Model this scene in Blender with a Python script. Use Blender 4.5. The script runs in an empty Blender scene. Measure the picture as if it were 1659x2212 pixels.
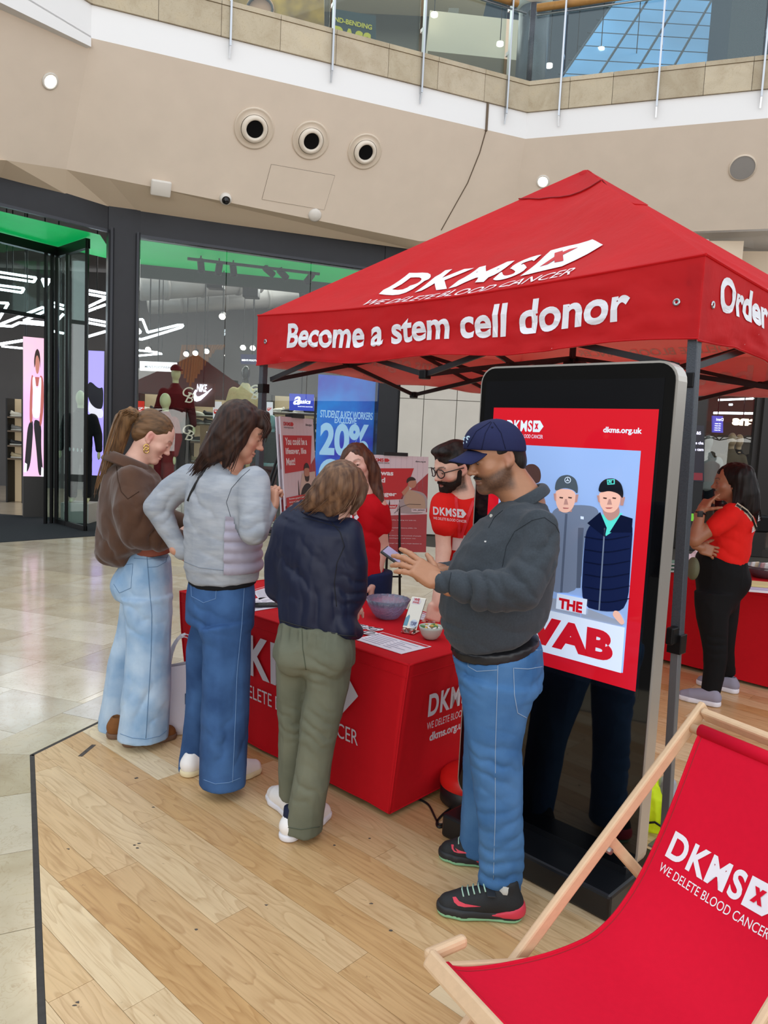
import bpy, bmesh, math, random
import numpy as np
from mathutils import Vector, Matrix
SC = bpy.context.scene
COL = SC.collection
# ------------------------------------------------------------------ camera
CW, CH = 1659, 2212
FPX, PITCH, ROLL, EYE = 1630.4, 0.10074, 0.04768, 1.6615
_F = np.array([0, math.cos(PITCH), -math.sin(PITCH)]); _U = np.array([0, math.sin(PITCH), math.cos(PITCH)])
_X = np.array([1.0, 0, 0])
CX = _X*math.cos(ROLL)+_U*math.sin(ROLL); CU = -_X*math.sin(ROLL)+_U*math.cos(ROLL)
camd = bpy.data.cameras.new('camera'); cam = bpy.data.objects.new('camera', camd); COL.objects.link(cam)
camd.sensor_fit = 'VERTICAL'; camd.sensor_height = 36.0; camd.lens = 36.0*FPX/CH
camd.clip_start = 0.05; camd.clip_end = 200
M = Matrix.Identity(4)
for i in range(3):
    M[i][0] = CX[i]; M[i][1] = CU[i]; M[i][2] = -_F[i]
M[2][3] = EYE
cam.matrix_world = M
SC.camera = cam
# ------------------------------------------------------------------ world: even daylight coming down through the mall's glass roof
W = bpy.data.worlds.new('atrium_daylight'); SC.world = W; W.use_nodes = True
nt = W.node_tree; nt.nodes.clear()
wo = nt.nodes.new('ShaderNodeOutputWorld'); bg = nt.nodes.new('ShaderNodeBackground')
tc = nt.nodes.new('ShaderNodeTexCoord'); sx = nt.nodes.new('ShaderNodeSeparateXYZ'); cr = nt.nodes.new('ShaderNodeValToRGB')
nt.links.new(tc.outputs['Generated'], sx.inputs[0]); nt.links.new(sx.outputs['Z'], cr.inputs[0])
cr.color_ramp.elements[0].position = 0.0; cr.color_ramp.elements[0].color = (1.0, 1.0, 1.0, 1)
cr.color_ramp.elements[1].position = 0.6; cr.color_ramp.elements[1].color = (.70, .77, .86, 1)
nt.links.new(cr.outputs[0], bg.inputs[0]); bg.inputs[1].default_value = 1.15
nt.links.new(bg.outputs[0], wo.inputs[0])
def area_light(name, loc, rot, sx_, sy_, power, color=(1, 1, 1), spread=None):
    l = bpy.data.lights.new(name, 'AREA'); l.shape = 'RECTANGLE'; l.size = sx_; l.size_y = sy_; l.energy = power; l.color = color
    if spread: l.spread = spread
    o = bpy.data.objects.new(name, l); COL.objects.link(o); o.location = loc; o.rotation_euler = rot
    return o
# daylight from the glazed roof over the atrium
area_light('skylight_glazing', (-1.0, 0.5, 13.0), (math.radians(-8), 0, 0), 13, 11, 200, (.93, .97, 1.0))
# added fill light from the unseen opposite side, brightens the soffit
area_light('opposite_shop_windows', (0, -9.2, 2.3), (math.radians(90), 0, 0), 20, 3.6, 620, (1, .97, .93))
# ceiling lamps inside the shops
area_light('shop_ceiling_lamp', (-4.2, 15.2, 4.6), (0, 0, 0), 5, 3, 130, (1, .97, .94))
area_light('shop_ceiling_lamp', (-1.2, 14.6, 4.5), (0, 0, 0), 3.4, 2.6, 110, (1, .95, .9))
area_light('shop_ceiling_lamp', (6.6, 14.5, 4.2), (0, 0, 0), 3, 2, 60, (1, .95, .88))
area_light('gallery_ceiling_lamp', (-2.0, 15.0, 10.3), (0, 0, 0), 8, 3, 160, (1, .95, .9))
SC.view_settings.view_transform = 'Standard'; SC.view_settings.look = 'None'
SC.view_settings.gamma = 1.0; SC.view_settings.use_curve_mapping = False
SC.view_settings.exposure = 0.42
# ------------------------------------------------------------------ helpers
def V(*a): return np.array(a, float)
def ray(px, py): return (px-CW/2)/FPX*CX-(py-CH/2)/FPX*CU+_F
def at(px, py, Y):
    d = ray(px, py); return V(0, 0, EYE)+d*(Y/d[1])
def G(px, py, z=0.0):
    d = ray(px, py); return V(0, 0, EYE)+d*((z-EYE)/d[2])
def pm(Y): return Y/FPX          # metres per pixel at depth Y
def nrm(v): v = np.asarray(v, float); return v/np.linalg.norm(v)
R = math.radians
_mats = {}
def srgb(h):
    if isinstance(h, str):
        c = [int(h[i:i+2], 16)/255 for i in (0, 2, 4)]
    else: c = [x for x in h]
    return tuple((x/12.92 if x <= .04045 else ((x+.055)/1.055)**2.4) for x in c)
def mat(name, col, rough=.6, metal=0., spec=None, noise=0., nscale=20., bump=0., bscale=60., emit=0., attr=False, stretch=None, coat=0., trans=0., bdist=.002, sheen=0., col2=None, coords='Object'):
    if name in _mats: return _mats[name]
    m = bpy.data.materials.new(name); m.use_nodes = True; _mats[name] = m
    n = m.node_tree.nodes; L = m.node_tree.links; b = n['Principled BSDF']
    c = srgb(col); spec = (.18 if rough >= .74 else .5) if spec is None else spec
    b.inputs['Base Color'].default_value = (*c, 1); b.inputs['Roughness'].default_value = rough; b.inputs['Metallic'].default_value = metal
    b.inputs['Specular IOR Level'].default_value = spec; b.inputs['Coat Weight'].default_value = coat; b.inputs['Transmission Weight'].default_value = trans
    if sheen: b.inputs['Sheen Weight'].default_value = sheen; b.inputs['Sheen Roughness'].default_value = .5
    m.diffuse_color = (*c, 1)
    vec = None
    if noise or bump or col2:
        t = n.new('ShaderNodeTexCoord'); vec = t.outputs[coords]
        if stretch:
            mp = n.new('ShaderNodeMapping'); mp.inputs['Scale'].default_value = stretch; L.new(vec, mp.inputs[0]); vec = mp.outputs[0]
    csock = None
    if attr:
        a = n.new('ShaderNodeAttribute'); a.attribute_name = 'Col'; csock = a.outputs['Color']
    if noise or col2:
        no = n.new('ShaderNodeTexNoise'); no.inputs['Scale'].default_value = nscale; no.inputs['Detail'].default_value = 5; L.new(vec, no.inputs['Vector'])
        if col2:
            mx = n.new('ShaderNodeMix'); mx.data_type = 'RGBA'
            rr = n.new('ShaderNodeValToRGB'); rr.color_ramp.elements[0].position = .35; rr.color_ramp.elements[1].position = .65
            L.new(no.outputs['Fac'], rr.inputs[0]); L.new(rr.outputs[0], mx.inputs[0])
            mx.inputs[6].default_value = (*c, 1); mx.inputs[7].default_value = (*srgb(col2), 1); base = mx.outputs[2]
            if csock: 
                m2 = n.new('ShaderNodeMix'); m2.data_type = 'RGBA'; m2.blend_type = 'MULTIPLY'; m2.inputs[0].default_value = 1
                L.new(base, m2.inputs[6]); L.new(csock, m2.inputs[7]); base = m2.outputs[2]
            csock = base
        else:
            hs = n.new('ShaderNodeHueSaturation'); mr = n.new('ShaderNodeMapRange')
            mr.inputs['From Min'].default_value = .25; mr.inputs['From Max'].default_value = .75
            mr.inputs['To Min'].default_value = 1-noise; mr.inputs['To Max'].default_value = 1+noise
            L.new(no.outputs['Fac'], mr.inputs[0]); L.new(mr.outputs[0], hs.inputs['Value'])
            if csock: L.new(csock, hs.inputs['Color'])
            else: hs.inputs['Color'].default_value = (*c, 1)
            csock = hs.outputs[0]
    if csock: L.new(csock, b.inputs['Base Color'])
    if bump:
        nb = n.new('ShaderNodeTexNoise'); nb.inputs['Scale'].default_value = bscale; nb.inputs['Detail'].default_value = 4; L.new(vec, nb.inputs['Vector'])
        bp = n.new('ShaderNodeBump'); bp.inputs['Strength'].default_value = bump; bp.inputs['Distance'].default_value = bdist
        L.new(nb.outputs['Fac'], bp.inputs['Height']); L.new(bp.outputs[0], b.inputs['Normal'])
    if emit:
        b.inputs['Emission Strength'].default_value = emit
        if csock: L.new(csock, b.inputs['Emission Color'])
        else: b.inputs['Emission Color'].default_value = (*c, 1)
    return m
def glass_mat(name, tint=(1, 1, 1), refl=1.0, rough=0.0):
    if name in _mats: return _mats[name]
    m = bpy.data.materials.new(name); m.use_nodes = True; _mats[name] = m
    n = m.node_tree.nodes; L = m.node_tree.links; n.clear()
    o = n.new('ShaderNodeOutputMaterial'); t = n.new('ShaderNodeBsdfTransparent'); g = n.new('ShaderNodeBsdfGlossy'); mx = n.new('ShaderNodeMixShader')
    t.inputs[0].default_value = (*tint, 1); g.inputs['Roughness'].default_value = rough; ge = n.new('ShaderNodeNewGeometry'); vd = n.new('ShaderNodeVectorMath'); vd.operation = 'DOT_PRODUCT'
    L.new(ge.outputs['Incoming'], vd.inputs[0]); L.new(ge.outputs['Normal'], vd.inputs[1]); prev = vd.outputs['Value']
    for op, v, sw in (('ABSOLUTE', None, 0), ('SUBTRACT', 1.0, 1), ('POWER', 5.0, 0), ('MULTIPLY', .96*refl, 0), ('ADD', .04*refl, 0)):   # Schlick reflectance, the same from both sides
        q = n.new('ShaderNodeMath'); q.operation = op; L.new(prev, q.inputs[1 if sw else 0])
        if v is not None: q.inputs[0 if sw else 1].default_value = v
        prev = q.outputs[0]
    L.new(prev, mx.inputs[0]); L.new(t.outputs[0], mx.inputs[1]); L.new(g.outputs[0], mx.inputs[2]); L.new(mx.outputs[0], o.inputs[0])
    return m
# ---- objects
def base_of(p):
    o = V(0, 0, 0)
    while p is not None:
        o = o+np.array(p.location); p = p.parent
    return o
def mk(name, verts, faces, m, parent=None, smooth=False, loc=None, cols=None):
    """one mesh object; verts in world metres (shifted to the parent's or its own base)"""
    v = np.asarray(verts, float).reshape(-1, 3)
    me = bpy.data.meshes.new(name)
    if parent is not None: off = base_of(parent)
    else:
        if loc is None: loc = V(*(v[:, :2].min(0)+v[:, :2].max(0))/2, v[:, 2].min())
        off = np.asarray(loc, float)
    v = v-off
    if isinstance(faces, np.ndarray):
        nf, k = faces.shape
        me.vertices.add(len(v)); me.vertices.foreach_set('co', v.astype(np.float32).ravel())
        me.loops.add(nf*k); me.polygons.add(nf)
        me.polygons.foreach_set('loop_start', np.arange(0, nf*k, k, dtype=np.int32))
        me.loops.foreach_set('vertex_index', faces.astype(np.int32).ravel())
        me.update(calc_edges=True)
    else:
        me.from_pydata(v.tolist(), [], [list(map(int, f)) for f in faces]); me.update()
    if smooth: me.polygons.foreach_set('use_smooth', np.ones(len(me.polygons), bool))
    if cols is not None:
        a = me.color_attributes.new('Col', 'FLOAT_COLOR', 'POINT')
        c4 = np.ones((len(v), 4), np.float32); c4[:, :3] = cols; a.data.foreach_set('color', c4.ravel())
    if m is not None: me.materials.append(m)
    o = bpy.data.objects.new(name, me); COL.objects.link(o)
    if parent is not None: o.parent = parent
    else: o.location = off
    return o
def tag(o, label=None, cat=None, group=None, kind=None):
    if label: o['label'] = label
    if cat: o['category'] = cat
    if group: o['group'] = group
    if kind: o['kind'] = kind
    return o
def thing(name, label, cat, loc, group=None):
    o = bpy.data.objects.new(name, None); COL.objects.link(o); o.location = [float(x) for x in loc]; o.empty_display_size = .1
    return tag(o, label, cat, group)
def copy_tree(o, loc=None, parent=None):
    c = o.copy(); COL.objects.link(c)
    if parent is not None: c.parent = parent
    if loc is not None: c.location = [float(x) for x in loc]
    for ch in [x for x in bpy.data.objects if x.parent == o]:
        copy_tree(ch, None, c)
    return c
class MB:
    """collects shapes for ONE mesh"""
    def __init__(s): s.v = []; s.f = []
    def add(s, v, f):
        n = len(s.v); s.v += [tuple(map(float, p)) for p in v]; s.f += [tuple(int(i)+n for i in q) for q in f]; return s
    def box(s, c, size, ux=(1, 0, 0), uy=(0, 1, 0), uz=None, bev=0.0):
        ux = nrm(ux); uy = np.asarray(uy, float); uz = nrm(np.cross(ux, uy)) if uz is None else nrm(uz); uy = nrm(np.cross(uz, ux))
        c = np.asarray(c, float); a, b, d = [x/2 for x in size]
        if bev <= 0:
            P = [c+ux*i*a+uy*j*b+uz*k*d for k in (-1, 1) for j in (-1, 1) for i in (-1, 1)]
            return s.add(P, [(0, 2, 3, 1), (4, 5, 7, 6), (0, 1, 5, 4), (2, 6, 7, 3), (0, 4, 6, 2), (1, 3, 7, 5)])
        bev = min(bev, a*.9, b*.9, d*.9)
        bm = bmesh.new(); bmesh.ops.create_cube(bm, size=1.0)
        for v in bm.verts: v.co = (v.co.x*2*a, v.co.y*2*b, v.co.z*2*d)
        bmesh.ops.bevel(bm, geom=bm.edges[:], offset=bev, segments=2, affect='EDGES', profile=.5)
        bm.verts.index_update()
        P = [c+ux*v.co.x+uy*v.co.y+uz*v.co.z for v in bm.verts]; F = [[v.index for v in f.verts] for f in bm.faces]; bm.free()
        return s.add(P, F)
    def tube(s, pts, r, n=8, caps=True):
        pts = [np.asarray(p, float) for p in pts]; rs = r if hasattr(r, '__len__') else [r]*len(pts)
        t0 = nrm(pts[1]-pts[0]); a = nrm(np.cross(t0, (0, 0, 1) if abs(t0[2]) < .9 else (1, 0, 0))); rings = []
        for i, p in enumerate(pts):
            t = nrm(pts[min(i+1, len(pts)-1)]-pts[max(i-1, 0)]); a = nrm(a-t*np.dot(a, t)); b = np.cross(t, a)
            rings.append([p+rs[i]*(a*math.cos(2*math.pi*k/n)+b*math.sin(2*math.pi*k/n)) for k in range(n)])
        v = [q for g in rings for q in g]; f = []
        for i in range(len(pts)-1):
            for k in range(n): f.append((i*n+k, i*n+(k+1) % n, (i+1)*n+(k+1) % n, (i+1)*n+k))
        if caps: f += [tuple(range(n-1, -1, -1)), tuple((len(pts)-1)*n+k for k in range(n))]
        return s.add(v, f)
    def prism(s, poly, d):
        """poly: list of 3-D points (one flat outline), d: extrusion vector"""
        n = len(poly); d = np.asarray(d, float); P = [np.asarray(p, float) for p in poly]
        nn = sum(np.cross(P[i]-P[0], P[(i+1) % n]-P[0]) for i in range(n))
        if np.dot(nn, d) > 0: P = P[::-1]
        return s.add(P+[p+d for p in P], [tuple(range(n)), tuple(range(2*n-1, n-1, -1))]+[(i, i+n, (i+1) % n+n, (i+1) % n) for i in range(n)])
    def lathe(s, c, prof, n=24, ax=(0, 0, 1)):
        ax = nrm(ax); a = nrm(np.cross(ax, (0, 0, 1) if abs(ax[2]) < .9 else (1, 0, 0))); b = np.cross(ax, a); c = np.asarray(c, float); v = []; f = []
        for r, h in prof:
            for k in range(n): v.append(c+ax*h+r*(a*math.cos(2*math.pi*k/n)+b*math.sin(2*math.pi*k/n)))
        for i in range(len(prof)-1):
            for k in range(n): f.append((i*n+k, i*n+(k+1) % n, (i+1)*n+(k+1) % n, (i+1)*n+k))
        return s.add(v, f)
    def quad(s, *p): return s.add(p, [tuple(range(len(p)))])
    def grid(s, P):
        """P: rows x cols x 3 points"""
        r, c = len(P), len(P[0]); return s.add([q for row in P for q in row], [(i*c+j, i*c+j+1, (i+1)*c+j+1, (i+1)*c+j) for i in range(r-1) for j in range(c-1)])
    def build(s, name, m, parent=None, smooth=False, loc=None):
        return mk(name, s.v, s.f, m, parent, smooth, loc)
# ---- lettering
_tc = {}
def text2d(s, bold=.02, shear=0., spacing=1.0, res=5):
    """flat outline mesh of a line of text, cap height about 0.7 per unit size; returns verts (n,2), faces"""
    k = (s, bold, shear, spacing, res)
    if k in _tc: return _tc[k]
    c = bpy.data.curves.new('t', 'FONT'); c.body = s; c.size = 1; c.offset = bold; c.shear = shear; c.space_character = spacing; c.resolution_u = res; c.fill_mode = 'FRONT'
    o = bpy.data.objects.new('t', c); COL.objects.link(o)
    dg = bpy.context.evaluated_depsgraph_get(); me = bpy.data.meshes.new_from_object(o.evaluated_get(dg))
    v = np.array([x.co[:2] for x in me.vertices]).reshape(-1, 2); f = [tuple(p.vertices) for p in me.polygons]
    bpy.data.objects.remove(o); bpy.data.curves.remove(c); bpy.data.meshes.remove(me)
    _tc[k] = (v, f); return v, f
def fit_text(s, w=None, h=None, **kw):
    """lettering scaled into width w (and/or height h), lower-left corner at 0,0"""
    v, f = text2d(s, **kw)
    lo = v.min(0); hi = v.max(0); v = v-lo; sp = hi-lo
    sx_ = w/sp[0] if w else h/sp[1]; sy_ = h/sp[1] if h else sx_
    return v*np.array([sx_, sy_]), f
def flat(o, ux, uy, n, eps=.0015):
    o = np.asarray(o, float); ux = nrm(ux); uy = nrm(uy); n = nrm(n)
    return lambda uv: o+np.outer(uv[:, 0], ux)+np.outer(uv[:, 1], uy)+n*eps
def letters(name, s, m, parent, fmap, at_=(0, 0), w=None, h=None, **kw):
    v, f = fit_text(s, w, h, **kw); P = fmap(v+np.array(at_)); return mk(name, P, f, m, parent)
def poly_mesh(name, uv, m, parent, fmap):
    uv = np.asarray(uv, float)
    if name.startswith('picture_') and len(uv) > 4 and name not in ('picture_zip', 'picture_sky'):
        for _ in range(2): uv = np.stack([uv*.78+np.roll(uv, -1, 0)*.22, uv*.22+np.roll(uv, -1, 0)*.78], 1).reshape(-1, 2)
    return mk(name, fmap(uv), [tuple(range(len(uv)))], m, parent)
def _slice(v, f, step):
    """cut a flat lettering mesh into strips so that it can follow a curved cloth"""
    bm = bmesh.new(); vs = [bm.verts.new((x, y, 0)) for x, y in v]
    for q in f:
        try: bm.faces.new([vs[i] for i in q])
        except ValueError: pass
    for ax in (0, 1):
        lo, hi = v[:, ax].min(), v[:, ax].max(); k = int((hi-lo)/step)
        for i in range(1, k+1):
            co = [0, 0, 0]; co[ax] = lo+(hi-lo)*i/(k+1); no = [0, 0, 0]; no[ax] = 1
            bmesh.ops.bisect_plane(bm, geom=bm.verts[:]+bm.edges[:]+bm.faces[:], plane_co=co, plane_no=no)
    bm.verts.index_update(); V2 = np.array([x.co[:2] for x in bm.verts]); F2 = [tuple(x.index for x in q.verts) for q in bm.faces]; bm.free(); return V2, F2
def curved_letters(name, s, m, parent, fmap, at_=(0, 0), w=None, h=None, step=.08, **kw):
    v, f = fit_text(s, w, h, **kw); v, f = _slice(v, f, step); return mk(name, fmap(v+np.array(at_)), f, m, parent)
def logo(parent, fmap, w, white, red, at_=(0, 0), tagline=True, shear=0., step=None, hk=1.0):
    """the charity's word mark: four letters, a luggage-tag shape with an x, a line of small capitals"""
    h = w*.235*hk; a = np.array(at_)+np.array([0, w*.13*hk if tagline else 0])
    put = (lambda *z, **k: curved_letters(*z, step=step, **k)) if step else letters
    put('lettering', 'DKMS', white, parent, fmap, tuple(a), w=w*.70, h=h, bold=.030, shear=shear, spacing=1.12)
    sh = shear*h
    tagp = np.array([[.725*w, 0], [.90*w, 0], [w, h*.5], [.90*w+sh*.6, h], [.725*w+sh*.6, h]])+a
    if step:
        v, f = _slice(tagp, [tuple(range(5))], step); mk('tag_emblem', fmap(v), f, white, parent)
    else: poly_mesh('tag_emblem', tagp, white, parent, fmap)
    o_ = np.array([[a[0]+.8*w, a[1]+h*.5]]); nn_ = nrm(np.cross((fmap(o_+np.array([[.01, 0]]))-fmap(o_))[0], (fmap(o_+np.array([[0, .01]]))-fmap(o_))[0]))
    f2 = lambda uv: fmap(uv)+nn_*.002
    v, f = fit_text('x', w=.1*w, h=h*.5, bold=.06)
    mk('emblem_cross', f2(v+a+np.array([.775*w+sh*.3, h*.25])), f, red, parent)
    if tagline: put('tagline', 'WE DELETE BLOOD CANCER', white, parent, fmap, at_, w=w, h=w*.075*hk, bold=.0, shear=shear)
# ---- seeded value noise
_rng = np.random.RandomState(7); _LAT = _rng.rand(32, 32, 32).astype(np.float32)
def vnoise(P, s=1.0):
    p = np.asarray(P, float)*s+100.37; i = np.floor(p).astype(int); f = p-i; f = f*f*(3-2*f); i &= 31; j = (i+1) & 31
    def g(a, b, c): return _LAT[a, b, c]
    x0, y0, z0 = i.T; x1, y1, z1 = j.T; fx, fy, fz = f.T
    a = g(x0, y0, z0)*(1-fx)+g(x1, y0, z0)*fx; b = g(x0, y1, z0)*(1-fx)+g(x1, y1, z0)*fx
    c = g(x0, y0, z1)*(1-fx)+g(x1, y0, z1)*fx; d = g(x0, y1, z1)*(1-fx)+g(x1, y1, z1)*fx
    return ((a*(1-fy)+b*fy)*(1-fz)+(c*(1-fy)+d*fy)*fz)*2-1
# ================================================================== THE SETTING
def piece_mat(name, c_lo, c_hi, rough, stone=True, spec=.5):
    """stone or wood that differs from piece to piece (object info) with procedural veins or grain"""
    m = bpy.data.materials.new(name); m.use_nodes = True; n = m.node_tree.nodes; L = m.node_tree.links; b = n['Principled BSDF']
    tc = n.new('ShaderNodeTexCoord'); oi = n.new('ShaderNodeObjectInfo'); ad = n.new('ShaderNodeVectorMath'); ad.operation = 'MULTIPLY_ADD'
    L.new(oi.outputs['Location'], ad.inputs[0]); ad.inputs[1].default_value = (3.1, 2.3, 1); L.new(tc.outputs['Object'], ad.inputs[2])
    def noise(scale, detail, vec, dist=0.):
        t = n.new('ShaderNodeTexNoise'); t.inputs['Scale'].default_value = scale; t.inputs['Detail'].default_value = detail; t.inputs['Distortion'].default_value = dist; L.new(vec, t.inputs['Vector']); return t.outputs['Fac']
    def ramp(s, *e):
        r = n.new('ShaderNodeValToRGB'); els = r.color_ramp.elements
        while len(els) < len(e): els.new(.5)
        for q, (p, c) in zip(els, e): q.position = p; q.color = (*c, 1) if len(c) == 3 else c
        L.new(s, r.inputs[0]); return r.outputs[0]
    def mix(fac, a, c, mode='MIX'):
        x = n.new('ShaderNodeMix'); x.data_type = 'RGBA'; x.blend_type = mode
        (L.new(fac, x.inputs[0]) if hasattr(fac, 'links') else setattr(x.inputs[0], 'default_value', fac))
        L.new(a, x.inputs[6]); (L.new(c, x.inputs[7]) if hasattr(c, 'links') else setattr(x.inputs[7], 'default_value', (*c, 1))); return x.outputs[2]
    base = ramp(oi.outputs['Random'], *[(i/(max(1, len(c_lo)-1)), srgb(c)) for i, c in enumerate(c_lo)])
    if stone:
        cl = ramp(noise(3.5, 8, ad.outputs[0], .6), (.3, (.84, .80, .74)), (.55, (1, 1, 1)), (.75, (1.06, 1.04, .99)))
        col = mix(1.0, base, cl, 'MULTIPLY')
        ve = ramp(noise(7, 10, ad.outputs[0], 2.2), (.485, (1, 1, 1)), (.50, (.72, .62, .50)), (.515, (1, 1, 1)))
        col = mix(.45, col, ve, 'MULTIPLY')
        sp = ramp(noise(55, 3, ad.outputs[0]), (.30, (.72, .66, .58)), (.40, (1, 1, 1)))
        col = mix(.35, col, sp, 'MULTIPLY')
    else:
        mp = n.new('ShaderNodeMapping'); mp.inputs['Scale'].default_value = (1.6, 26, 1); L.new(ad.outputs[0], mp.inputs[0])
        g = ramp(noise(3.0, 6, mp.outputs[0], .3), (.28, (.74, .66, .56)), (.5, (1, 1, 1)), (.8, (1.09, 1.08, 1.05)))
        col = mix(.75, base, g, 'MULTIPLY')
        m2 = n.new('ShaderNodeMapping'); m2.inputs['Scale'].default_value = (1.1, 6.5, 1); L.new(ad.outputs[0], m2.inputs[0])
        mu = n.new('ShaderNodeMath'); mu.operation = 'MULTIPLY'; mu.inputs[1].default_value = 11; L.new(noise(1.1, 2, m2.outputs[0], .35), mu.inputs[0])
        fr = n.new('ShaderNodeMath'); fr.operation = 'FRACT'; L.new(mu.outputs[0], fr.inputs[0])
        rg = ramp(fr.outputs[0], (0, (1.05, 1.05, 1.02)), (.72, (.95, .92, .87)), (.93, (.76, .67, .56)), (1, (1, 1, 1)))
        col = mix(.62, col, rg, 'MULTIPLY')
        wr = ramp(noise(23, 5, tc.outputs['Object'], .4), (.26, (.36, .31, .27)), (.31, (1, 1, 1)))
        col = mix(.6, col, wr, 'MULTIPLY')
    L.new(col, b.inputs['Base Color']); b.inputs['Specular IOR Level'].default_value = spec
    rr = n.new('ShaderNodeMapRange'); rr.inputs['To Min'].default_value = rough*.75; rr.inputs['To Max'].default_value = rough*1.35
    L.new(noise(6, 4, ad.outputs[0]), rr.inputs[0]); L.new(rr.outputs[0], b.inputs['Roughness'])
    return m
STONE = piece_mat('polished_limestone', ['cfc3ab', 'c2b499', 'd6cbb5', 'c9bda6', 'bdb09a', 'd2c4a6'], None, .13)
BORDER = piece_mat('border_limestone', ['b7a684', 'c8c3b8', 'd3cfc8', 'bfb193', 'cbbfa8'], None, .2)
WOOD = piece_mat('oak_plank', ['d3b388', 'c79f6e', 'dcc39c', 'cfab7c', 'c1955f', 'd8bb90', 'e0cdab'], None, .3, stone=False, spec=.4)
JOINT = mat('floor_joint', '4a443d', .8)
floor = MB().box((0, 5, -.035), (34, 34, .05)).build('floor', JOINT); tag(floor, kind='structure')
def clip_poly(P, a, b):
    """keep the part of polygon P on the left of the directed line a -> b"""
    out = []; d = b-a; s = [d[0]*(p[1]-a[1])-d[1]*(p[0]-a[0]) for p in P]
    for i in range(len(P)):
        j = (i+1) % len(P)
        if s[i] >= 0: out.append(P[i])
        if (s[i] >= 0) != (s[j] >= 0): out.append(P[i]+(P[j]-P[i])*s[i]/(s[i]-s[j]))
    return out
def floor_piece(name, poly, m, ang, thick=.012):
    P = np.array(poly); c = P.mean(0); ca, sa = math.cos(ang), math.sin(ang)
    Lc = (P-c)@np.array([[ca, -sa], [sa, ca]])
    n = len(P); area = sum(Lc[i][0]*Lc[(i+1) % n][1]-Lc[(i+1) % n][0]*Lc[i][1] for i in range(n))
    if area < 0: Lc = Lc[::-1]
    if abs(area)/2 < .0008: return
    v = [(x, y, -thick) for x, y in Lc]+[(x, y, 0) for x, y in Lc]
    f = [tuple(range(n, 2*n)), tuple(range(n-1, -1, -1))]+[(i, (i+1) % n, (i+1) % n+n, i+n) for i in range(n)]
    me = bpy.data.meshes.new(name); me.from_pydata(v, [], f); me.materials.append(m); o = bpy.data.objects.new(name, me); COL.objects.link(o)
    o.parent = floor; fb = base_of(floor); o.location = (c[0]-fb[0], c[1]-fb[1], -fb[2]); o.rotation_euler.z = ang
C0 = V(-1.703, 3.606)
dA = V(math.cos(R(-64.1)), math.sin(R(-64.1))); dB = V(math.cos(R(70.5)), math.sin(R(70.5)))
CB = C0+dB*2.75
dC = V(math.cos(R(26)), math.sin(R(26))); CC = CB+dC*3.2; dD = V(math.cos(R(-19)), math.sin(R(-19))); CD = CC+dD*4.5; CA = C0+dA*4.2
OCT = [CA, C0, CB, CC, CD]           # the wooden floor lies to the right of this chain
def wood_clip(P):
    for a, b in zip(OCT[:-1], OCT[1:]):
        if len(P) < 3: return P
        d = nrm(b-a); nn = V(d[1], -d[0])*.022
        P = clip_poly(P, b+nn, a+nn)
    return P
random.seed(3)
pd_ = V(math.cos(R(-42.5)), math.sin(R(-42.5))); pn_ = V(-pd_[1], pd_[0]); p0 = .875; pw = .1365
for r in range(-16, 50):
    a = -7.4+random.random()*1.2
    if r == 2: a = -2.86-1.5
    if r == 5: a = -2.33-1.9
    while a < 3.0:
        ln = random.choice([.9, 1.2, 1.5, 1.8, 1.5])
        lo, hi = p0+r*pw+.0007, p0+(r+1)*pw-.0007
        P = [pd_*x+pn_*y for x, y in ((a+.0008, lo), (a+ln-.0008, lo), (a+ln-.0008, hi), (a+.0008, hi))]
        c = sum(P)/4; a += ln
        if c[1] > 7.6 or c[0] > .62*c[1]+1.0 or c[1] < 1.2 or c[0] < -2.2: continue
        P = wood_clip(P)
        if len(P) >= 3: floor_piece('plank', P, WOOD, R(-42.5))
# black strip between wood and stone
STRIP = mat('dark_movement_joint', '3a3632', .7, noise=.2, nscale=40, bump=.2)
for a, b in zip(OCT[:-1], OCT[1:]):
    d = nrm(b-a); nn = V(d[1], -d[0]); t = MB()
    t.prism([(*(a), -.01), (*(b), -.01), (*(b+nn*.021), -.01), (*(a+nn*.021), -.01)], (0, 0, .0085)); t.build('edge_strip', STRIP, floor)
# border slabs along the two near edges
def border(a, b, wid, step, first):
    d = nrm(b-a); nn = V(-d[1], d[0]); L_ = np.linalg.norm(b-a); s = first
    e = [0.0]+[s+i*step for i in range(int((L_-s)/step)+1)]+[L_]
    return d, nn, e
d, nn, e = border(C0, CA, .26, .5, .42)
for s0, s1 in zip(e[:-1], e[1:]):
    if s1-s0 < .05: continue
    P = [C0+d*(s0+.002), C0+d*(s1-.002), C0+d*(s1-.002)-nn*.62, C0+d*(s0+.002)-nn*(.62)+(-d*.0)]
    P = clip_poly([C0+d*(-.4)]+[C0+d*(s1-.002), C0+d*(s1-.002)-nn*.62, C0-d*.4-nn*.62], C0+V(0, -.003), C0+V(-1, -.02)) if s0 == 0 else P
    floor_piece('border_slab', P, BORDER, R(-64.1))
d, nn, e = border(C0, CB, .26, .53, .50)
for s0, s1 in zip(e[:-1], e[1:]):
    if s1-s0 < .05: continue
    P = [C0+d*(s0+.002)+nn*.002, C0+d*(s1-.002)+nn*.002, C0+d*(s1-.002)+nn*.26, C0+d*(s0+.002)+nn*.26]
    if s0 == 0: P = [C0, C0+d*(s1-.002), C0+d*(s1-.002)+nn*.26, C0-d*.10+nn*.262]
    floor_piece('border_slab', P, BORDER, R(70.5))
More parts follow.
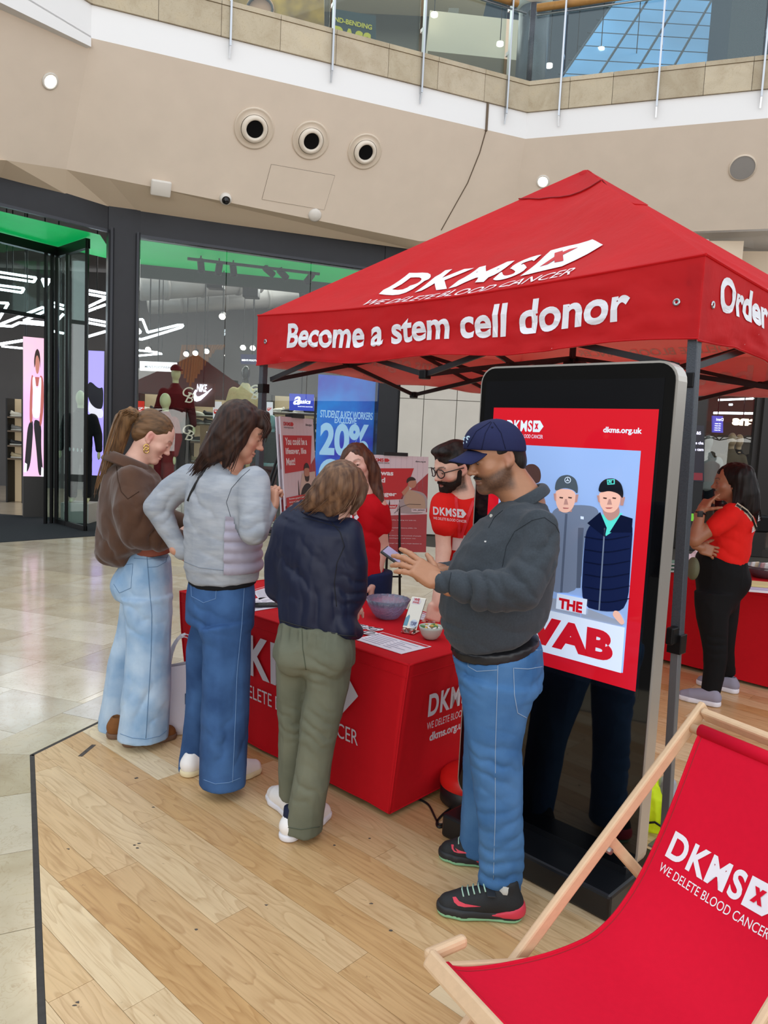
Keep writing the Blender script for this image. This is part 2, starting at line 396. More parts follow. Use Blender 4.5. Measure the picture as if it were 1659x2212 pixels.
# limestone slabs
tu = V(math.cos(R(70.5)), math.sin(R(70.5))); tv = V(math.cos(R(-19.5)), math.sin(R(-19.5)))
offs = {0: -3.87, 1: -3.705, 2: -4.52, 3: -5.02}
BL = [C0+dA*4.2, C0, CB, CC, CD]
for r in range(-6, 17):
    v0 = offs.get(r, random.random()*.75)
    v0 = v0 % .75
    for k in range(-13, 9):
        a = v0+k*.75; b = a+.75; u0 = 3.503+r*.5033; u1 = u0+.5033
        P = [tv*x+tu*y for x, y in ((a+.0015, u0+.0015), (b-.0015, u0+.0015), (b-.0015, u1-.0015), (a+.0015, u1-.0015))]
        c = sum(P)/4
        if c[1] < 2.0 or c[0] < -.54*c[1]-.5 or c[0] > .55*c[1]+.5 or c[1] > 11.6: continue
        # cut away what lies on the wood or its border
        ds = []
        for i, (a2, b2) in enumerate(zip(OCT[:-1], OCT[1:])):
            d2 = nrm(b2-a2); n2 = V(-d2[1], d2[0]); q2 = a2+n2*(.62, .262, .003, .003)[i]; dd_ = [np.dot(p-q2, n2) for p in P]; ds.append((max(dd_), min(dd_), q2, q2+d2))
        rest = P
        for hi_, lo_, q2, q3 in sorted(ds, key=lambda z: -z[0]):
            if hi_ <= .005 or len(rest) < 3: break
            out = rest if lo_ >= 0 else clip_poly(rest, q2, q3)
            if len(out) >= 3: floor_piece('slab', out, STONE, R(-19.5))
            rest = [] if lo_ >= 0 else clip_poly(rest, q3, q2)
# dark scuffs: short strips of tape and worn spots on the planks
SCUFF = mat('worn_tape', '57504a', .8, noise=.3, nscale=60)
def tape(x0, y0, x1, y1, w):
    a, b = G(x0, y0), G(x1, y1); d = nrm(b-a); n2 = np.cross((0, 0, 1), d)*w/2
    o = MB().prism([a-n2, b-n2, b+n2, a+n2], (0, 0, .0012)).build('tape_strip', SCUFF, floor)
tape(173, 1634, 203, 1609, .022); tape(291, 1682, 298, 1680, .012)
for x, y in ((290, 1826), (301, 1822), (296, 1832), (168, 2165), (160, 2172), (148, 1834), (331, 1744), (424, 2008), (802, 1952), (575, 1955), (845, 2010), (512, 1698), (722, 1826), (798, 1811)):
    q = G(x, y); k = random.random()*3
    MB().prism([q+.006*V(math.cos(k+i*1.05)*random.uniform(.5, 1.6), math.sin(k+i*1.05)*random.uniform(.4, 1), 0) for i in range(6)], (0, 0, .0009)).build('scuff_mark', SCUFF, floor)

# ------------------------------------------------------------------ gallery bulkhead, soffit and balustrade
PLASTER = mat('beige_plaster', 'eadccb', .75, noise=.03, nscale=3, bump=.05, bscale=200)
WHITEP = mat('white_plaster', 'e9e8e6', .7, bump=.05, bscale=160)
CREAMB = mat('cream_plaster', 'dccbb4', .75, bump=.04, bscale=200)
DARKM = mat('anthracite_metal', '26272b', .42, metal=.3, noise=.08, nscale=8, bump=.03, bscale=30)
BLACKM = mat('black_metal', '141416', .4, metal=.5)
STEEL = mat('brushed_steel', 'b9bcc0', .28, metal=1., noise=.06, nscale=50, stretch=(1, 1, .03))
ZE = 6.20; KB = 1.24
EL = G(60, 0, ZE); E1 = G(197, 82, ZE); E2 = G(1135, 300, ZE); E3 = G(1659, 255, ZE)
E4 = E3+nrm(E3-E2)*2.2; E0 = E1+nrm(EL-E1)*3.2
def on_plane(px, py, p, q, r):
    n2 = np.cross(q-p, r-p); d = ray(px, py); o = V(0, 0, EYE); return o+d*(np.dot(p-o, n2)/np.dot(d, n2))
I2 = at(906, 521, 12.5); I1 = on_plane(143, 366, E1, E2, I2); IX = on_plane(1097, 514, E1, E2, I2); I4 = on_plane(1720, 492, E2, E4, IX); I0 = on_plane(-170, 318, E1, E0, I1)
ceiling = MB(); ceiling.quad(E1, E2, IX, I2, I1); ceiling.quad(E0, E1, I1, I0); ceiling.quad(E2, E4, I4, IX)
ceiling = tag(ceiling.build('ceiling', PLASTER), kind='structure')
# small dropped band over the shopfront
SF = [at(-330, 330, 7.8), at(0, 383, 9.96), at(145, 421, 10.62), at(235, 446, 11.04), at(297, 457, 11.25), at(905, 541, 12.98)]
band = MB(); L0 = [I0, I0+(I1-I0)*.55, I1, I1+(I2-I1)*.10, I1+(I2-I1)*.17, I2]
for i in range(5): band.quad(L0[i], L0[i+1], SF[i+1], SF[i])
band.quad(I2, IX, at(1110, 530, 13.2), SF[5])
tag(band.build('trim_1', CREAMB), kind='structure')
# white fascia and cladding base
def up(p, dz): return V(p[0], p[1], p[2]+dz)
fas = MB()
for a, b in ((E0, E1), (E1, E2), (E2, E3), (E3, E4)):
    d = nrm(b-a); n2 = V(-d[1], d[0], 0)
    fas.prism([a, b, b+n2*.35, a+n2*.35], (0, 0, .30*KB))
# the nearer bulkhead on the left drops a little lower
d = nrm(E0-E1); n2 = V(d[1], -d[0], 0)
fas.prism([E1+V(0, 0, -.10), E0+V(0, 0, -.34), E0+V(0, 0, .02), E1+V(0, 0, .02)], n2*(.3))
tag(fas.build('trim_2', WHITEP), kind='structure')
CLAD = piece_mat('cladding_limestone', ['b5a78b', 'c0b297', 'ac9e83', 'bbad94'], None, .35)
def clad_run(name, a, b, n, z0=.30*KB, h=.30*KB, proud=.03, cap=.06):
    d = nrm(b-a); n2 = V(d[1], -d[0], 0); L_ = np.linalg.norm(b-a)
    root = tag(MB().prism([up(a, z0), up(b, z0), up(b-n2*.3, z0), up(a-n2*.3, z0)], (0, 0, h+cap-.005)).build(name, mat('dark_backing', '5a5348', .8)), kind='structure')
    for i in range(n):
        p = a+d*(L_*i/n+.003); q = a+d*(L_*(i+1)/n-.003)
        MB().prism([up(p, z0+.004), up(q, z0+.004), up(q, z0+h), up(p, z0+h)], n2*proud).build('stone_panel', CLAD, root)
        MB().prism([up(p-n2*.32, z0+h+.004), up(q-n2*.32, z0+h+.004), up(q+n2*(proud+.012), z0+h+.004), up(p+n2*(proud+.012), z0+h+.004)], (0, 0, cap)).build('coping_slab', CLAD, root)
    return root
clad_run('trim_3', E1, E2, 8); clad_run('trim_4', E2, E4, 9); clad_run('trim_5', E0, E1, 6)
# balustrades
BGLASS = glass_mat('balustrade_glass', (.80, .90, .90), 1.0)
HAND = mat('varnished_handrail', 'b98645', .35, noise=.12, nscale=20, stretch=(1, 1, 1), coat=.3)
def balustrade(label, a, b, post_px, rail_to=None, hgt=1.24):
    d = nrm(b-a); n2 = V(d[1], -d[0], 0); z0 = ZE
    root = thing('balustrade', label, 'balustrade', up((a+b)/2, .65*KB))
    # glazing seated on the coping, one pane between each pair of posts
    ts = []
    for px, py in post_px:
        q = ray(px, py); t_ = np.linalg.solve(np.array([[q[0], -d[0]], [q[1], -d[1]]]), (a+n2*.06)[:2])[1]; ts.append(t_)
    es = [0.0]+sorted(ts)+[float(np.linalg.norm(b-a))]
    for s0, s1 in zip(es[:-1], es[1:]):
        if s1-s0 < .12: continue
        p, q = up(a+d*(s0+.03)-n2*.03, .66*KB+.01), up(a+d*(s1-.03)-n2*.03, .66*KB+.01)
        MB().prism([p, q, q+V(0, 0, hgt-.12), p+V(0, 0, hgt-.12)], -n2*.012).build('glass_pane', BGLASS, root)
    for t_ in ts:
        p = a+d*t_+n2*.055
        m = MB().box(up(p, (.22+.72)*KB), (.025, .06, 1.46*KB), d, n2); m.prism([up(p, .22*KB)+d*.011+n2*.025, up(p, .22*KB)+d*.011-n2*.025, up(p, .10*KB)+d*.011-n2*.02], -d*.022)
        m.build('post', STEEL, root)
        MB().box(up(p-n2*.05, .9*KB), (.03, .09, .05), d, n2).build('clamp', STEEL, root); MB().box(up(p-n2*.05, 1.4*KB), (.03, .09, .05), d, n2).build('clamp', STEEL, root)
    L_ = np.linalg.norm(b-a)
    MB().tube([up(a+d*.05, 1.85), up(b-d*.28, 1.85)], .055, 12).build('handrail', HAND, root, smooth=True)
    MB().tube([up(a+d*.05, 1.75), up(b-d*.12, 1.75)], .014, 8).build('under_rail', STEEL, root, smooth=True)
    return root
balustrade('left glass balustrade with steel posts and wooden handrail above shop front', E1, E2, [(497, 110), (717, 150), (910, 200), (1093, 245)])
balustrade('right glass balustrade with steel posts above the red gazebo', E2, E4, [(1207, 255), (1418, 235), (1645, 205)])
# dark stone column behind the corner of the balustrade
GRAN = mat('dark_granite', '4d4f55', .3, noise=.25, nscale=60)
cp = at(1150, 100, 12.3); col = thing('column', 'dark grey round granite column behind balustrade corner', 'column', (cp[0], cp[1], 6.9))
MB().lathe((cp[0], cp[1], 6.9), [(0, 0), (.235, 0), (.235, 1.38), (0, 1.38)], 32).build('shaft', GRAN, col, True)
MB().lathe((cp[0], cp[1], 8.25), [(.235, 0), (.265, .02), (.265, .12), (.24, .14), (.24, 2.3), (0, 2.3)], 32).build('collar', mat('pale_capital', 'a9a59c', .6), col, True)
# upper storey seen through the glass
GF = mat('gallery_floor', 'a79c8a', .4); UPS = MB()
for a, b in ((E0, E1), (E1, E2), (E2, E4)): UPS.prism([up(a, .40), up(b, .40), V(b[0], 16, 6.6), V(a[0], 16, 6.6)], (0, 0, .3))
tag(UPS.build('floor_upper', GF), kind='structure'); tag(MB().box((0, 18, 6.75), (26, 6, .3)).build('floor_gallery', GF), kind='structure')
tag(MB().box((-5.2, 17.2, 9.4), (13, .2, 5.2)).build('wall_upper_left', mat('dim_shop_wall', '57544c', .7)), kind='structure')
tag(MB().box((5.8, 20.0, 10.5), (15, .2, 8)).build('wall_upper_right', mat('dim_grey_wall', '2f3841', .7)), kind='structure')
UC = mat('upper_ceiling', 'c9bba6', .7)
tag(MB().prism([V(-12, 10.6, 10.6), V(1.6, 12.4, 10.6), V(1.6, 17.2, 10.6), V(-12, 17.2, 10.6)], (0, 0, .15)).build('ceiling_upper', UC), kind='structure')
tag(MB().prism([V(.4, 14.6, 8.7), V(2.2, 14.8, 8.7), V(2.2, 14.8, 9.4), V(.4, 14.6, 9.4)], (0, 2.2, 0)).build('trim_6', UC), kind='structure')
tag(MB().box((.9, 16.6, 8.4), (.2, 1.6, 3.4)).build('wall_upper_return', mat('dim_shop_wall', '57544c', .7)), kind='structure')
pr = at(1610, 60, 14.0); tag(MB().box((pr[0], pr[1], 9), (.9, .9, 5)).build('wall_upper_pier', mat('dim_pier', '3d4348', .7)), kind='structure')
for i, (px, py) in enumerate(((938, 35), (1080, 98), (1186, 145), (1298, 110), (1244, 148), (1372, 154))):
    p = at(px, py, 14.4); t = thing('gallery_downlight', 'small lit downlight on upper storey, %s from the left' % ['first', 'second', 'third', 'fifth', 'fourth', 'sixth'][i], 'lamp', p, 'lit downlights on the upper storey')
    MB().lathe(p, [(.03, .06), (.06, .05), (.06, 0), (.05, 0), (0, .01)], 16).build('can', mat('lamp_glow_soft', 'fff3df', .4, emit=5.0), t); MB().tube([p+V(0, 0, .05), V(p[0], p[1], 10.6)], .008, 6).build('stem', BLACKM, t)
# yellow advertising panels and a sign in the upper shop
Yb = 14.6; a = at(470, 60, Yb); b = at(700, 90, Yb); t1 = at(700, -60, Yb); t0 = at(470, -60, Yb)
pan = thing('advertising_panel', 'yellow advertising panel with glasses in upper shop window', 'poster', V((a[0]+b[0])/2, Yb, 6.9))
MB().prism([a, b, t1, t0], (0, .06, 0)).build('board', mat('yellow_print', 'b58f2e', .5, noise=.25, nscale=2.5, col2='6e4d18'), pan)
for x in (490, 680): q = at(x, 60, Yb+.05); MB().tube([V(q[0], q[1], 6.9), q], .03, 8).build('stand_post', BLACKM, pan)
q = at(562, 22, Yb-.03); MB().lathe(q, [(.0, 0), (.24, 0), (.26, -.02), (.24, -.03)], 24, (0, 1, 0)).build('printed_face', mat('printed_skin', 'b98a6c', .6), pan)
MB().tube([q+V(.23*math.cos(i*.35), -.04, .2*math.sin(i*.35)) for i in range(19)], .022, 6).build('printed_glasses', mat('printed_dark', '2b2523', .5), pan)
Yb = 14.2; a = at(716, 96, Yb); b = at(812, 118, Yb); t1 = at(812, 34, Yb); t0 = at(716, 18, Yb); sg = thing('shop_sign', 'dark sign with yellow bass lettering in upper shop window', 'sign', V((a[0]+b[0])/2, Yb, 6.9))
MB().prism([a, b, t1, t0], (0, .05, 0)).build('board', mat('sign_teal', '22383a', .5), sg)
for x in (724, 804): q = at(x, 100, Yb+.05); MB().tube([V(q[0], q[1], 6.9), q], .025, 8).build('stand_post', BLACKM, sg)
YEL = mat('yellow_lettering', 'b9ae2c', .5, emit=.12); bx = flat(at(722, 92, Yb-.01), b-a, V(0, 0, 1), (0, -1, 0), .01); s_ = pm(Yb)
letters('lettering', 'BASS', YEL, sg, bx, (0, .0), w=76*s_, h=33*s_, bold=.06, spacing=1.1); letters('lettering', 'ND-BENDING', YEL, sg, bx, (-.01, 40*s_), w=78*s_, bold=.03)
# glazed roof beyond the right balustrade: sloping panes between dark bars
A0 = at(1196, 192, 13.6); rf = thing('glazed_roof', 'sloping blue glass roof with steel bars beyond right balustrade', 'roof', A0)
SKYG = mat('sky_lit_glass', '5f93bd', .15, emit=.30, noise=.3, nscale=.5); BARM = mat('roof_bar', '2c353d', .5); ux_ = nrm(V(1, .10, .04)); uy_ = nrm(V(1.0, 1.25, 1.75))
for i in range(6):
    for j in range(7):
        if i*.62+j*.40 > 4.6: continue
        p = A0+ux_*(i*.62)+uy_*(j*.50); e_ = .018
        MB().prism([p+ux_*e_+uy_*e_, p+ux_*(.62-e_)+uy_*e_, p+ux_*(.62-e_)+uy_*(.5-e_), p+ux_*e_+uy_*(.5-e_)], np.cross(ux_, uy_)*.012).build('pane', SKYG, rf)
for i in range(7): MB().tube([A0+ux_*(i*.62)-uy_*.1, A0+ux_*(i*.62)+uy_*(3.55 if i < 4 else 2.2)], .024, 6).build('bar', BARM, rf)
for j in range(8): MB().tube([A0+uy_*(j*.5)-ux_*.1, A0+uy_*(j*.5)+ux_*(3.75 if j < 5 else 2.6)], .014, 6).build('bar', BARM, rf)
# ------------------------------------------------------------------ fittings on the soffit
from mathutils.bvhtree import BVHTree
def mesh_tree(*obs):
    vs, fs = [], []
    for o in obs:
        of = base_of(o); k = len(vs); vs += [Vector(np.array(v.co)+of) for v in o.data.vertices]
        for p in o.data.polygons:
            q = [i+k for i in p.vertices]; fs += [(q[0], q[i], q[i+1]) for i in range(1, len(q)-1)]
    return BVHTree.FromPolygons(vs, fs)
SOFF = mesh_tree(ceiling, bpy.data.objects['trim_1'])
def soffit_at(px, py, poly=None):
    d = Vector(nrm(ray(px, py))); h = SOFF.ray_cast(Vector((0, 0, EYE)), d); n2 = np.array(h[1]); n2 = n2 if np.dot(n2, np.array(d)) < 0 else -n2
    return np.array(h[0]), n2
MAIN = (E1, E2, I2); RIGHT = (E2, E3, I4); LEFT = (E1, E0, I1)
LAMPE = mat('lamp_glow', 'fff3df', .4, emit=14.0)
RIM = mat('white_enamel', 'e4e0d8', .4)
def downlight(px, py, pl, label, r=.075):
    p, n2 = soffit_at(px, py, pl); t = thing('downlight', label, 'lamp', p, 'lit downlights in the soffit')
    MB().lathe(p, [(r, .0), (r*1.35, .0), (r*1.35, .012), (r, .016), (r, -.05)], 28, n2).build('rim', RIM, t, True)
    MB().lathe(p, [(0, .022), (r*.6, .02), (r*.97, .008)], 24, n2).build('lens', LAMPE, t, True)
    l = bpy.data.lights.new('downlight_beam', 'SPOT'); l.energy = 60; l.color = (1, .86, .68); l.spot_size = R(110); l.spot_blend = .6; l.shadow_soft_size = .07
    o = bpy.data.objects.new('downlight_beam', l); COL.objects.link(o); o.location = p+n2*.06; o.rotation_euler = Vector(-n2).to_track_quat('Z', 'Y').to_euler(); 
downlight(108, 175, LEFT, 'glowing round downlight in soffit at far left')
downlight(1173, 392, RIGHT, 'glowing round downlight in soffit beside gazebo peak')
VENTM = mat('vent_enamel', 'e0d2bf', .5)
for i, (px, py, nth) in enumerate(((549, 277, 'leftmost'), (671, 303, 'middle'), (788, 327, 'rightmost'))):
    p, n2 = soffit_at(px, py, MAIN); t = thing('jet_nozzle', '%s of three round jet air nozzles in the beige soffit' % nth, 'air vent', p, 'air nozzles in the soffit')
    k = .272-.010*i
    MB().lathe(p, [(0, .001), (k, .001), (k, .012), (k*.93, .02), (k*.9, .016), (k*.72, .018), (k*.68, .03)], 36, n2).build('flange', VENTM, t, True)
    MB().lathe(p, [(k*.66, .02), (k*.64, .05), (k*.5, .065), (k*.44, .055), (k*.42, .03)], 32, nrm(n2+V(.1, 0, 0))).build('collar', mat('vent_cream', 'ece2d2', .45), t, True)
    MB().lathe(p+n2*.035, [(0, -.0), (k*.43, .0)], 28, n2).build('nozzle_throat', mat('vent_dark', '0b0a0a', .9), t)
p, n2 = soffit_at(645, 403, MAIN); ps = [soffit_at(x, y, MAIN)[0] for x, y in ((586, 355), (723, 379), (700, 453), (566, 430))]
hp = MB(); 
for i in range(4): hp.tube([ps[i]+n2*.002, ps[(i+1) % 4]+n2*.002], .004, 4)
hat = tag(MB().prism(ps, n2*.006).build('access_hatch', PLASTER), 'flush plaster access hatch in soffit below the air nozzles', 'hatch')
hp.build('shadow_gap', mat('gap_brown', '6d5f50', .8), hat)
p, n2 = soffit_at(1604, 362, RIGHT); t = thing('ceiling_speaker', 'round grey loudspeaker grille set in right soffit', 'loudspeaker', p)
MB().lathe(p, [(.17, 0), (.185, .004), (.185, .012), (.165, .016)], 32, n2).build('rim', VENTM, t, True); MB().lathe(p, [(0, .012), (.165, .01)], 32, n2).build('grille', mat('grille_grey', '9b9894', .6, bump=.4, bscale=600), t)
def on_band(px, py, Y): return at(px, py, Y)
p, n2 = soffit_at(347, 403); t = thing('wireless_access_point', 'white flat square access point on the band above shop', 'router', p); u1 = nrm(np.cross(n2, (0, 0, 1)))
MB().box(p+n2*.055, (.27, .22, .05), u1, np.cross(n2, u1), n2, bev=.02).build('housing', RIM, t, True); MB().box(p+n2*.015, (.2, .14, .03), u1, np.cross(n2, u1), n2).build('bracket', RIM, t)
p, n2 = soffit_at(487, 428); t = thing('dome_camera', 'white dome camera with dark lens under soffit, above window', 'camera', p); dn = nrm(n2+V(0, 0, -.6))
MB().lathe(p, [(0, -.01), (.085, -.01), (.085, .04), (.07, .06), (.06, .07)], 24, n2).build('base', RIM, t, True); MB().lathe(p+n2*.05, [(.055, 0), (.05, .035), (.03, .06), (0, .07)], 20, dn).build('dome', mat('dark_dome', '131315', .12), t, True)
p, n2 = soffit_at(680, 464); t = tag(MB().lathe(p, [(0, -.005), (.1, -.005), (.1, .02), (.075, .04), (.03, .055), (0, .057)], 24, n2).build('smoke_detector', RIM, None, True), 'small cream smoke detector on the band above the window', 'smoke detector')
p = at(1521, 527, 12.2); t = thing('dome_camera', 'small white dome camera right of the gazebo roof', 'camera', p)
MB().lathe(p, [(0, .06), (.07, .06), (.07, .03), (.05, .01)], 20).build('base', RIM, t, True); MB().lathe(p, [(.045, .012), (.04, -.015), (0, -.04)], 16).build('dome', mat('dark_dome', '131315', .12), t, True)
# movement joint running down the soffit
gp = [soffit_at(x, y, MAIN) for x, y in ((1050, 281), (1036, 330), (1010, 395), (953, 497))]
gap = MB().tube([p+n2*.002 for p, n2 in gp], .009, 5); tag(gap.build('trim_7', mat('gap_brown', '6d5f50', .8)), kind='structure')
a = soffit_at(1050, 281, MAIN)[0]; q = V(a[0], a[1]-.012, ZE)
tag(MB().box(q+V(0, -.0, .36), (.03, .76, .03), nrm(E2-E1), (0, 0, 1)).build('trim_8', mat('gap_brown', '6d5f50', .8)), kind='structure')
# ------------------------------------------------------------------ white stone pier and walls under the soffit
PIER = mat('pale_pier_stone', 'cdc8bd', .45, noise=.05, nscale=3)
def wall_px(name, px0, px1, Y0, Y1, z0, z1, m, th=.25):
    a = at(px0, 900, Y0); b = at(px1, 900, Y1)
    return tag(MB().prism([V(a[0], a[1], z0), V(b[0], b[1], z0), V(b[0], b[1], z1), V(a[0], a[1], z1)], (0, th, 0)).build(name, m), kind='structure')
pier = tag(MB().prism([V(*at(862, 900, 12.9)[:2], 0), V(*at(862, 900, 12.9)[:2]+V(.3, .6), 0), V(*at(1080, 900, 12.8)[:2]+V(0, .5), 0), V(*at(1080, 900, 12.8)[:2], 0)], (0, 0, 4.75)).build('wall_pier', mat('pier_core', '7a756b', .8)), kind='structure')
for x0, x1 in ((862, 913), (914.5, 984), (985.5, 1046), (1047.5, 1079)):
    for z0, z1 in ((0.02, 1.15), (1.16, 2.3), (2.31, 3.45), (3.46, 4.7)):
        a = at(x0, 900, 12.9-.1*(x0-862)/218); b = at(x1, 900, 12.9-.1*(x1-862)/218)
        MB().prism([V(a[0], a[1], z0), V(b[0], b[1], z0), V(b[0], b[1], z1), V(a[0], a[1], z1)], (0, -.03, 0)).build('stone_panel', PIER, pier)
wall_px('wall_right', 1080, 1900, 13.4, 12.4, 3.55, 4.95, CREAMB)
wall_px('wall_right_pier', 1483, 1572, 12.1, 12.0, 3.5, 4.9, CREAMB, .4)
tag(MB().prism([at(1450, 506, 12.6), at(1700, 497, 12.2), at(1700, 560, 13.0), at(1470, 545, 13.4)], (0, 0, .05)).build('ceiling_recess', WHITEP), kind='structure')
# atrium's other side: unseen walls added to block low light and darken reflections
BACK = mat('far_shopfronts', '6d6962', .7, noise=.15, nscale=.6)
tag(MB().box((0, -9.5, 2), (26, .3, 4.0)).build('wall_back', BACK), kind='structure')
tag(MB().box((-12.5, 0.0, 2.6), (.3, 19, 5.2)).build('wall_far_left', BACK), kind='structure')
tag(MB().box((12.5, 1.5, 1.5), (.3, 22, 3.0)).build('wall_far_right', BACK), kind='structure')
# ================================================================== BODY MODELLING: signed-distance shapes blended on a grid and skinned with surface nets
class Sdf:
    def __init__(s, lo, hi, h=.006, fine=()):
        """fine: list of (axis, a, b, step) ranges meshed more finely"""
        s.ax = []
        for i in range(3):
            c = [lo[i]]; rng_ = [(a, b, q) for (k, a, b, q) in fine if k == i]
            while c[-1] < hi[i]:
                st = h
                for a, b, q in rng_:
                    if a-h <= c[-1] <= b: st = min(st, q)
                c.append(c[-1]+st)
            s.ax.append(np.array(c, np.float32))
        s.D = np.full([len(a) for a in s.ax], 1.0, np.float32)
    def win(s, lo, hi):
        r = []
        for i in range(3):
            a = int(np.searchsorted(s.ax[i], lo[i])); b = int(np.searchsorted(s.ax[i], hi[i]))
            r.append(slice(max(0, a-1), min(len(s.ax[i]), b+1)))
        return tuple(r)
    def apply(s, fn, lo, hi, k, op='add'):
        pad = max(k, getattr(s, 'pad', 0))+.012; w = s.win(np.asarray(lo)-pad, np.asarray(hi)+pad)
        if min(q.stop-q.start for q in w) <= 0: return s
        X = s.ax[0][w[0]][:, None, None]; Y = s.ax[1][w[1]][None, :, None]; Z = s.ax[2][w[2]][None, None, :]
        d = fn(X, Y, Z); A = s.D[w]
        if op == 'add':
            hh = np.maximum(k-np.abs(A-d), 0)/max(k, 1e-6); s.D[w] = np.minimum(A, d)-hh*hh*k*.25
        else:
            d = -d; hh = np.maximum(k-np.abs(A-d), 0)/max(k, 1e-6); s.D[w] = np.maximum(A, d)+hh*hh*k*.25
        return s
    def cap(s, a, b, ra, rb=None, k=.012, op='add'):
        a = np.asarray(a, np.float32); b = np.asarray(b, np.float32); rb = ra if rb is None else rb; w = b-a; L2 = float(w@w)+1e-9; rm = max(ra, rb)
        def fn(X, Y, Z):
            x = X-a[0]; y = Y-a[1]; z = Z-a[2]; t = np.clip((x*w[0]+y*w[1]+z*w[2])/L2, 0, 1)
            return np.sqrt((x-t*w[0])**2+(y-t*w[1])**2+(z-t*w[2])**2)-(ra+(rb-ra)*t)
        return s.apply(fn, np.minimum(a, b)-rm, np.maximum(a, b)+rm, k, op)
    def multi(s, draw, lo, hi, k):
        """blends in several pieces that were first joined without any swelling between them"""
        q = Sdf.__new__(Sdf); q.ax = s.ax; w = s.win(np.asarray(lo)-k-.013, np.asarray(hi)+k+.013)
        q.ax = [s.ax[i][w[i]] for i in range(3)]; q.D = np.full([len(a) for a in q.ax], 1.0, np.float32); q.pad = k; draw(q)
        A = s.D[w]; hh = np.maximum(k-np.abs(A-q.D), 0)/max(k, 1e-6); s.D[w] = np.minimum(A, q.D)-hh*hh*k*.25; return s
    def chain(s, pts, rs, k=.012):
        def draw(q):
            for i in range(len(pts)-1): q.cap(pts[i], pts[i+1], rs[i], rs[i+1], 0)
        lo, hi = bbox(pts, max(rs)); return s.multi(draw, lo, hi, k)
    def ell(s, c, r, Rm=None, k=.012, op='add'):
        """ellipsoid; Rm: 3x3, columns are its axes"""
        c = np.asarray(c, np.float32); r = np.asarray(r, np.float32); Q = np.eye(3) if Rm is None else np.asarray(Rm)
        e = np.sqrt(((Q*r)**2).sum(1))
        def fn(X, Y, Z):
            x = X-c[0]; y = Y-c[1]; z = Z-c[2]
            u = (x*Q[0, 0]+y*Q[1, 0]+z*Q[2, 0]); v = (x*Q[0, 1]+y*Q[1, 1]+z*Q[2, 1]); w = (x*Q[0, 2]+y*Q[1, 2]+z*Q[2, 2])
            m = np.sqrt((u/r[0])**2+(v/r[1])**2+(w/r[2])**2)+1e-6; return np.sqrt(u*u+v*v+w*w+1e-9)*(1-1/m)
        return s.apply(fn, c-e, c+e, k, op)
    def esec(s, a, b, ra, rb, f, k=.02, end=.5, op='add'):
        """a length of elliptical section from a to b; ra, rb = (half-width to the side, half-depth); f = the direction of the depth"""
        a = np.asarray(a, np.float32); b = np.asarray(b, np.float32); w = b-a; L = float(np.linalg.norm(w))+1e-6; wh = w/L
        f = np.asarray(f, float); f = nrm(f-wh*np.dot(f, wh)); sd = np.cross(f, wh); rm = max(*ra, *rb)
        def fn(X, Y, Z):
            x = X-a[0]; y = Y-a[1]; z = Z-a[2]; h = (x*wh[0]+y*wh[1]+z*wh[2]); t = np.clip(h/L, 0, 1)
            u = x*sd[0]+y*sd[1]+z*sd[2]; v = x*f[0]+y*f[1]+z*f[2]; e = h-t*L
            rs = ra[0]+(rb[0]-ra[0])*t; rf = ra[1]+(rb[1]-ra[1])*t; re = np.minimum(rs, rf)*end
            m = np.sqrt((u/rs)**2+(v/rf)**2+(e/re)**2)+1e-6; return np.sqrt(u*u+v*v+e*e+1e-9)*(1-1/m)
        return s.apply(fn, np.minimum(a, b)-rm, np.maximum(a, b)+rm, k, op)
    def loft(s, secs, f, k=.02, end=.5):
        """secs: list of (centre, half-width, half-depth[, depth direction])"""
        n = len(secs); C = [np.concatenate([np.asarray(q[0], float), [q[1], q[2]]]) for q in secs]; S_ = []
        for i in range(n-1):
            p0, p1, p2, p3 = C[max(0, i-1)], C[i], C[i+1], C[min(n-1, i+2)]
            for u in (0, .34, .67): S_.append(.5*(2*p1+(p2-p0)*u+(2*p0-5*p1+4*p2-p3)*u*u+(3*p1-p0-3*p2+p3)*u**3))
        S_.append(C[-1]); S_ = [S_[0]]+[q for p, q in zip(S_[:-1], S_[1:]) if np.linalg.norm(q[:3]-p[:3]) > 1e-4]
        ff = [(p[3] if len(p) > 3 else f) for p in secs][0]
        def draw(D):
            for i in range(len(S_)-1): D.esec(S_[i][:3], S_[i+1][:3], S_[i][3:], S_[i+1][3:], ff, 0, end if i in (0, len(S_)-2) else .25)
        lo, hi = bbox([q[:3] for q in S_], max(max(q[3], q[4]) for q in S_)); return s.multi(draw, lo, hi, k)
    def box(s, c, half, Rm=None, rad=.01, k=.01, op='add'):
        c = np.asarray(c, np.float32); hf = np.asarray(half, np.float32)-rad; Q = np.eye(3) if Rm is None else np.asarray(Rm); e = np.abs(Q)@np.asarray(half)
        def fn(X, Y, Z):
            x = X-c[0]; y = Y-c[1]; z = Z-c[2]; q = [np.abs(x*Q[0, i]+y*Q[1, i]+z*Q[2, i])-hf[i] for i in range(3)]
            return np.sqrt(sum(np.maximum(t, 0)**2 for t in q))+np.minimum(np.maximum(np.maximum(q[0], q[1]), q[2]), 0)-rad
        return s.apply(fn, c-e, c+e, k, op)
    def plane_cut(s, p, n, k=.004):
        """removes what lies on the side n points to"""
        p = np.asarray(p); n = nrm(n); X, Y, Z = s.ax[0][:, None, None], s.ax[1][None, :, None], s.ax[2][None, None, :]
        d = ((X-p[0])*n[0]+(Y-p[1])*n[1]+(Z-p[2])*n[2]).astype(np.float32); s.D = np.maximum(s.D, d); return s
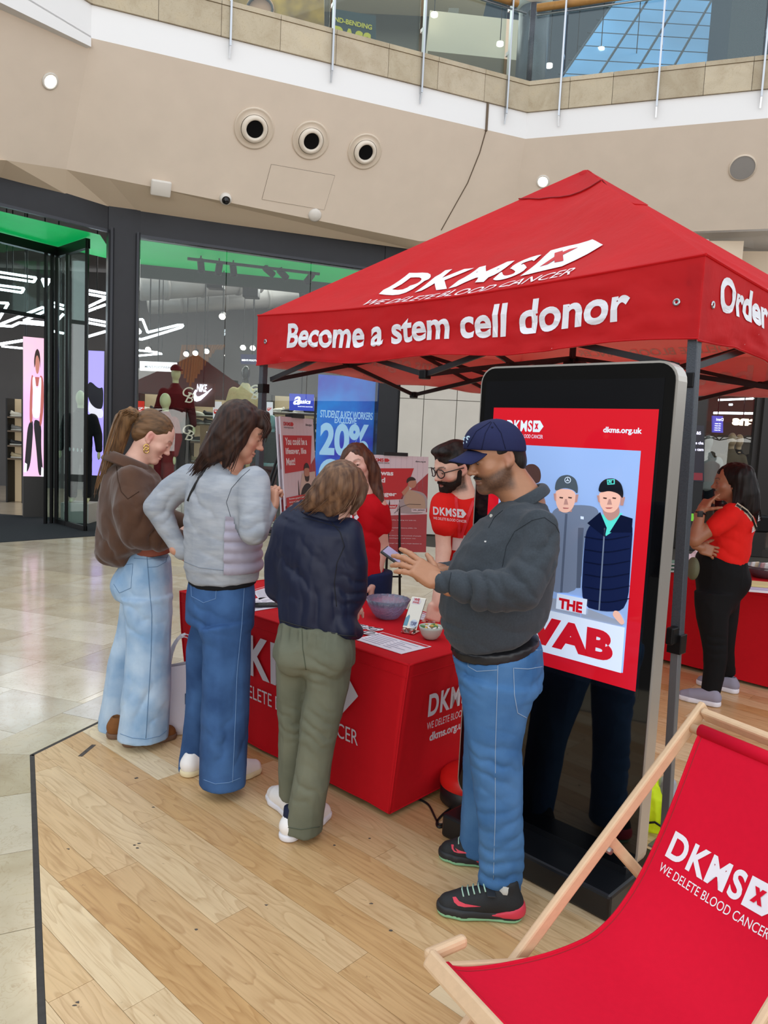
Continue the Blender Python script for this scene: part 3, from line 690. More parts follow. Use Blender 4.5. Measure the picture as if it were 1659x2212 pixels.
    def mesh(s, smooth=1):
        D = s.D; D[0] = D[-1] = np.maximum(D[0], .01); D[:, 0] = np.maximum(D[:, 0], .01); D[:, -1] = np.maximum(D[:, -1], .01); D[:, :, 0] = np.maximum(D[:, :, 0], .01); D[:, :, -1] = np.maximum(D[:, :, -1], .01)
        S = D < 0; n = S.astype(np.int8)
        c = n[:-1]+n[1:]; c = c[:, :-1]+c[:, 1:]; c = c[:, :, :-1]+c[:, :, 1:]
        I = np.argwhere((c > 0) & (c < 8))
        if len(I) == 0: return np.zeros((0, 3)), np.zeros((0, 4), int)
        pos = np.zeros((len(I), 3)); cnt = np.zeros(len(I)); ax = s.ax
        offs = [(i, j, k_) for i in (0, 1) for j in (0, 1) for k_ in (0, 1)]
        val = {o: D[I[:, 0]+o[0], I[:, 1]+o[1], I[:, 2]+o[2]] for o in offs}
        cx_ = {(i, q): ax[i][I[:, i]+q] for i in range(3) for q in (0, 1)}
        for o in offs:
            for d in range(3):
                if o[d] == 1: continue
                o2 = list(o); o2[d] = 1; o2 = tuple(o2); a, b = val[o], val[o2]; m = (a < 0) != (b < 0)
                if not m.any(): continue
                t = (a[m]/(a[m]-b[m]))
                for q in range(3):
                    if q == d: pos[m, q] += cx_[(q, 0)][m]*(1-t)+cx_[(q, 1)][m]*t
                    else: pos[m, q] += cx_[(q, o[q])][m]
                cnt[m] += 1
        pos /= cnt[:, None]
        vid = np.full(c.shape, -1, np.int32); vid[I[:, 0], I[:, 1], I[:, 2]] = np.arange(len(I))
        F = []
        for d in range(3):
            sl0 = [slice(None)]*3; sl1 = [slice(None)]*3; sl0[d] = slice(0, -1); sl1[d] = slice(1, None)
            E = np.argwhere(S[tuple(sl0)] != S[tuple(sl1)]); u, v = (d+1) % 3, (d+2) % 3
            ok = (E[:, u] > 0) & (E[:, v] > 0) & (E[:, u] < c.shape[u]) & (E[:, v] < c.shape[v]); E = E[ok]
            def g(du, dv):
                q = E.copy(); q[:, u] -= du; q[:, v] -= dv; return vid[q[:, 0], q[:, 1], q[:, 2]]
            quad = np.stack([g(1, 1), g(0, 1), g(0, 0), g(1, 0)], 1); ins = S[E[:, 0], E[:, 1], E[:, 2]]
            quad[~ins] = quad[~ins][:, ::-1]; F.append(quad)
        F = np.concatenate(F); F = F[(F >= 0).all(1)]
        for _ in range(smooth): pos = relax(pos, F)
        return pos, F
def relax(P, F, lam=.5):
    a = F.ravel(); b = np.roll(F, -1, 1).ravel(); n = len(P); cnt = np.bincount(a, minlength=n)+np.bincount(b, minlength=n); Q = np.empty_like(P)
    for i in range(3): Q[:, i] = np.bincount(a, P[b, i], n)+np.bincount(b, P[a, i], n)
    return P+(Q/np.maximum(cnt, 1)[:, None]-P)*lam
def vnormals(P, F):
    a = np.cross(P[F[:, 2]]-P[F[:, 0]], P[F[:, 3]]-P[F[:, 1]]); N = np.zeros_like(P)
    for i in range(3):
        w = np.zeros(len(P))
        for j in range(4): w += np.bincount(F[:, j], a[:, i], len(P))
        N[:, i] = w
    return N/(np.linalg.norm(N, axis=1)[:, None]+1e-12)
def wrinkle(P, F, amp=.004, s=9., aniso=(1, 1, .6), seed=0, zones=()):
    """soft cloth folds: ridged noise over the whole cloth, and bands of creases in zones (centre, radius, axis, wavelength, depth)"""
    N = vnormals(P, F); Q = P*np.array(aniso)+seed*3.7
    W_ = np.stack([vnoise(Q+11, s*.5), vnoise(Q+23, s*.5), vnoise(Q+37, s*.5)], 1)*.35/s; rd = lambda q, k: (1-np.abs(vnoise(q, k)))**3
    d = .9*rd(Q+W_, s)+.55*rd(Q*np.array([1, 1, .7])+W_*.6+5, s*2.0)+.22*rd(Q+W_*.3+9, s*3.6)+vnoise(Q, s*.45)*.6-.75
    D = amp*d
    for c, r, axs, wl, dep in zones:
        c = np.asarray(c); w = np.clip(1-np.linalg.norm((P-c), axis=1)/r, 0, 1)**1.2
        ph = (P-c)@nrm(axs)/wl*2*math.pi+2.2*vnoise(P+seed, 6/r*.35)+1.1*vnoise(P-seed, 14/r*.35)
        D = D+w*dep*(np.abs(np.sin(ph*.5))**.7*2-1.2)
    return P+N*D[:, None]
def shape(name, vol, m, parent, smooth=1, wr=None, cols=None, post=None):
    P, F = vol.mesh(smooth)
    if wr: P = wrinkle(P, F, **wr)
    if post: P = post(P)
    return mk(name, P, F, m, parent, True, cols=cols(P) if cols else None)
def bbox(pts, pad): 
    p = np.array([np.asarray(q, float) for q in pts]); return p.min(0)-pad, p.max(0)+pad
def frame3(f, u=(0, 0, 1)):
    """columns: right, forward, up for something facing f"""
    f = nrm(f); r = nrm(np.cross(f, u)); return np.stack([r, f, np.cross(r, f)], 1)
def turn(yaw, pitch=0., roll=0.):
    """head axes as columns (right, forward, up): yaw in degrees from +x towards +y, pitch up positive"""
    f = V(math.cos(R(yaw))*math.cos(R(pitch)), math.sin(R(yaw))*math.cos(R(pitch)), math.sin(R(pitch))); Q = frame3(f)
    if roll: 
        c, s_ = math.cos(R(roll)), math.sin(R(roll)); r, u = Q[:, 0].copy(), Q[:, 2].copy(); Q[:, 0] = r*c+u*s_; Q[:, 2] = u*c-r*s_
    return Q
# ================================================================== THE SPORTS SHOP BEHIND ITS GLASS FRONT
f0, f1, f2, f3 = at(0, 900, 9.96), at(230, 900, 11.04), at(297, 900, 11.25), at(862, 900, 12.95)
fm = f0-nrm(f1-f0)*3.0
def xy(p, z): return V(p[0], p[1], z)
def fascia(name, a, b, z0, z1, m=None, th=.18, out=.0):
    d = nrm(xy(b, 0)-xy(a, 0)); n2 = V(-d[1], d[0], 0)
    return tag(MB().prism([xy(a, z0)-n2*out, xy(b, z0)-n2*out, xy(b, z1)-n2*out, xy(a, z1)-n2*out], n2*th).build(name, m or DARKM), kind='structure')
fascia('trim_9', fm, f1, 4.38, 4.84); fascia('trim_10', f1, f2, 0, 4.86, out=.01); fascia('trim_11', f2, f3+V(.25, .1, 0), 4.34, 4.9)
fascia('trim_12', at(815, 900, 12.8), at(866, 900, 12.96), 0, 4.9, out=.03)
for i, (a, b) in enumerate(((fm, f1), (f2, f3))):
    d = nrm(xy(b, 0)-xy(a, 0)); n2 = V(-d[1], d[0], 0)
    for z in (4.36, 4.84): tag(MB().prism([xy(a, z-.02)-n2*.03, xy(b, z-.02)-n2*.03, xy(b, z+.02)-n2*.03, xy(a, z+.02)-n2*.03], n2*.04).build('trim_%d' % (13+i), mat('frame_edge', '3a3c42', .4, metal=.4)), kind='structure')
for px, Y in ((239, 11.0), (294, 11.2)):
    p = at(px, 900, Y); tag(MB().box((p[0], p[1], 2.2), (.035, .05, 4.4)).build('trim_15', mat('frame_edge', '3a3c42', .4, metal=.4)), kind='structure')
SGL = glass_mat('shop_glass', (.90, .94, .93), 1.25)
def pane(a, b, z0, z1, m=SGL, name='window_1', parent=None, th=.012):
    d = nrm(xy(b, 0)-xy(a, 0)); n2 = V(-d[1], d[0], 0)
    o = MB().prism([xy(a, z0), xy(b, z0), xy(b, z1), xy(a, z1)], n2*th).build(name, m, parent)
    if parent is None: tag(o, kind='structure')
    return o
FD = nrm(f3-f2)
def fpt(px):   # a point of the right-hand shop window's plane
    r = ray(px, 900); t = np.linalg.solve(np.array([[r[0], -FD[0]], [r[1], -FD[1]]]), f2[:2])[1]; return f2+FD*t
cuts = [297, 481, 660, 815]
wf = tag(MB().prism([xy(f2, 0), xy(fpt(815), 0), xy(fpt(815), .10), xy(f2, .10)], (0, .08, 0)).build('window_1', DARKM), kind='structure')
for i in range(3): pane(fpt(cuts[i])+FD*.006, fpt(cuts[i+1])-FD*.006, .10, 4.34, name='pane', parent=wf)
n1_ = nrm(V(-(f1-f0)[1], (f1-f0)[0], 0))
# floor, walls and ceiling of the shop
SHF = mat('shop_floor', 'a59784', .22, noise=.08, nscale=4)
CARP = mat('dark_entrance_mat', '2e3134', .95, noise=.2, nscale=120, bump=.5, bscale=400)
tag(MB().prism([xy(fm+V(-2, 2, 0), -.004), xy(fm, -.004), xy(f1, -.004), xy(at(280, 900, 12.6), -.004), xy(at(0, 900, 12.9), -.004)], (0, 0, .012)).build('floor_mat', CARP), kind='structure')
tag(MB().prism([V(-14, 10.5, -.007), xy(f0+V(0, .4, 0), -.007), xy(f2, -.007), xy(f3, -.007), V(.6, 20, -.007), V(-14, 20, -.007)], (0, 0, .008)).build('floor_shop', SHF), kind='structure')
SHW = mat('shop_wall_grey', '4a4848', .7, noise=.1, nscale=1.5); SHD = mat('shop_dark', '1d1d1f', .6); CONC = mat('grey_panels', '8a8288', .7, noise=.08, nscale=2)
tag(MB().box((-6, 18.5, 2.6), (16, .2, 5.2)).build('wall_shop_back', SHW), kind='structure')
tag(MB().box((.75, 15.9, 2.6), (.2, 5.6, 5.2)).build('wall_shop_side', CONC), kind='structure')
cpl = [xy(p, 5.3) for p in (fm+n1_*.35, f1+n1_*.35, f2+V(-.1, .35, 0), f3+V(.1, .35, 0), V(.75, 19), V(-14, 19))]
tag(MB().prism(cpl, (0, 0, .1)).build('ceiling_shop', mat('shop_ceiling_grey', '5a5756', .8, noise=.1, nscale=1)), kind='structure')
GREEN = mat('green_lightbox', '00a854', .5, emit=.50, noise=.1, nscale=1.2)
gs = MB(); n1 = nrm(V(-(f1-f0)[1], (f1-f0)[0], 0)); n2_ = nrm(V(-FD[1], FD[0], 0))
gs.quad(xy(fm+n1*.25, 4.345), xy(f1+n1*.25, 4.345), xy(at(250, 800, 12.9), 4.345), xy(at(0, 800, 11.4), 4.345), xy(at(-300, 800, 9.6), 4.345))
tag(gs.build('ceiling_green_entrance', GREEN), kind='structure')
tag(MB().quad(xy(f2+n2_*.12, 4.335), xy(fpt(815)+n2_*.12, 4.335), xy(fpt(815)+n2_*1.3, 4.335), xy(f2+n2_*1.9, 4.335)).build('ceiling_green_window', GREEN), kind='structure')
tag(MB().prism([xy(f2+n2_*1.9, 4.34), xy(fpt(815)+n2_*1.3, 4.34), xy(fpt(815)+n2_*1.3, 4.12), xy(f2+n2_*1.9, 4.12)], (0, .06, 0)).build('trim_16', SHD), kind='structure')
# ducts and beams under the shop ceiling
DUCT = mat('galvanised_duct', '8d8b88', .45, metal=.3, noise=.1, nscale=3)
for i, (x0, y0, x1, y1, Y, r, lab) in enumerate(((300, 615, 560, 600, 14.6, .3, 'large silver ventilation duct under shop ceiling behind window'), (320, 655, 640, 640, 15.5, .22, 'slim silver duct running below the larger one'))):
    a, b = at(x0, y0, Y), at(x1, y1, Y+1.2); t = thing('ventilation_duct', lab, 'duct', (a+b)/2)
    MB().tube([a, b], r, 16).build('pipe', DUCT, t, True)
    for k in (.2, .5, .8): c = a+(b-a)*k; dd = nrm(b-a); MB().tube([c-dd*.03, c+dd*.03], r*1.07, 16).build('flange', DUCT, t, True)
for px, py, Y in ((466, 612, 13.6), (543, 632, 14.0)):
    p = at(px, py, Y); t = thing('ceiling_loudspeaker', 'black box loudspeaker hung below duct, %s' % ('larger, left one' if px < 500 else 'smaller, right one'), 'loudspeaker', p, None)
    MB().box(p, (.28, .25, .2), bev=.02).build('housing', BLACKM, t); MB().tube([p+V(0, 0, .1), xy(p, 5.3)], .012, 6).build('hanger', BLACKM, t)
# track spotlights against the green band
ph = None
tr_a, tr_b = at(405, 563, 11.95), at(690, 596, 12.85)
trk = tag(MB().box((tr_a+tr_b)/2+V(0, 0, .03), (float(np.linalg.norm(tr_b-tr_a)), .04, .04), nrm(tr_b-tr_a), V(0, 1, 0)).build('lighting_track', BLACKM), 'black lighting track under the green band', 'track')
proto = None
for i, (px, py, tilt) in enumerate(((434, 572, .15), (473, 578, -.1), (504, 581, .15), (580, 585, .9), (610, 591, .8), (669, 600, -.6))):
    k = (px-405)/285; p = at(px, py, 12.1+.9*k); lab = ['first', 'second', 'third', 'fourth', 'fifth', 'sixth'][i]
    t = thing('track_spotlight', 'black cylindrical track spotlight, %s from left below the green band' % lab, 'spotlight', p, 'track spotlights below the green band')
    ax = nrm(V(math.sin(tilt), -.15, -math.cos(tilt))); MB().lathe(p-ax*.09, [(0, 0), (.05, 0), (.055, .02), (.055, .2), (.045, .2), (.04, .17), (0, .17)], 16, ax).build('can', BLACKM, t, True)
    MB().tube([p-ax*.05, V(p[0], p[1], p[2]+.16)], .012, 6).build('stem', BLACKM, t)
# lit spots deeper inside
for i, (px, py, Y) in enumerate(((320, 885-130, 15), (402, 765, 15.5), (422, 763, 15.5), (446, 759, 15.5), (525, 751, 15), (546, 752, 15), (480, 684, 13.2))):
    p = at(px, py, Y); t = thing('shop_spotlight', 'small lit white spotlight glowing inside shop, %s' % ['near the left pillar', 'first of the row of three', 'second of the row of three', 'third of the row of three', 'left of the pair', 'right of the pair', 'single one behind glass joint'][i], 'spotlight', p)
    MB().lathe(p, [(0, .1), (.05, .1), (.06, 0)], 14, nrm(V(0, 1, .6))).build('can', BLACKM, t, True); MB().lathe(p, [(0, -.01), (.055, 0)], 14, nrm(V(0, 1, .6))).build('lens', LAMPE, t)
    MB().tube([p+V(0, .05, .06), V(p[0], p[1]+.05, 5.31)], .008, 6).build('stem', BLACKM, t)
# neon tubes
NEON = mat('white_neon', 'e9f6ff', .4, emit=6.0)
def neon(label, segs, Y, r=.022):
    pts = [at(x, y, Y) for s_ in segs for x, y in s_]; t = thing('neon_light', label, 'neon light', sum(pts)/len(pts), 'angular neon ceiling lights')
    for s_ in segs:
        q = [at(x, y, Y) for x, y in s_]
        for a, b in zip(q[:-1], q[1:]): MB().tube([a, b], r, 6).build('tube', NEON, t)
    c = sum(pts)/len(pts); MB().tube([c, xy(c, 5.3)], .01, 6).build('hanger', BLACKM, t)
neon('long pointed neon loop above entrance, topmost', [[(-20, 585), (78, 600), (73, 609), (-20, 595)]], 13.4)
neon('shorter pointed neon loop above entrance, below the topmost', [[(-20, 614), (52, 623), (47, 632), (-20, 622)]], 13.4)
neon('bent neon outline at the left edge of entrance', [[(-20, 653), (18, 655), (-3, 690)]], 13.0)
neon('large slanting neon letter shape in the entrance', [[(-5, 703), (92, 664), (98, 668)], [(-5, 703), (25, 705), (42, 697), (98, 702)], [(98, 672), (51, 693), (98, 697)]], 12.9)
neon('small triangular neon loop beside the door edge', [[(91, 603), (108, 604), (98, 621), (91, 603)]], 13.2)
neon('stack of slanting neon tubes seen behind open door', [[(112, 653), (137, 660)], [(112, 661), (137, 668)], [(126, 690), (137, 678)], [(112, 715), (137, 720)]], 13.4)
neon('zigzag neon tubes behind glass left of the pillar', [[(190, 627), (228, 634)], [(190, 635), (228, 642)], [(190, 663), (228, 645)], [(190, 672), (228, 658)], [(190, 689), (228, 696)], [(190, 697), (228, 704)], [(190, 727), (228, 716)]], 13.2)
neon('neon arrow outline in shop window beside the pillar', [[(290, 690), (308, 690), (319, 718), (385, 702), (396, 702), (392, 707), (317, 730), (306, 733), (290, 731)], [(290, 700), (304, 717), (292, 724)]], 13.6)
def strip(label, pts, Y, r=.02):
    t = thing('light_strip', label, 'light', at(*pts[0], Y)); MB().tube([at(x, y, Y) for x, y in pts], r, 6).build('diffuser', NEON, t)
    c = at(*pts[len(pts)//2], Y); MB().tube([c, xy(c, 5.3)], .008, 6).build('hanger', BLACKM, t)
strip('bent white light strip above pink screen', [(-10, 745), (58, 734), (97, 738)], 13.5, .025)
strip('lower white light strip left of pink screen', [(4, 748), (54, 753)], 13.8)
strip('oval end of white light strip behind window pillar', [(292, 756), (340, 761), (350, 764), (292, 769)], 14, .018)
# entrance portal, open glass door
H = at(122, 900, 12.1); Lf = at(187, 900, 11.35); P0 = at(-40, 900, 11.1)
def bar(a, b, z0, z1, w, name, par, m=BLACKM): 
    d = nrm(xy(b, 0)-xy(a, 0)) if np.linalg.norm(xy(b, 0)-xy(a, 0)) > 1e-6 else V(1, 0, 0); n2 = V(-d[1], d[0], 0)
    return MB().prism([xy(a, z0)-n2*w/2, xy(b, z0)-n2*w/2, xy(b, z1)-n2*w/2, xy(a, z1)-n2*w/2], n2*w).build(name, m, par)
dr = tag(bar(P0, H, 4.2, 4.33, .1, 'door_1', None), kind='structure')
for px in (97, 111, 122):
    k = (px+40)/162; p = P0+(H-P0)*k; MB().box((p[0], p[1], 2.15), (.035, .06, 4.3)).build('door_post', BLACKM, dr)
pane(P0, P0+(H-P0)*.84, 3.25, 4.2, glass_mat('door_glass', (.82, .92, .90), 1.2), 'transom_pane', dr)
bar(P0, P0+(H-P0)*.84, 3.2, 3.26, .04, 'transom_rail', dr)
pane(P0+(H-P0)*.86, H, .05, 4.2, glass_mat('door_glass', (.82, .92, .90), 1.2), 'side_pane', dr)
lf = thing('door_leaf', 'tall open glass door leaf with slim black frame at shop entrance', 'door', xy((H+Lf)/2, 0))
bar(H, Lf, 4.18, 4.32, .07, 'top_rail', lf); bar(H, Lf, .01, .08, .05, 'bottom_rail', lf)
for k in (.02, .36, .98):
    p = H+(Lf-H)*k; MB().box((p[0], p[1], 2.15), (.04, .05, 4.28)).build('stile', BLACKM, lf)
pane(H+(Lf-H)*.03, Lf, .08, 4.18, glass_mat('door_glass', (.82, .92, .90), 1.2), 'glass_pane', lf)
DOT = mat('white_dots', 'b9bcc0', .6)
for k in (.42, .55, .68, .81, .93):
    p = H+(Lf-H)*k; dd = nrm(Lf-H); nn_ = V(dd[1], -dd[0], 0); MB().lathe(xy(p, 1.22)+nn_*.02*(-1), [(0, 0), (.03, 0)], 12, nn_).build('manifestation_dot', DOT, lf)
# ---- big LED screens
def scr(px0, px1, Y0, Y1, z0, z1, label, m):
    a, b = at(px0, 900, Y0), at(px1, 900, Y1); t = thing('led_screen', label, 'screen', xy((a+b)/2, 0)); d = nrm(xy(b, 0)-xy(a, 0)); n2 = V(d[1], -d[0], 0)
    MB().prism([xy(a, z0), xy(b, z0), xy(b, z1), xy(a, z1)], -n2*.2).build('cabinet', SHD, t)
    MB().prism([xy(a, 0)-n2*.03, xy(b, 0)-n2*.03, xy(b, z0), xy(a, z0)], -n2*.3).build('plinth', mat('screen_plinth', '3a3836', .5), t)
    fm_ = flat(xy(a, z0), d, V(0, 0, 1), n2, .004); w = np.linalg.norm(xy(b, 0)-xy(a, 0)); h = z1-z0
    poly_mesh('display', [(0.0, 0), (w, 0), (w, h), (0, h)], m, t, fm_); return t, fm_, w, h, n2
def emat(name, c, e=1.0): return mat(name, c, .5, emit=e)
t, fm_, w, h, n2 = scr(50, 96, 12.6, 12.75, .70, 3.0, 'tall pink screen showing a woman in white vest and black trousers', mat('pink_screen', 'cda0d8', .5, emit=.9, col2='dcb4b4', nscale=.8))
f1_ = flat(fm_(np.array([[0, 0]]))[0], fm_(np.array([[1, 0]]))[0]-fm_(np.array([[0, 0]]))[0], V(0, 0, 1), n2, .004)
def S(name, pts, c, e=.8, fm__=None, lift=.0): poly_mesh(name, [(x*w, y*h) for x, y in pts], emat('screen_'+c, c, e), t, (fm__ or f1_))
f2_ = flat(f1_(np.array([[0, 0]]))[0], f1_(np.array([[1, 0]]))[0]-f1_(np.array([[0, 0]]))[0], V(0, 0, 1), n2, .004)
S('picture_leg', [(.22, .38), (.5, .42), (.36, .1), (.2, .03), (.05, .04), (.12, .2)], '241f26', .4); S('picture_leg', [(.45, .42), (.86, .4), (.84, .2), (.95, .02), (.72, .0), (.62, .2)], '241f26', .4)
S('picture_arm', [(.38, .74), (.5, .72), (.42, .55), (.45, .40), (.3, .38), (.3, .55)], 'b5635c', .6); S('picture_arm', [(.75, .74), (.95, .72), (.97, .52), (.85, .36), (.74, .38), (.83, .55)], 'b5635c', .6)
S('picture_vest', [(.42, .72), (.55, .72), (.6, .64), (.7, .64), (.76, .72), (.86, .72), (.82, .56), (.78, .42), (.4, .43), (.46, .58)], 'ddd6ea', .8, f2_)
S('picture_neck', [(.55, .72), (.76, .72), (.7, .655), (.6, .655)], 'b5635c', .6, f2_); S('picture_shoe', [(.02, .03), (.16, .03), (.18, .09), (.08, .1)], 'e6e2ee', .8, f2_); S('picture_shoe', [(.84, -.0), (.99, -.0), (.96, .06), (.86, .07)], 'e6e2ee', .8, f2_)
S('picture_face', [(.55+.11+.1*math.cos(a), .815+.075*math.sin(a)) for a in np.linspace(0, 6.28, 13)[:-1]], 'c07c6e', .6, f2_)
S('picture_hair', [(.52, .78), (.5, .84), (.56, .9), (.66, .925), (.76, .9), (.8, .85), (.78, .77), (.76, .84), (.66, .88), (.58, .86), (.56, .8)], '3a2726', .4, flat(f2_(np.array([[0, 0]]))[0], f2_(np.array([[1, 0]]))[0]-f2_(np.array([[0, 0]]))[0], V(0, 0, 1), n2, .003))
t, fm_, w, h, n2 = scr(188, 224, 12.9, 12.9, .75, 2.85, 'lilac screen showing a black and white shoe behind door', mat('lilac_screen', '9a90e6', .5, emit=.9))
f1_ = flat(fm_(np.array([[0, 0]]))[0], V(1, 0, 0), V(0, 0, 1), V(0, -1, 0), .004); f2_ = flat(f1_(np.array([[0, 0]]))[0], V(1, 0, 0), V(0, 0, 1), V(0, -1, 0), .004)
S('picture_shoe_sole', [(.05, .52), (.3, .48), (.98, .46), (.98, .54), (.5, .55), (.15, .62)], 'd8d6e2', .7); S('picture_shoe_upper', [(0, .72), (.2, .76), (.7, .70), (.98, .72), (.98, .54), (.55, .54), (.2, .58), (0, .66)], '24222c', .3, f2_)
# ---- mannequins
def mannequin(label, px, py, Y, yaw, skin, top, legs, hood=False, capm=None, badge=None, tallz=None):
    hc = at(px, py, Y); base = max(0.0, hc[2]-1.70); g = V(hc[0], hc[1], base); t = thing('mannequin', label, 'mannequin', g)
    f = V(math.cos(R(yaw)), math.sin(R(yaw)), 0); s_ = V(f[1], -f[0], 0); z = lambda x, y, q: g+s_*x+f*y+V(0, 0, q)
    b = Sdf(g+V(-.5, -.5, -.02), g+V(.5, .5, 1.95), .014)
    b.ell(z(0, 0, 1.70), (.075, .095, .125), frame3(f)); b.cap(z(0, -.01, 1.6), z(0, -.01, 1.46), .05); b.cap(z(0, 0, 1.45), z(0, 0, .95), .08)
    for q in (-1, 1):
        b.chain([z(q*.2, 0, 1.40), z(q*.27, -.02, 1.12), z(q*.29, .05, .86)], [.045, .037, .027]); b.ell(z(q*.295, .07, .78), (.022, .045, .075), k=.02)
        b.chain([z(q*.09, 0, .9), z(q*.11, 0, .1)], [.06, .04]); b.cap(z(q*.11, -.04, .05), z(q*.12, .14, .03), .042, .03)
    shape('body', b, skin, t)
    c = Sdf(g+V(-.5, -.5, .7), g+V(.5, .5, 1.75), .014)
    c.loft([(z(0, 0, 1.44), .12, .085), (z(0, 0, 1.36), .2, .115), (z(0, 0, 1.15), .19, .125), (z(0, 0, .92), .185, .125)], f, .03)
    for q in (-1, 1): c.chain([z(q*.19, 0, 1.38), z(q*.27, -.02, 1.12), z(q*.295, .06, .88)], [.082, .07, .055], k=.03)
    c.cap(z(0, -.01, 1.47), z(0, -.01, 1.44), .085, .1, k=.03)
    if hood: c.ell(z(0, -.055, 1.70), (.105, .09, .15), frame3(f), k=.03)
    shape('top', c, top, t, wr=dict(amp=.006, s=8))
    l = Sdf(g+V(-.5, -.5, -.02), g+V(.5, .5, 1.1), .016)
    for q in (-1, 1): l.loft([(z(q*.08, 0, .98), .1, .11), (z(q*.1, 0, .55), .085, .09), (z(q*.11, 0, .1), .07, .075)], f, .03)
    shape('trousers', l, legs, t, wr=dict(amp=.005, s=8))
    if capm: 
        k_ = Sdf(g+V(-.3, -.3, 1.65), g+V(.3, .3, 1.95), .012); k_.ell(z(0, -.005, 1.755), (.088, .105, .09), frame3(f)); k_.box(z(0, .14, 1.745), (.07, .07, .008), frame3(f), .007, .01); k_.plane_cut(z(0, 0, 1.735), (0, 0, -1)); shape('cap', k_, capm, t)
    if base > .02: 
        p = tag(MB().box((g[0], g[1], base/2), (.46, .42, base-.004), bev=.01).build('display_plinth', mat('plinth_white', 'b8b2aa', .5)), 'low display plinth under %s' % label.split(' in ')[0]+' by window', 'plinth')
    return t, z, f
MAR = mat('maroon_jersey', '4a1419', .8, noise=.1, nscale=30); BRICK = mat('brick_red_jersey', '7d2427', .8, noise=.1, nscale=30); BLK = mat('black_jersey', '17171a', .8, noise=.1, nscale=30)
CRM = mat('cream_fleece', 'd8c79c', .85, noise=.08, nscale=30); GRY = mat('charcoal_fleece', '4d4f50', .85, noise=.08, nscale=30)
PALE = mat('pale_green_shell', 'd4d6a6', .35); JET = mat('glossy_black_shell', '0d0f0e', .2); AQUA = mat('aqua_shell', '76999a', .35)
SCRIPT = mat('ivory_embroidery', 'd9d0bd', .7, emit=.15)
mannequin('red mannequin in zipped brick tracksuit standing lower in window', 357, 866, 12.0, -120, PALE, BRICK, BRICK)
t, z, f = mannequin('maroon mannequin in cap and sweater with script badge, behind red one', 380, 806, 12.5, -60, PALE, MAR, BLK, capm=MAR)
for dz in (1.28, 1.02):
    q = at(404, 862 if dz > 1.2 else 943, 12.3); letters('badge', 'G', SCRIPT, t, flat(q+V(-.09, 0, 0), V(1, 0, -.15), V(.15, 0, 1), V(0, -1, 0), 0), (0, .05), h=.16, bold=.0, shear=.3); letters('badge', 'B', SCRIPT, t, flat(q+V(-.04, -.01, -.1), V(1, 0, -.15), V(.15, 0, 1), V(0, -1, 0), 0), (0, .05), h=.16, bold=.0, shear=.3)
t, z, f = mannequin('cream mannequin in zip collar fleece with glossy black head', 531, 806, 12.9, -80, JET, CRM, CRM)
q = at(538, 848, 12.55); letters('badge', 'G', mat('pale_embroidery', 'e8e2cf', .7), t, flat(q, V(1, 0, -.15), V(.15, 0, 1), V(0, -1, 0), 0), h=.15, shear=.3); letters('badge', 'B', mat('pale_embroidery', 'e8e2cf', .7), t, flat(q+V(.03, 0, -.1), V(1, 0, -.15), V(.15, 0, 1), V(0, -1, 0), 0), h=.15, shear=.3)
t, z, f = mannequin('grey mannequin in hooded tracksuit with aqua face and waistband', 588, 912, 12.75, -85, AQUA, GRY, GRY, hood=True)
w_ = Sdf(z(0, 0, .9)-.4, z(0, 0, 1.1)+.4, .014); w_.esec(z(0, 0, .965), z(0, 0, 1.01), (.19, .135), (.19, .135), f, .005, .2); shape('waistband', w_, AQUA, t)
mannequin('black mannequin with pale green head behind the open door', 174, 860, 12.4, -75, PALE, BLK, BLK)
# ---- shoe walls
SHOEC = [mat('shoe_white', 'e4dccb', .6), mat('shoe_cream', 'cbb894', .6), mat('shoe_black', '2a2a2c', .6), mat('shoe_grey', '8d8a86', .6)]
SOLEC = mat('shoe_sole', 'dedad0', .6)
_shoe = None
def shoe_on_shelf(p, m, label, grp):
    global _shoe
    if _shoe is None:
        sd = Sdf(V(-.2, -.08, -.01), V(.2, .08, .14), .009); sd.chain([(-.1, 0, .06), (-.02, 0, .055), (.06, 0, .045), (.115, 0, .032)], [.038, .04, .037, .03]); sd.cap((-.11, 0, .07), (-.1, 0, .10), .03); sd.cap((-.09, 0, .125), (-.04, 0, .12), .02, op='sub'); sd.plane_cut((0, 0, .02), (0, 0, -1)); P, F = sd.mesh()
        so = Sdf(V(-.2, -.08, -.02), V(.2, .08, .06), .009); so.chain([(-.1, 0, .015), (0, 0, .015), (.06, 0, .015), (.11, 0, .015)], [.042, .036, .045, .037]); so.plane_cut((0, 0, .028), (0, 0, 1)); so.plane_cut((0, 0, 0), (0, 0, -1)); P2, F2 = so.mesh()
        _shoe = (P, F, P2, F2, {})
    P, F, P2, F2, cache = _shoe
    t = thing('trainer', label, 'shoe', p, grp)
    if m.name not in cache:
        u = mk('upper', P+np.array(p), F, m, t, True); s2 = mk('sole', P2+np.array(p), F2, SOLEC, t, True); cache[m.name] = (u.data, s2.data)
    else:
        for nm, d in zip(('upper', 'sole'), cache[m.name]):
            o = bpy.data.objects.new(nm, d); COL.objects.link(o); o.parent = t
    t.rotation_euler.z = random.uniform(-.35, .35)+(math.pi if random.random() < .3 else 0)
    return t
ORD = ('first', 'second', 'third', 'fourth', 'fifth', 'sixth', 'seventh')
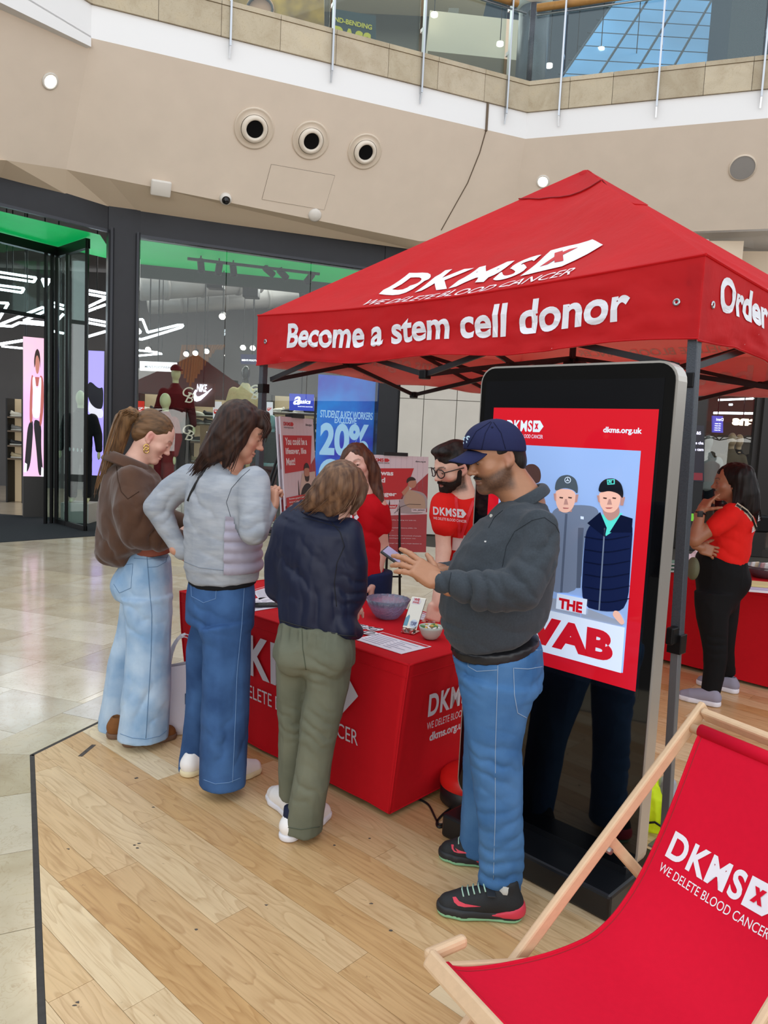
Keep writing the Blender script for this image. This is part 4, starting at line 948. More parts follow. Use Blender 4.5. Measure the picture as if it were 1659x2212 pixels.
def rack(px0, px1, rows, Y, label, cat_group, skip=0):
    a = at(px0, 900, Y); b = at(px1, 900, Y); w = b[0]-a[0]
    t = thing('shoe_rack', label, 'shelf', xy((a+b)/2, 0))
    top = at(px0, rows[0]-40, Y)[2]
    for x in (a[0], b[0]): MB().box((x, Y+.15, top/2), (.03, .3, top)).build('upright', SHD, t)
    MB().box(((a[0]+b[0])/2, Y+.31, top/2), (w, .02, top)).build('back_panel', mat('warm_back', 'c2ad8c', .6, emit=.22), t)  # panel emission added to brighten the rack and its shoes
    for r, y in enumerate(rows):
        z = at((px0+px1)/2, y, Y)[2]; MB().box(((a[0]+b[0])/2, Y+.14, z-.015), (w-.03, .28, .03)).build('shelf', mat('shelf_wood', '6b5a48', .5), t)
        n = max(1, int(w/.2))
        for i in range(n):
            shoe_on_shelf(V(a[0]+(i+.5)*w/n, Y+.12, z), (mm := SHOEC[(i*7+r*3+i*i) % 4 if r else (i % 2)*2]), '%s trainer, %s from left on %s shelf of %s' % (mm.name.split('_')[1], ORD[i], ('top', 'second', 'third', 'fourth', 'lowest')[r], cat_group), 'trainers on '+cat_group)
rack(300, 345, [889, 925, 960, 1000], 14.6, 'narrow lit shoe rack behind the red mannequin', 'the narrow rack behind the red mannequin')
rack(410, 492, [900, 917, 955, 1000], 14.2, 'lit shoe rack between the maroon and cream mannequins', 'the rack right of the maroon mannequin')
rack(586, 680, [893, 913, 932, 952, 975], 14.6, 'lit shoe rack to the right of the cream mannequin', 'the rack below the blue sign')
rack(14, 48, [900, 930, 962, 990], 14.8, 'dim shoe rack deep inside shop beside pink screen', 'the rack left of the pink screen')
# ---- signs
SW = mat('sign_white_lit', 'f1eef2', .5, emit=1.3)
def sign(label, x0, y0, x1, y1, Y, m, th=.05, name='hanging_sign', hang=True):
    a, b, c_, d = at(x0, y1, Y), at(x1, y1+(x1-x0)*.04, Y), at(x1, y0+(x1-x0)*.04, Y), at(x0, y0, Y); t = thing(name, label, 'sign', (a+b)/2)
    MB().prism([a, b, c_, d], (0, th, 0)).build('panel', m, t); 
    if hang: MB().tube([(c_+d)/2, xy((c_+d)/2, 5.3)], .01, 6).build('hanger', BLACKM, t)
    return t, flat(a, b-a, d-a, V(0, -1, 0), .006), np.linalg.norm(b-a), np.linalg.norm(d-a)
t, fl, w, h = sign("white lit hanging sign reading men's footwear", 302, 780, 381, 800, 13.4, SW); letters('lettering', "MEN'S FOOTWEAR", mat('sign_blue_text', '5a6a8a', .5), t, fl, (w*.14, h*.3), w=w*.74, bold=.01)
t, fl, w, h = sign("dark purple hanging sign reading men's footwear", 520, 765, 570, 786, 14.2, mat('sign_purple', '2b2a55', .5, emit=.3)); letters('lettering', "MEN'S FOOTWEAR", SW, t, fl, (w*.05, h*.3), w=w*.9, bold=.03)
# the lit tick sign
p = at(416, 872, 13.6); k = pm(13.6); t = thing('lit_logo', 'white lit tick logo with italic lettering behind the window', 'sign', p)
fl = flat(p, V(1, 0, 0), V(0, 0, 1), V(0, -1, 0), 0); sw = [(2, 12), (1, 22), (5, 30), (7, 28), (5, 21), (8, 16), (14, 16), (24, 22), (40, 34), (28, 20), (16, 8), (8, 5), (4, 6)]
MB().prism([fl(np.array([[x*k, y*k]]))[0] for x, y in sw], (0, .04, 0)).build('tick', mat('logo_lit', 'ece8ff', .5, emit=2.2), t); letters('lettering', 'NIKE', mat('logo_lit', 'ece8ff', .5, emit=2.2), t, fl, (8*k, 26*k), w=22*k, h=16*k, bold=.03, shear=.15)
MB().box(p+V(20*k, .08, 20*k), (.42, .04, .42)).build('back_panel', mat('logo_board', '5a4a46', .6), t); MB().tube([p+V(20*k, .08, 20*k), V(p[0]+20*k, p[1]+.08, 5.3)], .01, 6).build('hanger', BLACKM, t)
def tick_card(label, x0, y0, x1, y1, Y, bgm, fg):
    t, fl, w, h = sign(label, x0, y0, x1, y1, Y, bgm, .03, 'display_card', False); q = w/46
    poly_mesh('tick', [(x*q+w*.08, y*q+h*.28) for x, y in sw], fg, t, fl); letters('lettering', 'NIKE', fg, t, fl, (w*.25, h*.28+22*q), w=w*.5, bold=.04, shear=.15)
    a = at((x0+x1)/2, y1, Y); MB().box((a[0], a[1]+.02, a[2]/2), (.04, .04, a[2])).build('stand', BLACKM, t)
RED_ = mat('card_red', 'd8301f', .5, emit=.25); CWH = mat('card_white', 'e8e4ea', .5, emit=.35)
tick_card('red display card with white tick among the shoes', 298, 866, 311, 896, 14.3, RED_, CWH); tick_card('white display card with red tick beside shoe rack', 460, 867, 478, 907, 13.9, CWH, RED_); tick_card('white card with red tick behind the gazebo pole', 576, 868, 589, 897, 14.4, CWH, RED_)
t, fl, w, h = sign('blue lit sign with white spiral logo above shoe rack', 625, 850, 678, 886, 14.2, mat('sign_royal', '2a3aa8', .5, emit=.7)); letters('lettering', 'asics', SW, t, fl, (w*.42, h*.42), w=w*.45, bold=.03, shear=.2); letters('spiral_logo', 'a', SW, t, fl, (w*.16, h*.34), h=h*.5, bold=.02, shear=.35); letters('tagline', 'sound mind, sound body', SW, t, fl, (w*.35, h*.2), w=w*.6)
t, fl, w, h = sign('tan display board with large white letters beside shoe rack', 432, 918, 505, 1010, 13.2, mat('board_tan', '8f765f', .6, emit=.1), .08, 'display_board', False); letters('lettering', 'KN', SW, t, fl, (w*.2, h*.72), h=h*.13, bold=.04)
a = at(468, 1010, 13.2); MB().box((a[0], a[1]+.1, a[2]/2), (.5, .08, a[2])).build('stand', SHD, t)
# slatted timber feature behind the spotlights
sp = thing('slatted_wall_panel', 'triangular brown timber slat feature on shop back wall', 'panel', at(440, 900, 17.9)*np.array([1, 1, 0])+V(0, 0, 2.0))
for i in range(16):
    x = 395+i*6; yb = 745; ye = 755+max(0, 80-abs(i-4)*9); a, b = at(x, yb, 17.9), at(x-8, ye, 17.9); MB().tube([a, b], .03, 4).build('slat', mat('slat_brown', '7a5638', .6), sp)
# blue discount poster standing in the window
a, b = at(676, 1140, 12.75), at(806, 1140, 13.05); z1 = at(676, 808, 12.75)[2]; z0 = .12; d = nrm(xy(b, 0)-xy(a, 0)); n2 = V(d[1], -d[0], 0)
t = thing('window_poster', 'tall blue and violet discount poster standing in shop window', 'poster', xy((a+b)/2, 0.1))
MB().prism([xy(a, z0), xy(b, z0), xy(b, z1), xy(a, z1)], -n2*.04).build('board', mat('poster_blue', '3327a8', .5, emit=.35, col2='1f86dd', nscale=1.1), t)
fl = flat(xy(a, z0), d, V(0, 0, 1), n2, .006); w = np.linalg.norm(xy(b, 0)-xy(a, 0)); PB = mat('poster_pale', 'a9cdf0', .5, emit=.3); k = pm(12.9)
yz = lambda py: at(740, py, 12.9)[2]-z0
letters('lettering', 'STUDENT & KEY WORKERS', PB, t, fl, (.05, yz(904)), w=w*.86, h=.125, bold=.02, spacing=.9); letters('lettering', 'EXCLUSIVE', PB, t, fl, (.30, yz(915)), w=w*.36, h=.11, bold=.02, spacing=.85)
letters('lettering', '20%', PB, t, fl, (.06, yz(985)), w=w*.8, h=.55, bold=.04); letters('lettering', 'OFF', PB, t, fl, (.06, yz(1055)), w=w*.8, h=.5, bold=.05)
# ================================================================== THE CLOTHES SHOP ON THE RIGHT
g0, g1 = at(1430, 900, 12.9), at(1720, 900, 12.0)
tag(MB().box((6.5, 17.5, 2), (9, .2, 4)).build('wall_right_shop_back', mat('right_shop_wall', '5a4f45', .7)), kind='structure'); tag(MB().box((6.5, 15, 3.75), (9, 5, .1)).build('ceiling_right_shop', SHD), kind='structure')
for px in (1421, 1474, 1514, 1640, 1665):
    k = (px-1430)/290; p = g0+(g1-g0)*k; wd = .24 if px in (1514, 1665) else .1
    tag(MB().box((p[0], p[1], 1.8), (wd, .1, 3.6)).build('trim_17', mat('right_shop_frame', '2a2624', .4)), kind='structure')
gl = tag(MB().box(((g0+g1)/2)*np.array([1, 1, 0])+V(0, .02, .06), (float(np.linalg.norm(g1-g0)), .06, .12), nrm(xy(g1, 0)-xy(g0, 0)), (0, 1, 0)).build('window_2', mat('right_shop_frame', '2a2624', .4)), kind='structure')
for k0, k1 in ((0, .12), (.13, .27), (.29, .71), (.74, 1)): pane(g0+(g1-g0)*k0, g0+(g1-g0)*k1, .12, 3.55, name='pane', parent=gl)
strip('upper warm light strip in right shop', [(1552, 864), (1627, 861)], 14.5, .02); strip('lower warm light strip in right shop', [(1542, 892), (1626, 893)], 15.2, .025); strip('short light strip in right shop', [(1575, 874), (1582, 874)], 15, .02)
t = thing('lit_lettering', 'warm white lit lettering seen reversed in right shop', 'sign', at(1580, 922, 14)); p = at(1636, 921, 14); fl = flat(p, V(-1, 0, 0), V(0, 0, 1), V(0, -1, 0), 0); letters('lettering', 'ens', mat('warm_lit', 'ffe2c0', .5, emit=3), t, fl, h=.13, w=.47, bold=.05)
MB().tube([at(1604, 921, 14.03), xy(at(1604, 921, 14.03), 3.7)], .01, 6).build('hanger', BLACKM, t)
t, fl, w, h = sign('blue and lilac screen inside right shop', 1540, 898, 1562, 934, 13.6, mat('sign_violet', '5a58c8', .5, emit=.6)); letters('lettering', 'Deni', SW, t, flat(fl(np.array([[w, 0]]))[0], V(-1, 0, 0), V(0, 0, 1), V(0, -1, 0), 0), (w*.1, h*.7), w=w*.7)
for j in range(4): letters('lettering', 'rail seam', SW, t, flat(fl(np.array([[w, 0]]))[0], V(-1, 0, 0), V(0, 0, 1), V(0, -1, 0), 0), (w*.3, h*(.5-.13*j)), w=w*.6, bold=.03)
t, fl, w, h = sign('dark information screen with white text lines in right shop window', 1486, 918, 1521, 1040, 12.55, mat('sign_smoke', '33313b', .3, emit=.02), .06, 'information_screen', False)
a = at(1500, 1040, 12.55); MB().box((a[0], a[1]+.03, a[2]/2), (.3, .06, a[2])).build('stand', SHD, t)
TX = mat('sign_text_lit', 'd6d4f2', .5, emit=1.0)
for s_, y, w_ in (('M&S', 938, .46), ('de cha', 959, .62), ('le cam', 973, .62)): letters('lettering', s_, TX, t, fl, (w*.33, (1040-y)*pm(12.5)), w=w*w_, bold=.03)
poly_mesh('red_band', [(0, h*.03), (w*.9, h*.03), (w*.9, h*.16), (0, h*.16)], mat('screen_dull_red', '7a2530', .5, emit=.2), t, fl)
t = thing('wall_sticker', 'small green safety sticker on dark frame of right shop', 'sign', at(1492, 1119, 12.3)); a = at(1487, 1117, 12.3); MB().box(a+V(.04, 0, 0), (.11, .02, .12)).build('panel', mat('sticker_green', '74c83c', .5, emit=.2), t)
KHK = mat('khaki_coat', '6b5c4a', .8, noise=.1, nscale=20); RDJ = mat('red_jumper', '7a1f26', .8); BEI = mat('beige_shell', 'c2a583', .5)
mannequin('beige headed mannequin in khaki coat in right shop', 1581, 950, 13.3, -100, BEI, KHK, BLK); mannequin('smaller mannequin in dark coat behind the khaki one', 1597, 952, 14.4, -100, BEI, BLK, BLK)
mannequin('pale grey coat mannequin low in the right shop window', 1530, 955, 12.9, -90, mat('grey_coat', '8f8d8a', .8), mat('grey_coat', '8f8d8a', .8), BLK)
t = tag(MB().box(at(1640, 1145, 11.4)+V(0, 0, .1), (.22, .2, .26), bev=.03).build('black_bin', BLACKM), 'small black box on floor beside right shop door', 'box')
# ================================================================== THE RED GAZEBO
def cloth_mat(name, col, trans=.35, bump=.3, bscale=7, tcol=None):
    m = mat(name, col, .7, noise=.05, nscale=5, bump=bump, bscale=bscale, bdist=.02); n = m.node_tree.nodes; L = m.node_tree.links
    b = n['Principled BSDF']; tr = n.new('ShaderNodeBsdfTranslucent'); tr.inputs[0].default_value = (*srgb(tcol or col), 1); mx = n.new('ShaderNodeMixShader'); mx.inputs[0].default_value = trans
    L.new(b.outputs[0], mx.inputs[1]); L.new(tr.outputs[0], mx.inputs[2]); L.new(mx.outputs[0], n['Material Output'].inputs[0]); return m
RED = cloth_mat('red_polyester', 'd2151f', .45, .75, 5, 'f04a48')
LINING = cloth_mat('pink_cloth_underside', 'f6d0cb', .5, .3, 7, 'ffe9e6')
WHT = mat('white_print', 'e9e9ee', .6); REDP = mat('red_print', 'c4121e', .6); PALEP = mat('show_through_print', 'e6bcbb', .7)
POLE = mat('hammered_grey_steel', '4b5057', .45, metal=.4, bump=.5, bscale=220, noise=.15, nscale=150); POLE2 = mat('grey_steel_tube', '7e8287', .4, metal=.6)
TC = V(1.214, 5.152, 0); TY = R(44.7); ex = V(math.cos(TY), math.sin(TY), 0); ey = V(-math.sin(TY), math.cos(TY), 0); HZ, VZ, AZ = 2.42, 2.10, 3.452
def tp(a, b, z): return TC+ex*1.5*a+ey*1.5*b+V(0, 0, z)
gz = thing('gazebo', 'red pop-up gazebo with white lettering over the stall', 'gazebo', TC)
APEX = tp(0, 0, AZ)
sides = {'left': ((-1, 1), (-1, -1)), 'right': ((-1, -1), (1, -1)), 'back': ((1, 1), (-1, 1)), 'far': ((1, -1), (1, 1))}   # seen from outside: left end, right end
def side_map(c0, c1):
    P0, P1 = tp(*c0, 0), tp(*c1, 0); d = nrm(P1-P0); n2 = V(d[1], -d[0], 0)
    def roof(uv, off=0.0):
        """uv in metres: u along the eave from the left end, v up the slope"""
        uv = np.asarray(uv, float); u = uv[:, 0]/3.0; v = uv[:, 1]/1.82
        E_ = P0+np.outer(u, P1-P0)+V(0, 0, HZ); k = np.clip(v, 0, 1)[:, None]; Q = E_*(1-k)+APEX*k
        ww = np.clip(1-np.abs(u-.5)*2, 0, 1)      # 0 on the hips, 1 mid-panel
        sag = (.085*np.sin(np.pi*np.clip(v, 0, 1)**.75)**.9)*np.sin(ww*np.pi/2); slope = nrm(np.cross(d, APEX-(P0+P1)/2-V(0, 0, HZ)))
        if slope[2] < 0: slope = -slope
        u2 = .5+(u-.5)*(1-v); rip = .012*vnoise(np.stack([u2*3, v*2, u2*0+c0[0]*3+c0[1]], 1), 2.2)+.006*vnoise(np.stack([u2*8+v*3, v*5-u2*4, u2*0+c1[0]], 1), 2.0)
        Q[:, 2] -= .042*np.sin(np.pi*np.clip(u, 0, 1))*(1-np.clip(v, 0, 1))**2
        return Q-np.outer(sag, slope)+np.outer(rip*np.clip(ww*3, 0, 1)*np.clip(v*9, 0, 1), slope)+np.outer(.014*(1-np.abs(vnoise(np.stack([u2*6+v*2.5, v*3.2-u2*5, u2*0+c0[1]*3+9], 1), 1.6)))**4*np.clip(ww*3, 0, 1)*np.clip(v*6, 0, 1), slope)+slope*off
    def roofx(uv, off=0.0):   # as roof, but u measured in true metres at that height
        uv = np.array(uv, float); v = uv[:, 1]/1.82; uv[:, 0] = 1.5+(uv[:, 0]-1.5)/(1-v); return roof(uv, off)
    def val(uv, off=0.0):
        uv = np.asarray(uv, float); u = uv[:, 0]/3.0; v = uv[:, 1]/.32     # v measured up from the hem
        Q = P0+np.outer(u, P1-P0); e = np.clip(np.minimum(u, 1-u)*14, 0, 1)*(1-v*.85)
        w = (.016*vnoise(np.stack([u*3+v*.8, v*1.5, u*0+c0[0]*5+c1[1]], 1), 3.0)+.007*vnoise(np.stack([u*9+v*2, v*4-u*3, u*0+2], 1), 3.0))*e
        w = w+.016*(1-np.abs(vnoise(np.stack([u*5+v*1.6, v*1.1-u*2.2, u*0+c0[0]*2+3], 1), 2.0)))**4*e-.009*(1-np.abs(vnoise(np.stack([u*8-v*2.2, v*1.4+u*3, u*0+c1[0]*2+7], 1), 2.0)))**4*e
        z = VZ+(HZ-VZ)*v+(1-v)*(.012*np.sin(u*17+c0[0])-.02*np.sin(np.pi*u))
        Q = Q+np.outer(w+off, n2); Q[:, 2] = z-.042*np.sin(np.pi*u)*v; return Q
    return roof, roofx, val, n2, d
def gridmesh(name, f, U, Vv, m, parent, off=0.0, flip=False):
    uv = np.array([(u, v) for v in Vv for u in U]); P = f(uv, off); c = len(U)
    F = [(i*c+j, i*c+j+1, (i+1)*c+j+1, (i+1)*c+j) for i in range(len(Vv)-1) for j in range(c-1)]
    if flip: F = [q[::-1] for q in F]
    return mk(name, P, F, m, parent, True)
U_ = np.linspace(0, 3, 97); V_ = np.linspace(0, 1.82*.985, 25)
SM = {}
for nm, (c0, c1) in sides.items():
    roof, roofx, val, n2, d = side_map(c0, c1); SM[nm] = (roof, roofx, val, n2, d)
    rp = gridmesh('roof_panel', roof, U_, V_, RED, gz); gridmesh('roof_lining', lambda q, o, r=roof: r(q, -.006), U_, V_, LINING, gz, flip=True)
    va = gridmesh('valance', val, U_, np.linspace(0, .32, 15), RED, gz); gridmesh('valance_lining', lambda q, o, r=val: r(q, -.005), U_, np.linspace(0, .318, 15), LINING, gz, flip=True)
    # hem seam and eave seam
    MB().tube([*val(np.array([(u, .004) for u in U_]), .001)], .004, 5).build('hem', RED, va); MB().tube([*roof(np.array([(u, .0) for u in U_]), .003)], .006, 5).build('eave_seam', RED, rp)
    for u in (.10, 2.9):
        q = val(np.array([(u, .15)]), .004)[0]; MB().lathe(q, [(.006, .0), (.013, .003), (.016, .001), (.016, -.002)], 14, n2).build('eyelet', STEEL, va, True)
# top cap with its seam
capm = MB(); rr_ = []
for nm in ('left', 'right', 'far', 'back'):
    roof = SM[nm][0]; capm.grid([[tuple(p) for p in roof(np.array([(u, v) for u in np.linspace(0, 3, 9)]), .006)] for v in np.linspace(1.82*.80, 1.82*.99, 5)])
    rr_ += [tuple(p) for p in roof(np.array([(u, 1.82*.80) for u in np.linspace(0, 3, 9)]), .008)]
ct = capm.build('peak_cap', RED, gz, True); MB().ell if False else None
MB().lathe(APEX+V(0, 0, -.03), [(.05, -.015), (.042, .012), (.026, .024), (0, .028)], 20).build('peak_pad', RED, gz, True)
MB().tube(rr_[:13], .004, 5).build('cap_seam', mat('dark_red_seam', '8f0f18', .7), ct)
# lettering
roof, roofx, val, n2, d = SM['left']
curved_letters('lettering', 'Become a stem cell donor', WHT, gz, lambda q: val(q, .004), (.34, .09), w=2.36, h=.165, step=.06, bold=.028)
def roof_logo(key, u0, v0, w):
    rx = SM[key][1]; logo(gz, lambda q: rx(q+np.array([u0, v0]), .006), w, WHT, REDP, (0, 0), True, shear=0.0, step=.06, hk=.92)
roof_logo('left', .93, .075, 1.42); roof_logo('right', .66, .06, 1.4)
val = SM['right'][2]; curved_letters('lettering', 'Order your', WHT, gz, lambda q: val(q, .004), (.16, .095), w=1.0, h=.19, step=.06, bold=.035)
def inside(key):   # lettering seen through the cloth from the inside, so mirrored there
    f = SM[key][2]; return lambda q: f(q, -.0085)
fb_ = inside('back'); u_of = lambda px: None
curved_letters('show_through_lettering', 'dkms.org.uk', PALEP, gz, fb_, (1.05, .09), w=.95, h=.15, step=.06, bold=.03)
def icon(pts, u, v=.09, s=.14, nm='show_through_icon'):
    q = np.array(pts)*s+np.array([u, v]); mk(nm, fb_(q), [tuple(range(len(q)))], PALEP, gz)
def ring(cx_, cy_, r0, r1, n=16, u=0, v=.09, s=.14):
    a = np.linspace(0, 2*np.pi, n+1)[:-1]; q = np.concatenate([np.stack([cx_+r0*np.cos(a), cy_+r0*np.sin(a)], 1), np.stack([cx_+r1*np.cos(a), cy_+r1*np.sin(a)], 1)])*s+np.array([u, v])
    mk('show_through_icon', fb_(q), [(i, (i+1) % n, (i+1) % n+n, i+n) for i in range(n)], PALEP, gz)
def rframe(u, r0=.42, r1=.5):
    a = np.linspace(0, 2*np.pi, 25)[:-1]; sq = lambda r: np.stack([.5+r*np.sign(np.cos(a))*np.abs(np.cos(a))**.35, .5+r*np.sign(np.sin(a))*np.abs(np.sin(a))**.35], 1)
    q = np.concatenate([sq(r0), sq(r1)])*.14+np.array([u, .09]); n = 24; mk('show_through_icon', fb_(q), [(i, (i+1) % n, (i+1) % n+n, i+n) for i in range(n)], PALEP, gz)
rframe(2.10); ring(.5, .5, .16, .24, 16, 2.10)
a = np.linspace(0, 2*np.pi, 21)[:-1]; icon(np.stack([.5+.5*np.cos(a), .5+.5*np.sin(a)], 1), 2.29); mk('icon_mark', SM['back'][2](np.array([(.52, 0), (.62, 0), (.62, .42), (.74, .42), (.74, .52), (.62, .52), (.62, .68), (.76, .7), (.76, .8), (.55, .78), (.52, .68), (.52, .52), (.42, .52), (.42, .42), (.52, .42)])*.14+np.array([2.29, .09]), -.010), [tuple(range(15))], LINING, gz)
icon([(.0, .2), (.1, .1), (.9, .1), (1, .2), (1, .8), (.9, .9), (.1, .9), (0, .8)], 2.47)
icon([(0, 0), (.12, 0), (1, 1), (.88, 1)], 2.66); icon([(.88, 0), (1, 0), (.12, 1), (0, 1)], 2.66)
fb_ = inside('far'); curved_letters('show_through_lettering', 'could be a', PALEP, gz, fb_, (.15, .09), w=1.2, h=.16, step=.06, bold=.035)
rxf = SM['far'][1]; curved_letters('show_through_tagline', 'WE DELETE BLOOD CANCER', PALEP, gz, lambda q: rxf(q, -.010), (.8, .10), w=1.5, h=.09, step=.06)
# frame
corn = {'near': (-1, -1), 'left': (-1, 1), 'right': (1, -1), 'rear': (1, 1)}
FOOT = {'near': V(1.245, 3.02, 0), 'left': tp(-.99, .99, 0), 'right': tp(.99, -.99, 0), 'rear': tp(.99, .99, 0)}
for k, (a, b) in corn.items():
    top = tp(a*.975, b*.975, 2.37); ft = FOOT[k]; mid = ft+(top-ft)*(.86/2.37)
    def sq(p, q, w, name, m, par): 
        ax_ = nrm(q-p); c = (p+q)/2; return MB().box(c, (w, w, float(np.linalg.norm(q-p))), nrm(ex-ax_*np.dot(ex, ax_)), np.cross(ax_, ex), ax_, bev=.003).build(name, m, par)
    leg = sq(mid, top, .042, 'leg', POLE, gz); low = sq(ft+V(0, 0, .006), mid+(top-mid)*.02, .034, 'lower_leg', POLE2, leg)
    sq(mid-V(0, 0, .03), mid+V(0, 0, .05), .058, 'leg_slider', BLACKM, leg); MB().box(mid+ex*(-.05)+V(0, 0, .05), (.06, .03, .07), ex, ey, bev=.006).build('slider_catch', BLACKM, leg)
    MB().box(ft+V(0, 0, .004), (.10, .10, .008), ex, ey).build('foot_plate', POLE2, leg)
    sq(top-V(0, 0, .06), top+V(0, 0, .02), .062, 'corner_bracket', BLACKM, leg); sq(top-V(0, 0, .46), top-V(0, 0, .40), .058, 'truss_slider', BLACKM, leg)
FR = mat('dark_truss', '2f2e31', .45, metal=.4)
def truss(P, Q):
    """two scissor pairs between leg tops P and Q"""
    d = Q-P
    for s0, s1 in ((.015, .5), (.5, .985)):
        for z0, z1 in ((-.03, -.37), (-.37, -.03)):
            a = P+d*s0+V(0, 0, z0); b = P+d*s1+V(0, 0, z1); w = nrm(b-a); MB().box((a+b)/2, (float(np.linalg.norm(b-a)), .014, .028), w, np.cross((0, 0, 1), w)).build('truss_bar', FR, gz)
        c = P+d*(s0+s1)/2+V(0, 0, -.2); MB().box(c, (.03, .03, .04)).build('truss_joint', BLACKM, gz)
    for z in (-.03, -.37): MB().box(P+d*.5+V(0, 0, z), (.05, .05, .05), ex, ey, bev=.006).build('truss_joint', BLACKM, gz)
tops = {k: tp(a*.965, b*.965, 2.37) for k, (a, b) in corn.items()}
truss(tops['left'], tops['near']); truss(tops['near'], tops['right']); truss(tops['rear'], tops['left']); truss(tops['right'], tops['rear'])
hub = tp(0, 0, 2.2)
MB().tube([hub+V(0, 0, -.1), APEX-V(0, 0, .04)], .022, 10).build('centre_mast', FR, gz); MB().box(hub, (.09, .09, .08), ex, ey, bev=.01).build('centre_hub', BLACKM, gz); MB().box(hub+V(0, 0, -.12), (.08, .08, .05), ex, ey, bev=.01).build('centre_hub', BLACKM, gz)
for a, b in ((-1, 0), (1, 0), (0, -1), (0, 1)):
    m_ = tp(a*.965, b*.965, 2.34)
    for z0, z1 in ((0, -.26), (-.34, .02)):
        p, q = m_+V(0, 0, z0), hub+V(0, 0, z1+.02); w = nrm(q-p); MB().box((p+q)/2, (float(np.linalg.norm(q-p)), .014, .028), w, np.cross((0, 0, 1), w)).build('truss_bar', FR, gz)
# ================================================================== THE DECK CHAIR
BEECH = mat('pale_beech', 'd6b48f', .5, noise=.06, nscale=9, stretch=(1, 6, 6), bump=.08, bscale=40)
CANV = mat('red_canvas', 'd40c2e', .8, noise=.03, nscale=50, bump=.12, bscale=700)
wd_ = V(.515, -.857, 0); pd2 = V(-.857, -.515, 0); T0 = G(1505, 1550, .8)
dc = thing('deck_chair', 'red canvas deck chair with pale wooden frame in the foreground', 'chair', T0+pd2*.5+wd_*.3-V(0, 0, .8))
def dp(run, w, z): return V(T0[0], T0[1], 0)+pd2*run+wd_*w+V(0, 0, z)
CW_ = .60
def rail(a, b, wid, thk, name, par, up_=None):
    w = nrm(b-a); return MB().box((a+b)/2, (float(np.linalg.norm(b-a)), thk, wid), w, wd_ if abs(np.dot(w, wd_)) < .9 else pd2, bev=.007).build(name, BEECH, par)
for w in (0, CW_):
    r_ = rail(dp(-.035, w, .835), dp(.90, w, .036), .045, .024, 'back_rail', dc)
    rail(dp(.998, w+(.032 if w == 0 else -.032), .285), dp(.10, w+(.032 if w == 0 else -.032), .018), .042, .022, 'seat_rail', dc)
    o = -.030 if w == 0 else .030
    rail(dp(.355, w+o, .475), dp(-.10, w+o, .02), .036, .02, 'support_strut', dc)
    q = dp(.375, w, .445); sgn = -1 if w == 0 else 1
    MB().tube([q-wd_*.018, q+wd_*.018], .010, 12).build('pivot_bolt', mat('bolt_grey', '8d8a86', .4, metal=.8), dc, True)
MB().box(dp(-.012, CW_/2, .815), (CW_-.03, .024, .05), wd_, nrm(pd2+V(0, 0, -.85)), bev=.008).build('top_bar', BEECH, dc)
MB().tube([dp(.035, .0, .775), dp(.035, CW_, .775)], .015, 12).build('canvas_dowel', BEECH, dc, True)
MB().box(dp(1.012, CW_/2-.0, .300), (CW_+.02, .026, .05), wd_, nrm(pd2+V(0, 0, .6)), bev=.009).build('front_bar', BEECH, dc)
for w in (-.012, CW_+.012): MB().box(dp(.955, w, .305), (.13, .030, .034), nrm(pd2+V(0, 0, -.05)), wd_, bev=.011).build('rail_end', BEECH, dc)
MB().tube([dp(-.10, -.03, .03), dp(-.10, CW_+.03, .03)], .014, 10).build('rear_dowel', BEECH, dc, True); MB().tube([dp(.12, .03, .03), dp(.12, CW_-.03, .03)], .014, 10).build('rear_dowel', BEECH, dc, True)
_c = np.array([(.03, .79), (.062, .752), (.121, .627), (.191, .491), (.271, .368), (.352, .285), (.426, .241), (.501, .223), (.646, .226), (.816, .252), (.935, .282), (1.0, .312)]); CPP = []
for i in range(11):
    p0, p1, p2, p3 = _c[max(0, i-1)], _c[i], _c[i+1], _c[min(11, i+2)]
    for u in np.linspace(0, 1, 9)[:-1]: CPP.append(.5*(2*p1+(p2-p0)*u+(2*p0-5*p1+4*p2-p3)*u*u+(3*p1-p0-3*p2+p3)*u**3))
CPP = np.array(CPP+[_c[-1]]); CPS = np.concatenate([[0], np.cumsum(np.linalg.norm(np.diff(CPP, axis=0), axis=1))])
def canvas(uv, off=0.0):
    """u across in metres from the left hem, v down the cloth from the top dowel (0..1)"""
    uv = np.asarray(uv, float); u = uv[:, 0]; v = np.clip(uv[:, 1], 0, 1)*CPS[-1]; x = np.interp(v, CPS, CPP[:, 0]); z = np.interp(v, CPS, CPP[:, 1])+.012*((u-.25)/.25)**2*np.sin(np.pi*uv[:, 1])-.012*np.sin(np.pi*uv[:, 1])
    P = V(T0[0], T0[1], 0)+np.outer(x, pd2)+np.outer(u+.05, wd_); P[:, 2] = z; P[:, :3] += np.outer(np.full(len(u), off), nrm(pd2*.45+V(0, 0, .9)))
    return P
CWID = CW_-.10
cv = MB(); uu = np.linspace(0, CWID, 13); vv = np.linspace(0, 1, 61)
cv.grid([[tuple(p) for p in canvas(np.array([(u, v) for u in uu]))] for v in vv]); c1_ = MB(); c1_.grid([[tuple(p) for p in canvas(np.array([(u, v) for u in uu[::-1]]), -.004)] for v in vv])
canv = cv.build('canvas_seat', CANV, dc, True); c1_.build('canvas_back', CANV, dc, True)
for u in (.0, CWID): MB().tube([*canvas(np.array([(u, v) for v in vv]), -.001)], .0045, 6).build('hem', CANV, canv, True)
MB().tube([canvas(np.array([(.012, v)]))[0]+V(0, 0, .0005) for v in vv], .0012, 4).build('stitching', mat('dark_red_seam', '8f0f18', .7), canv)
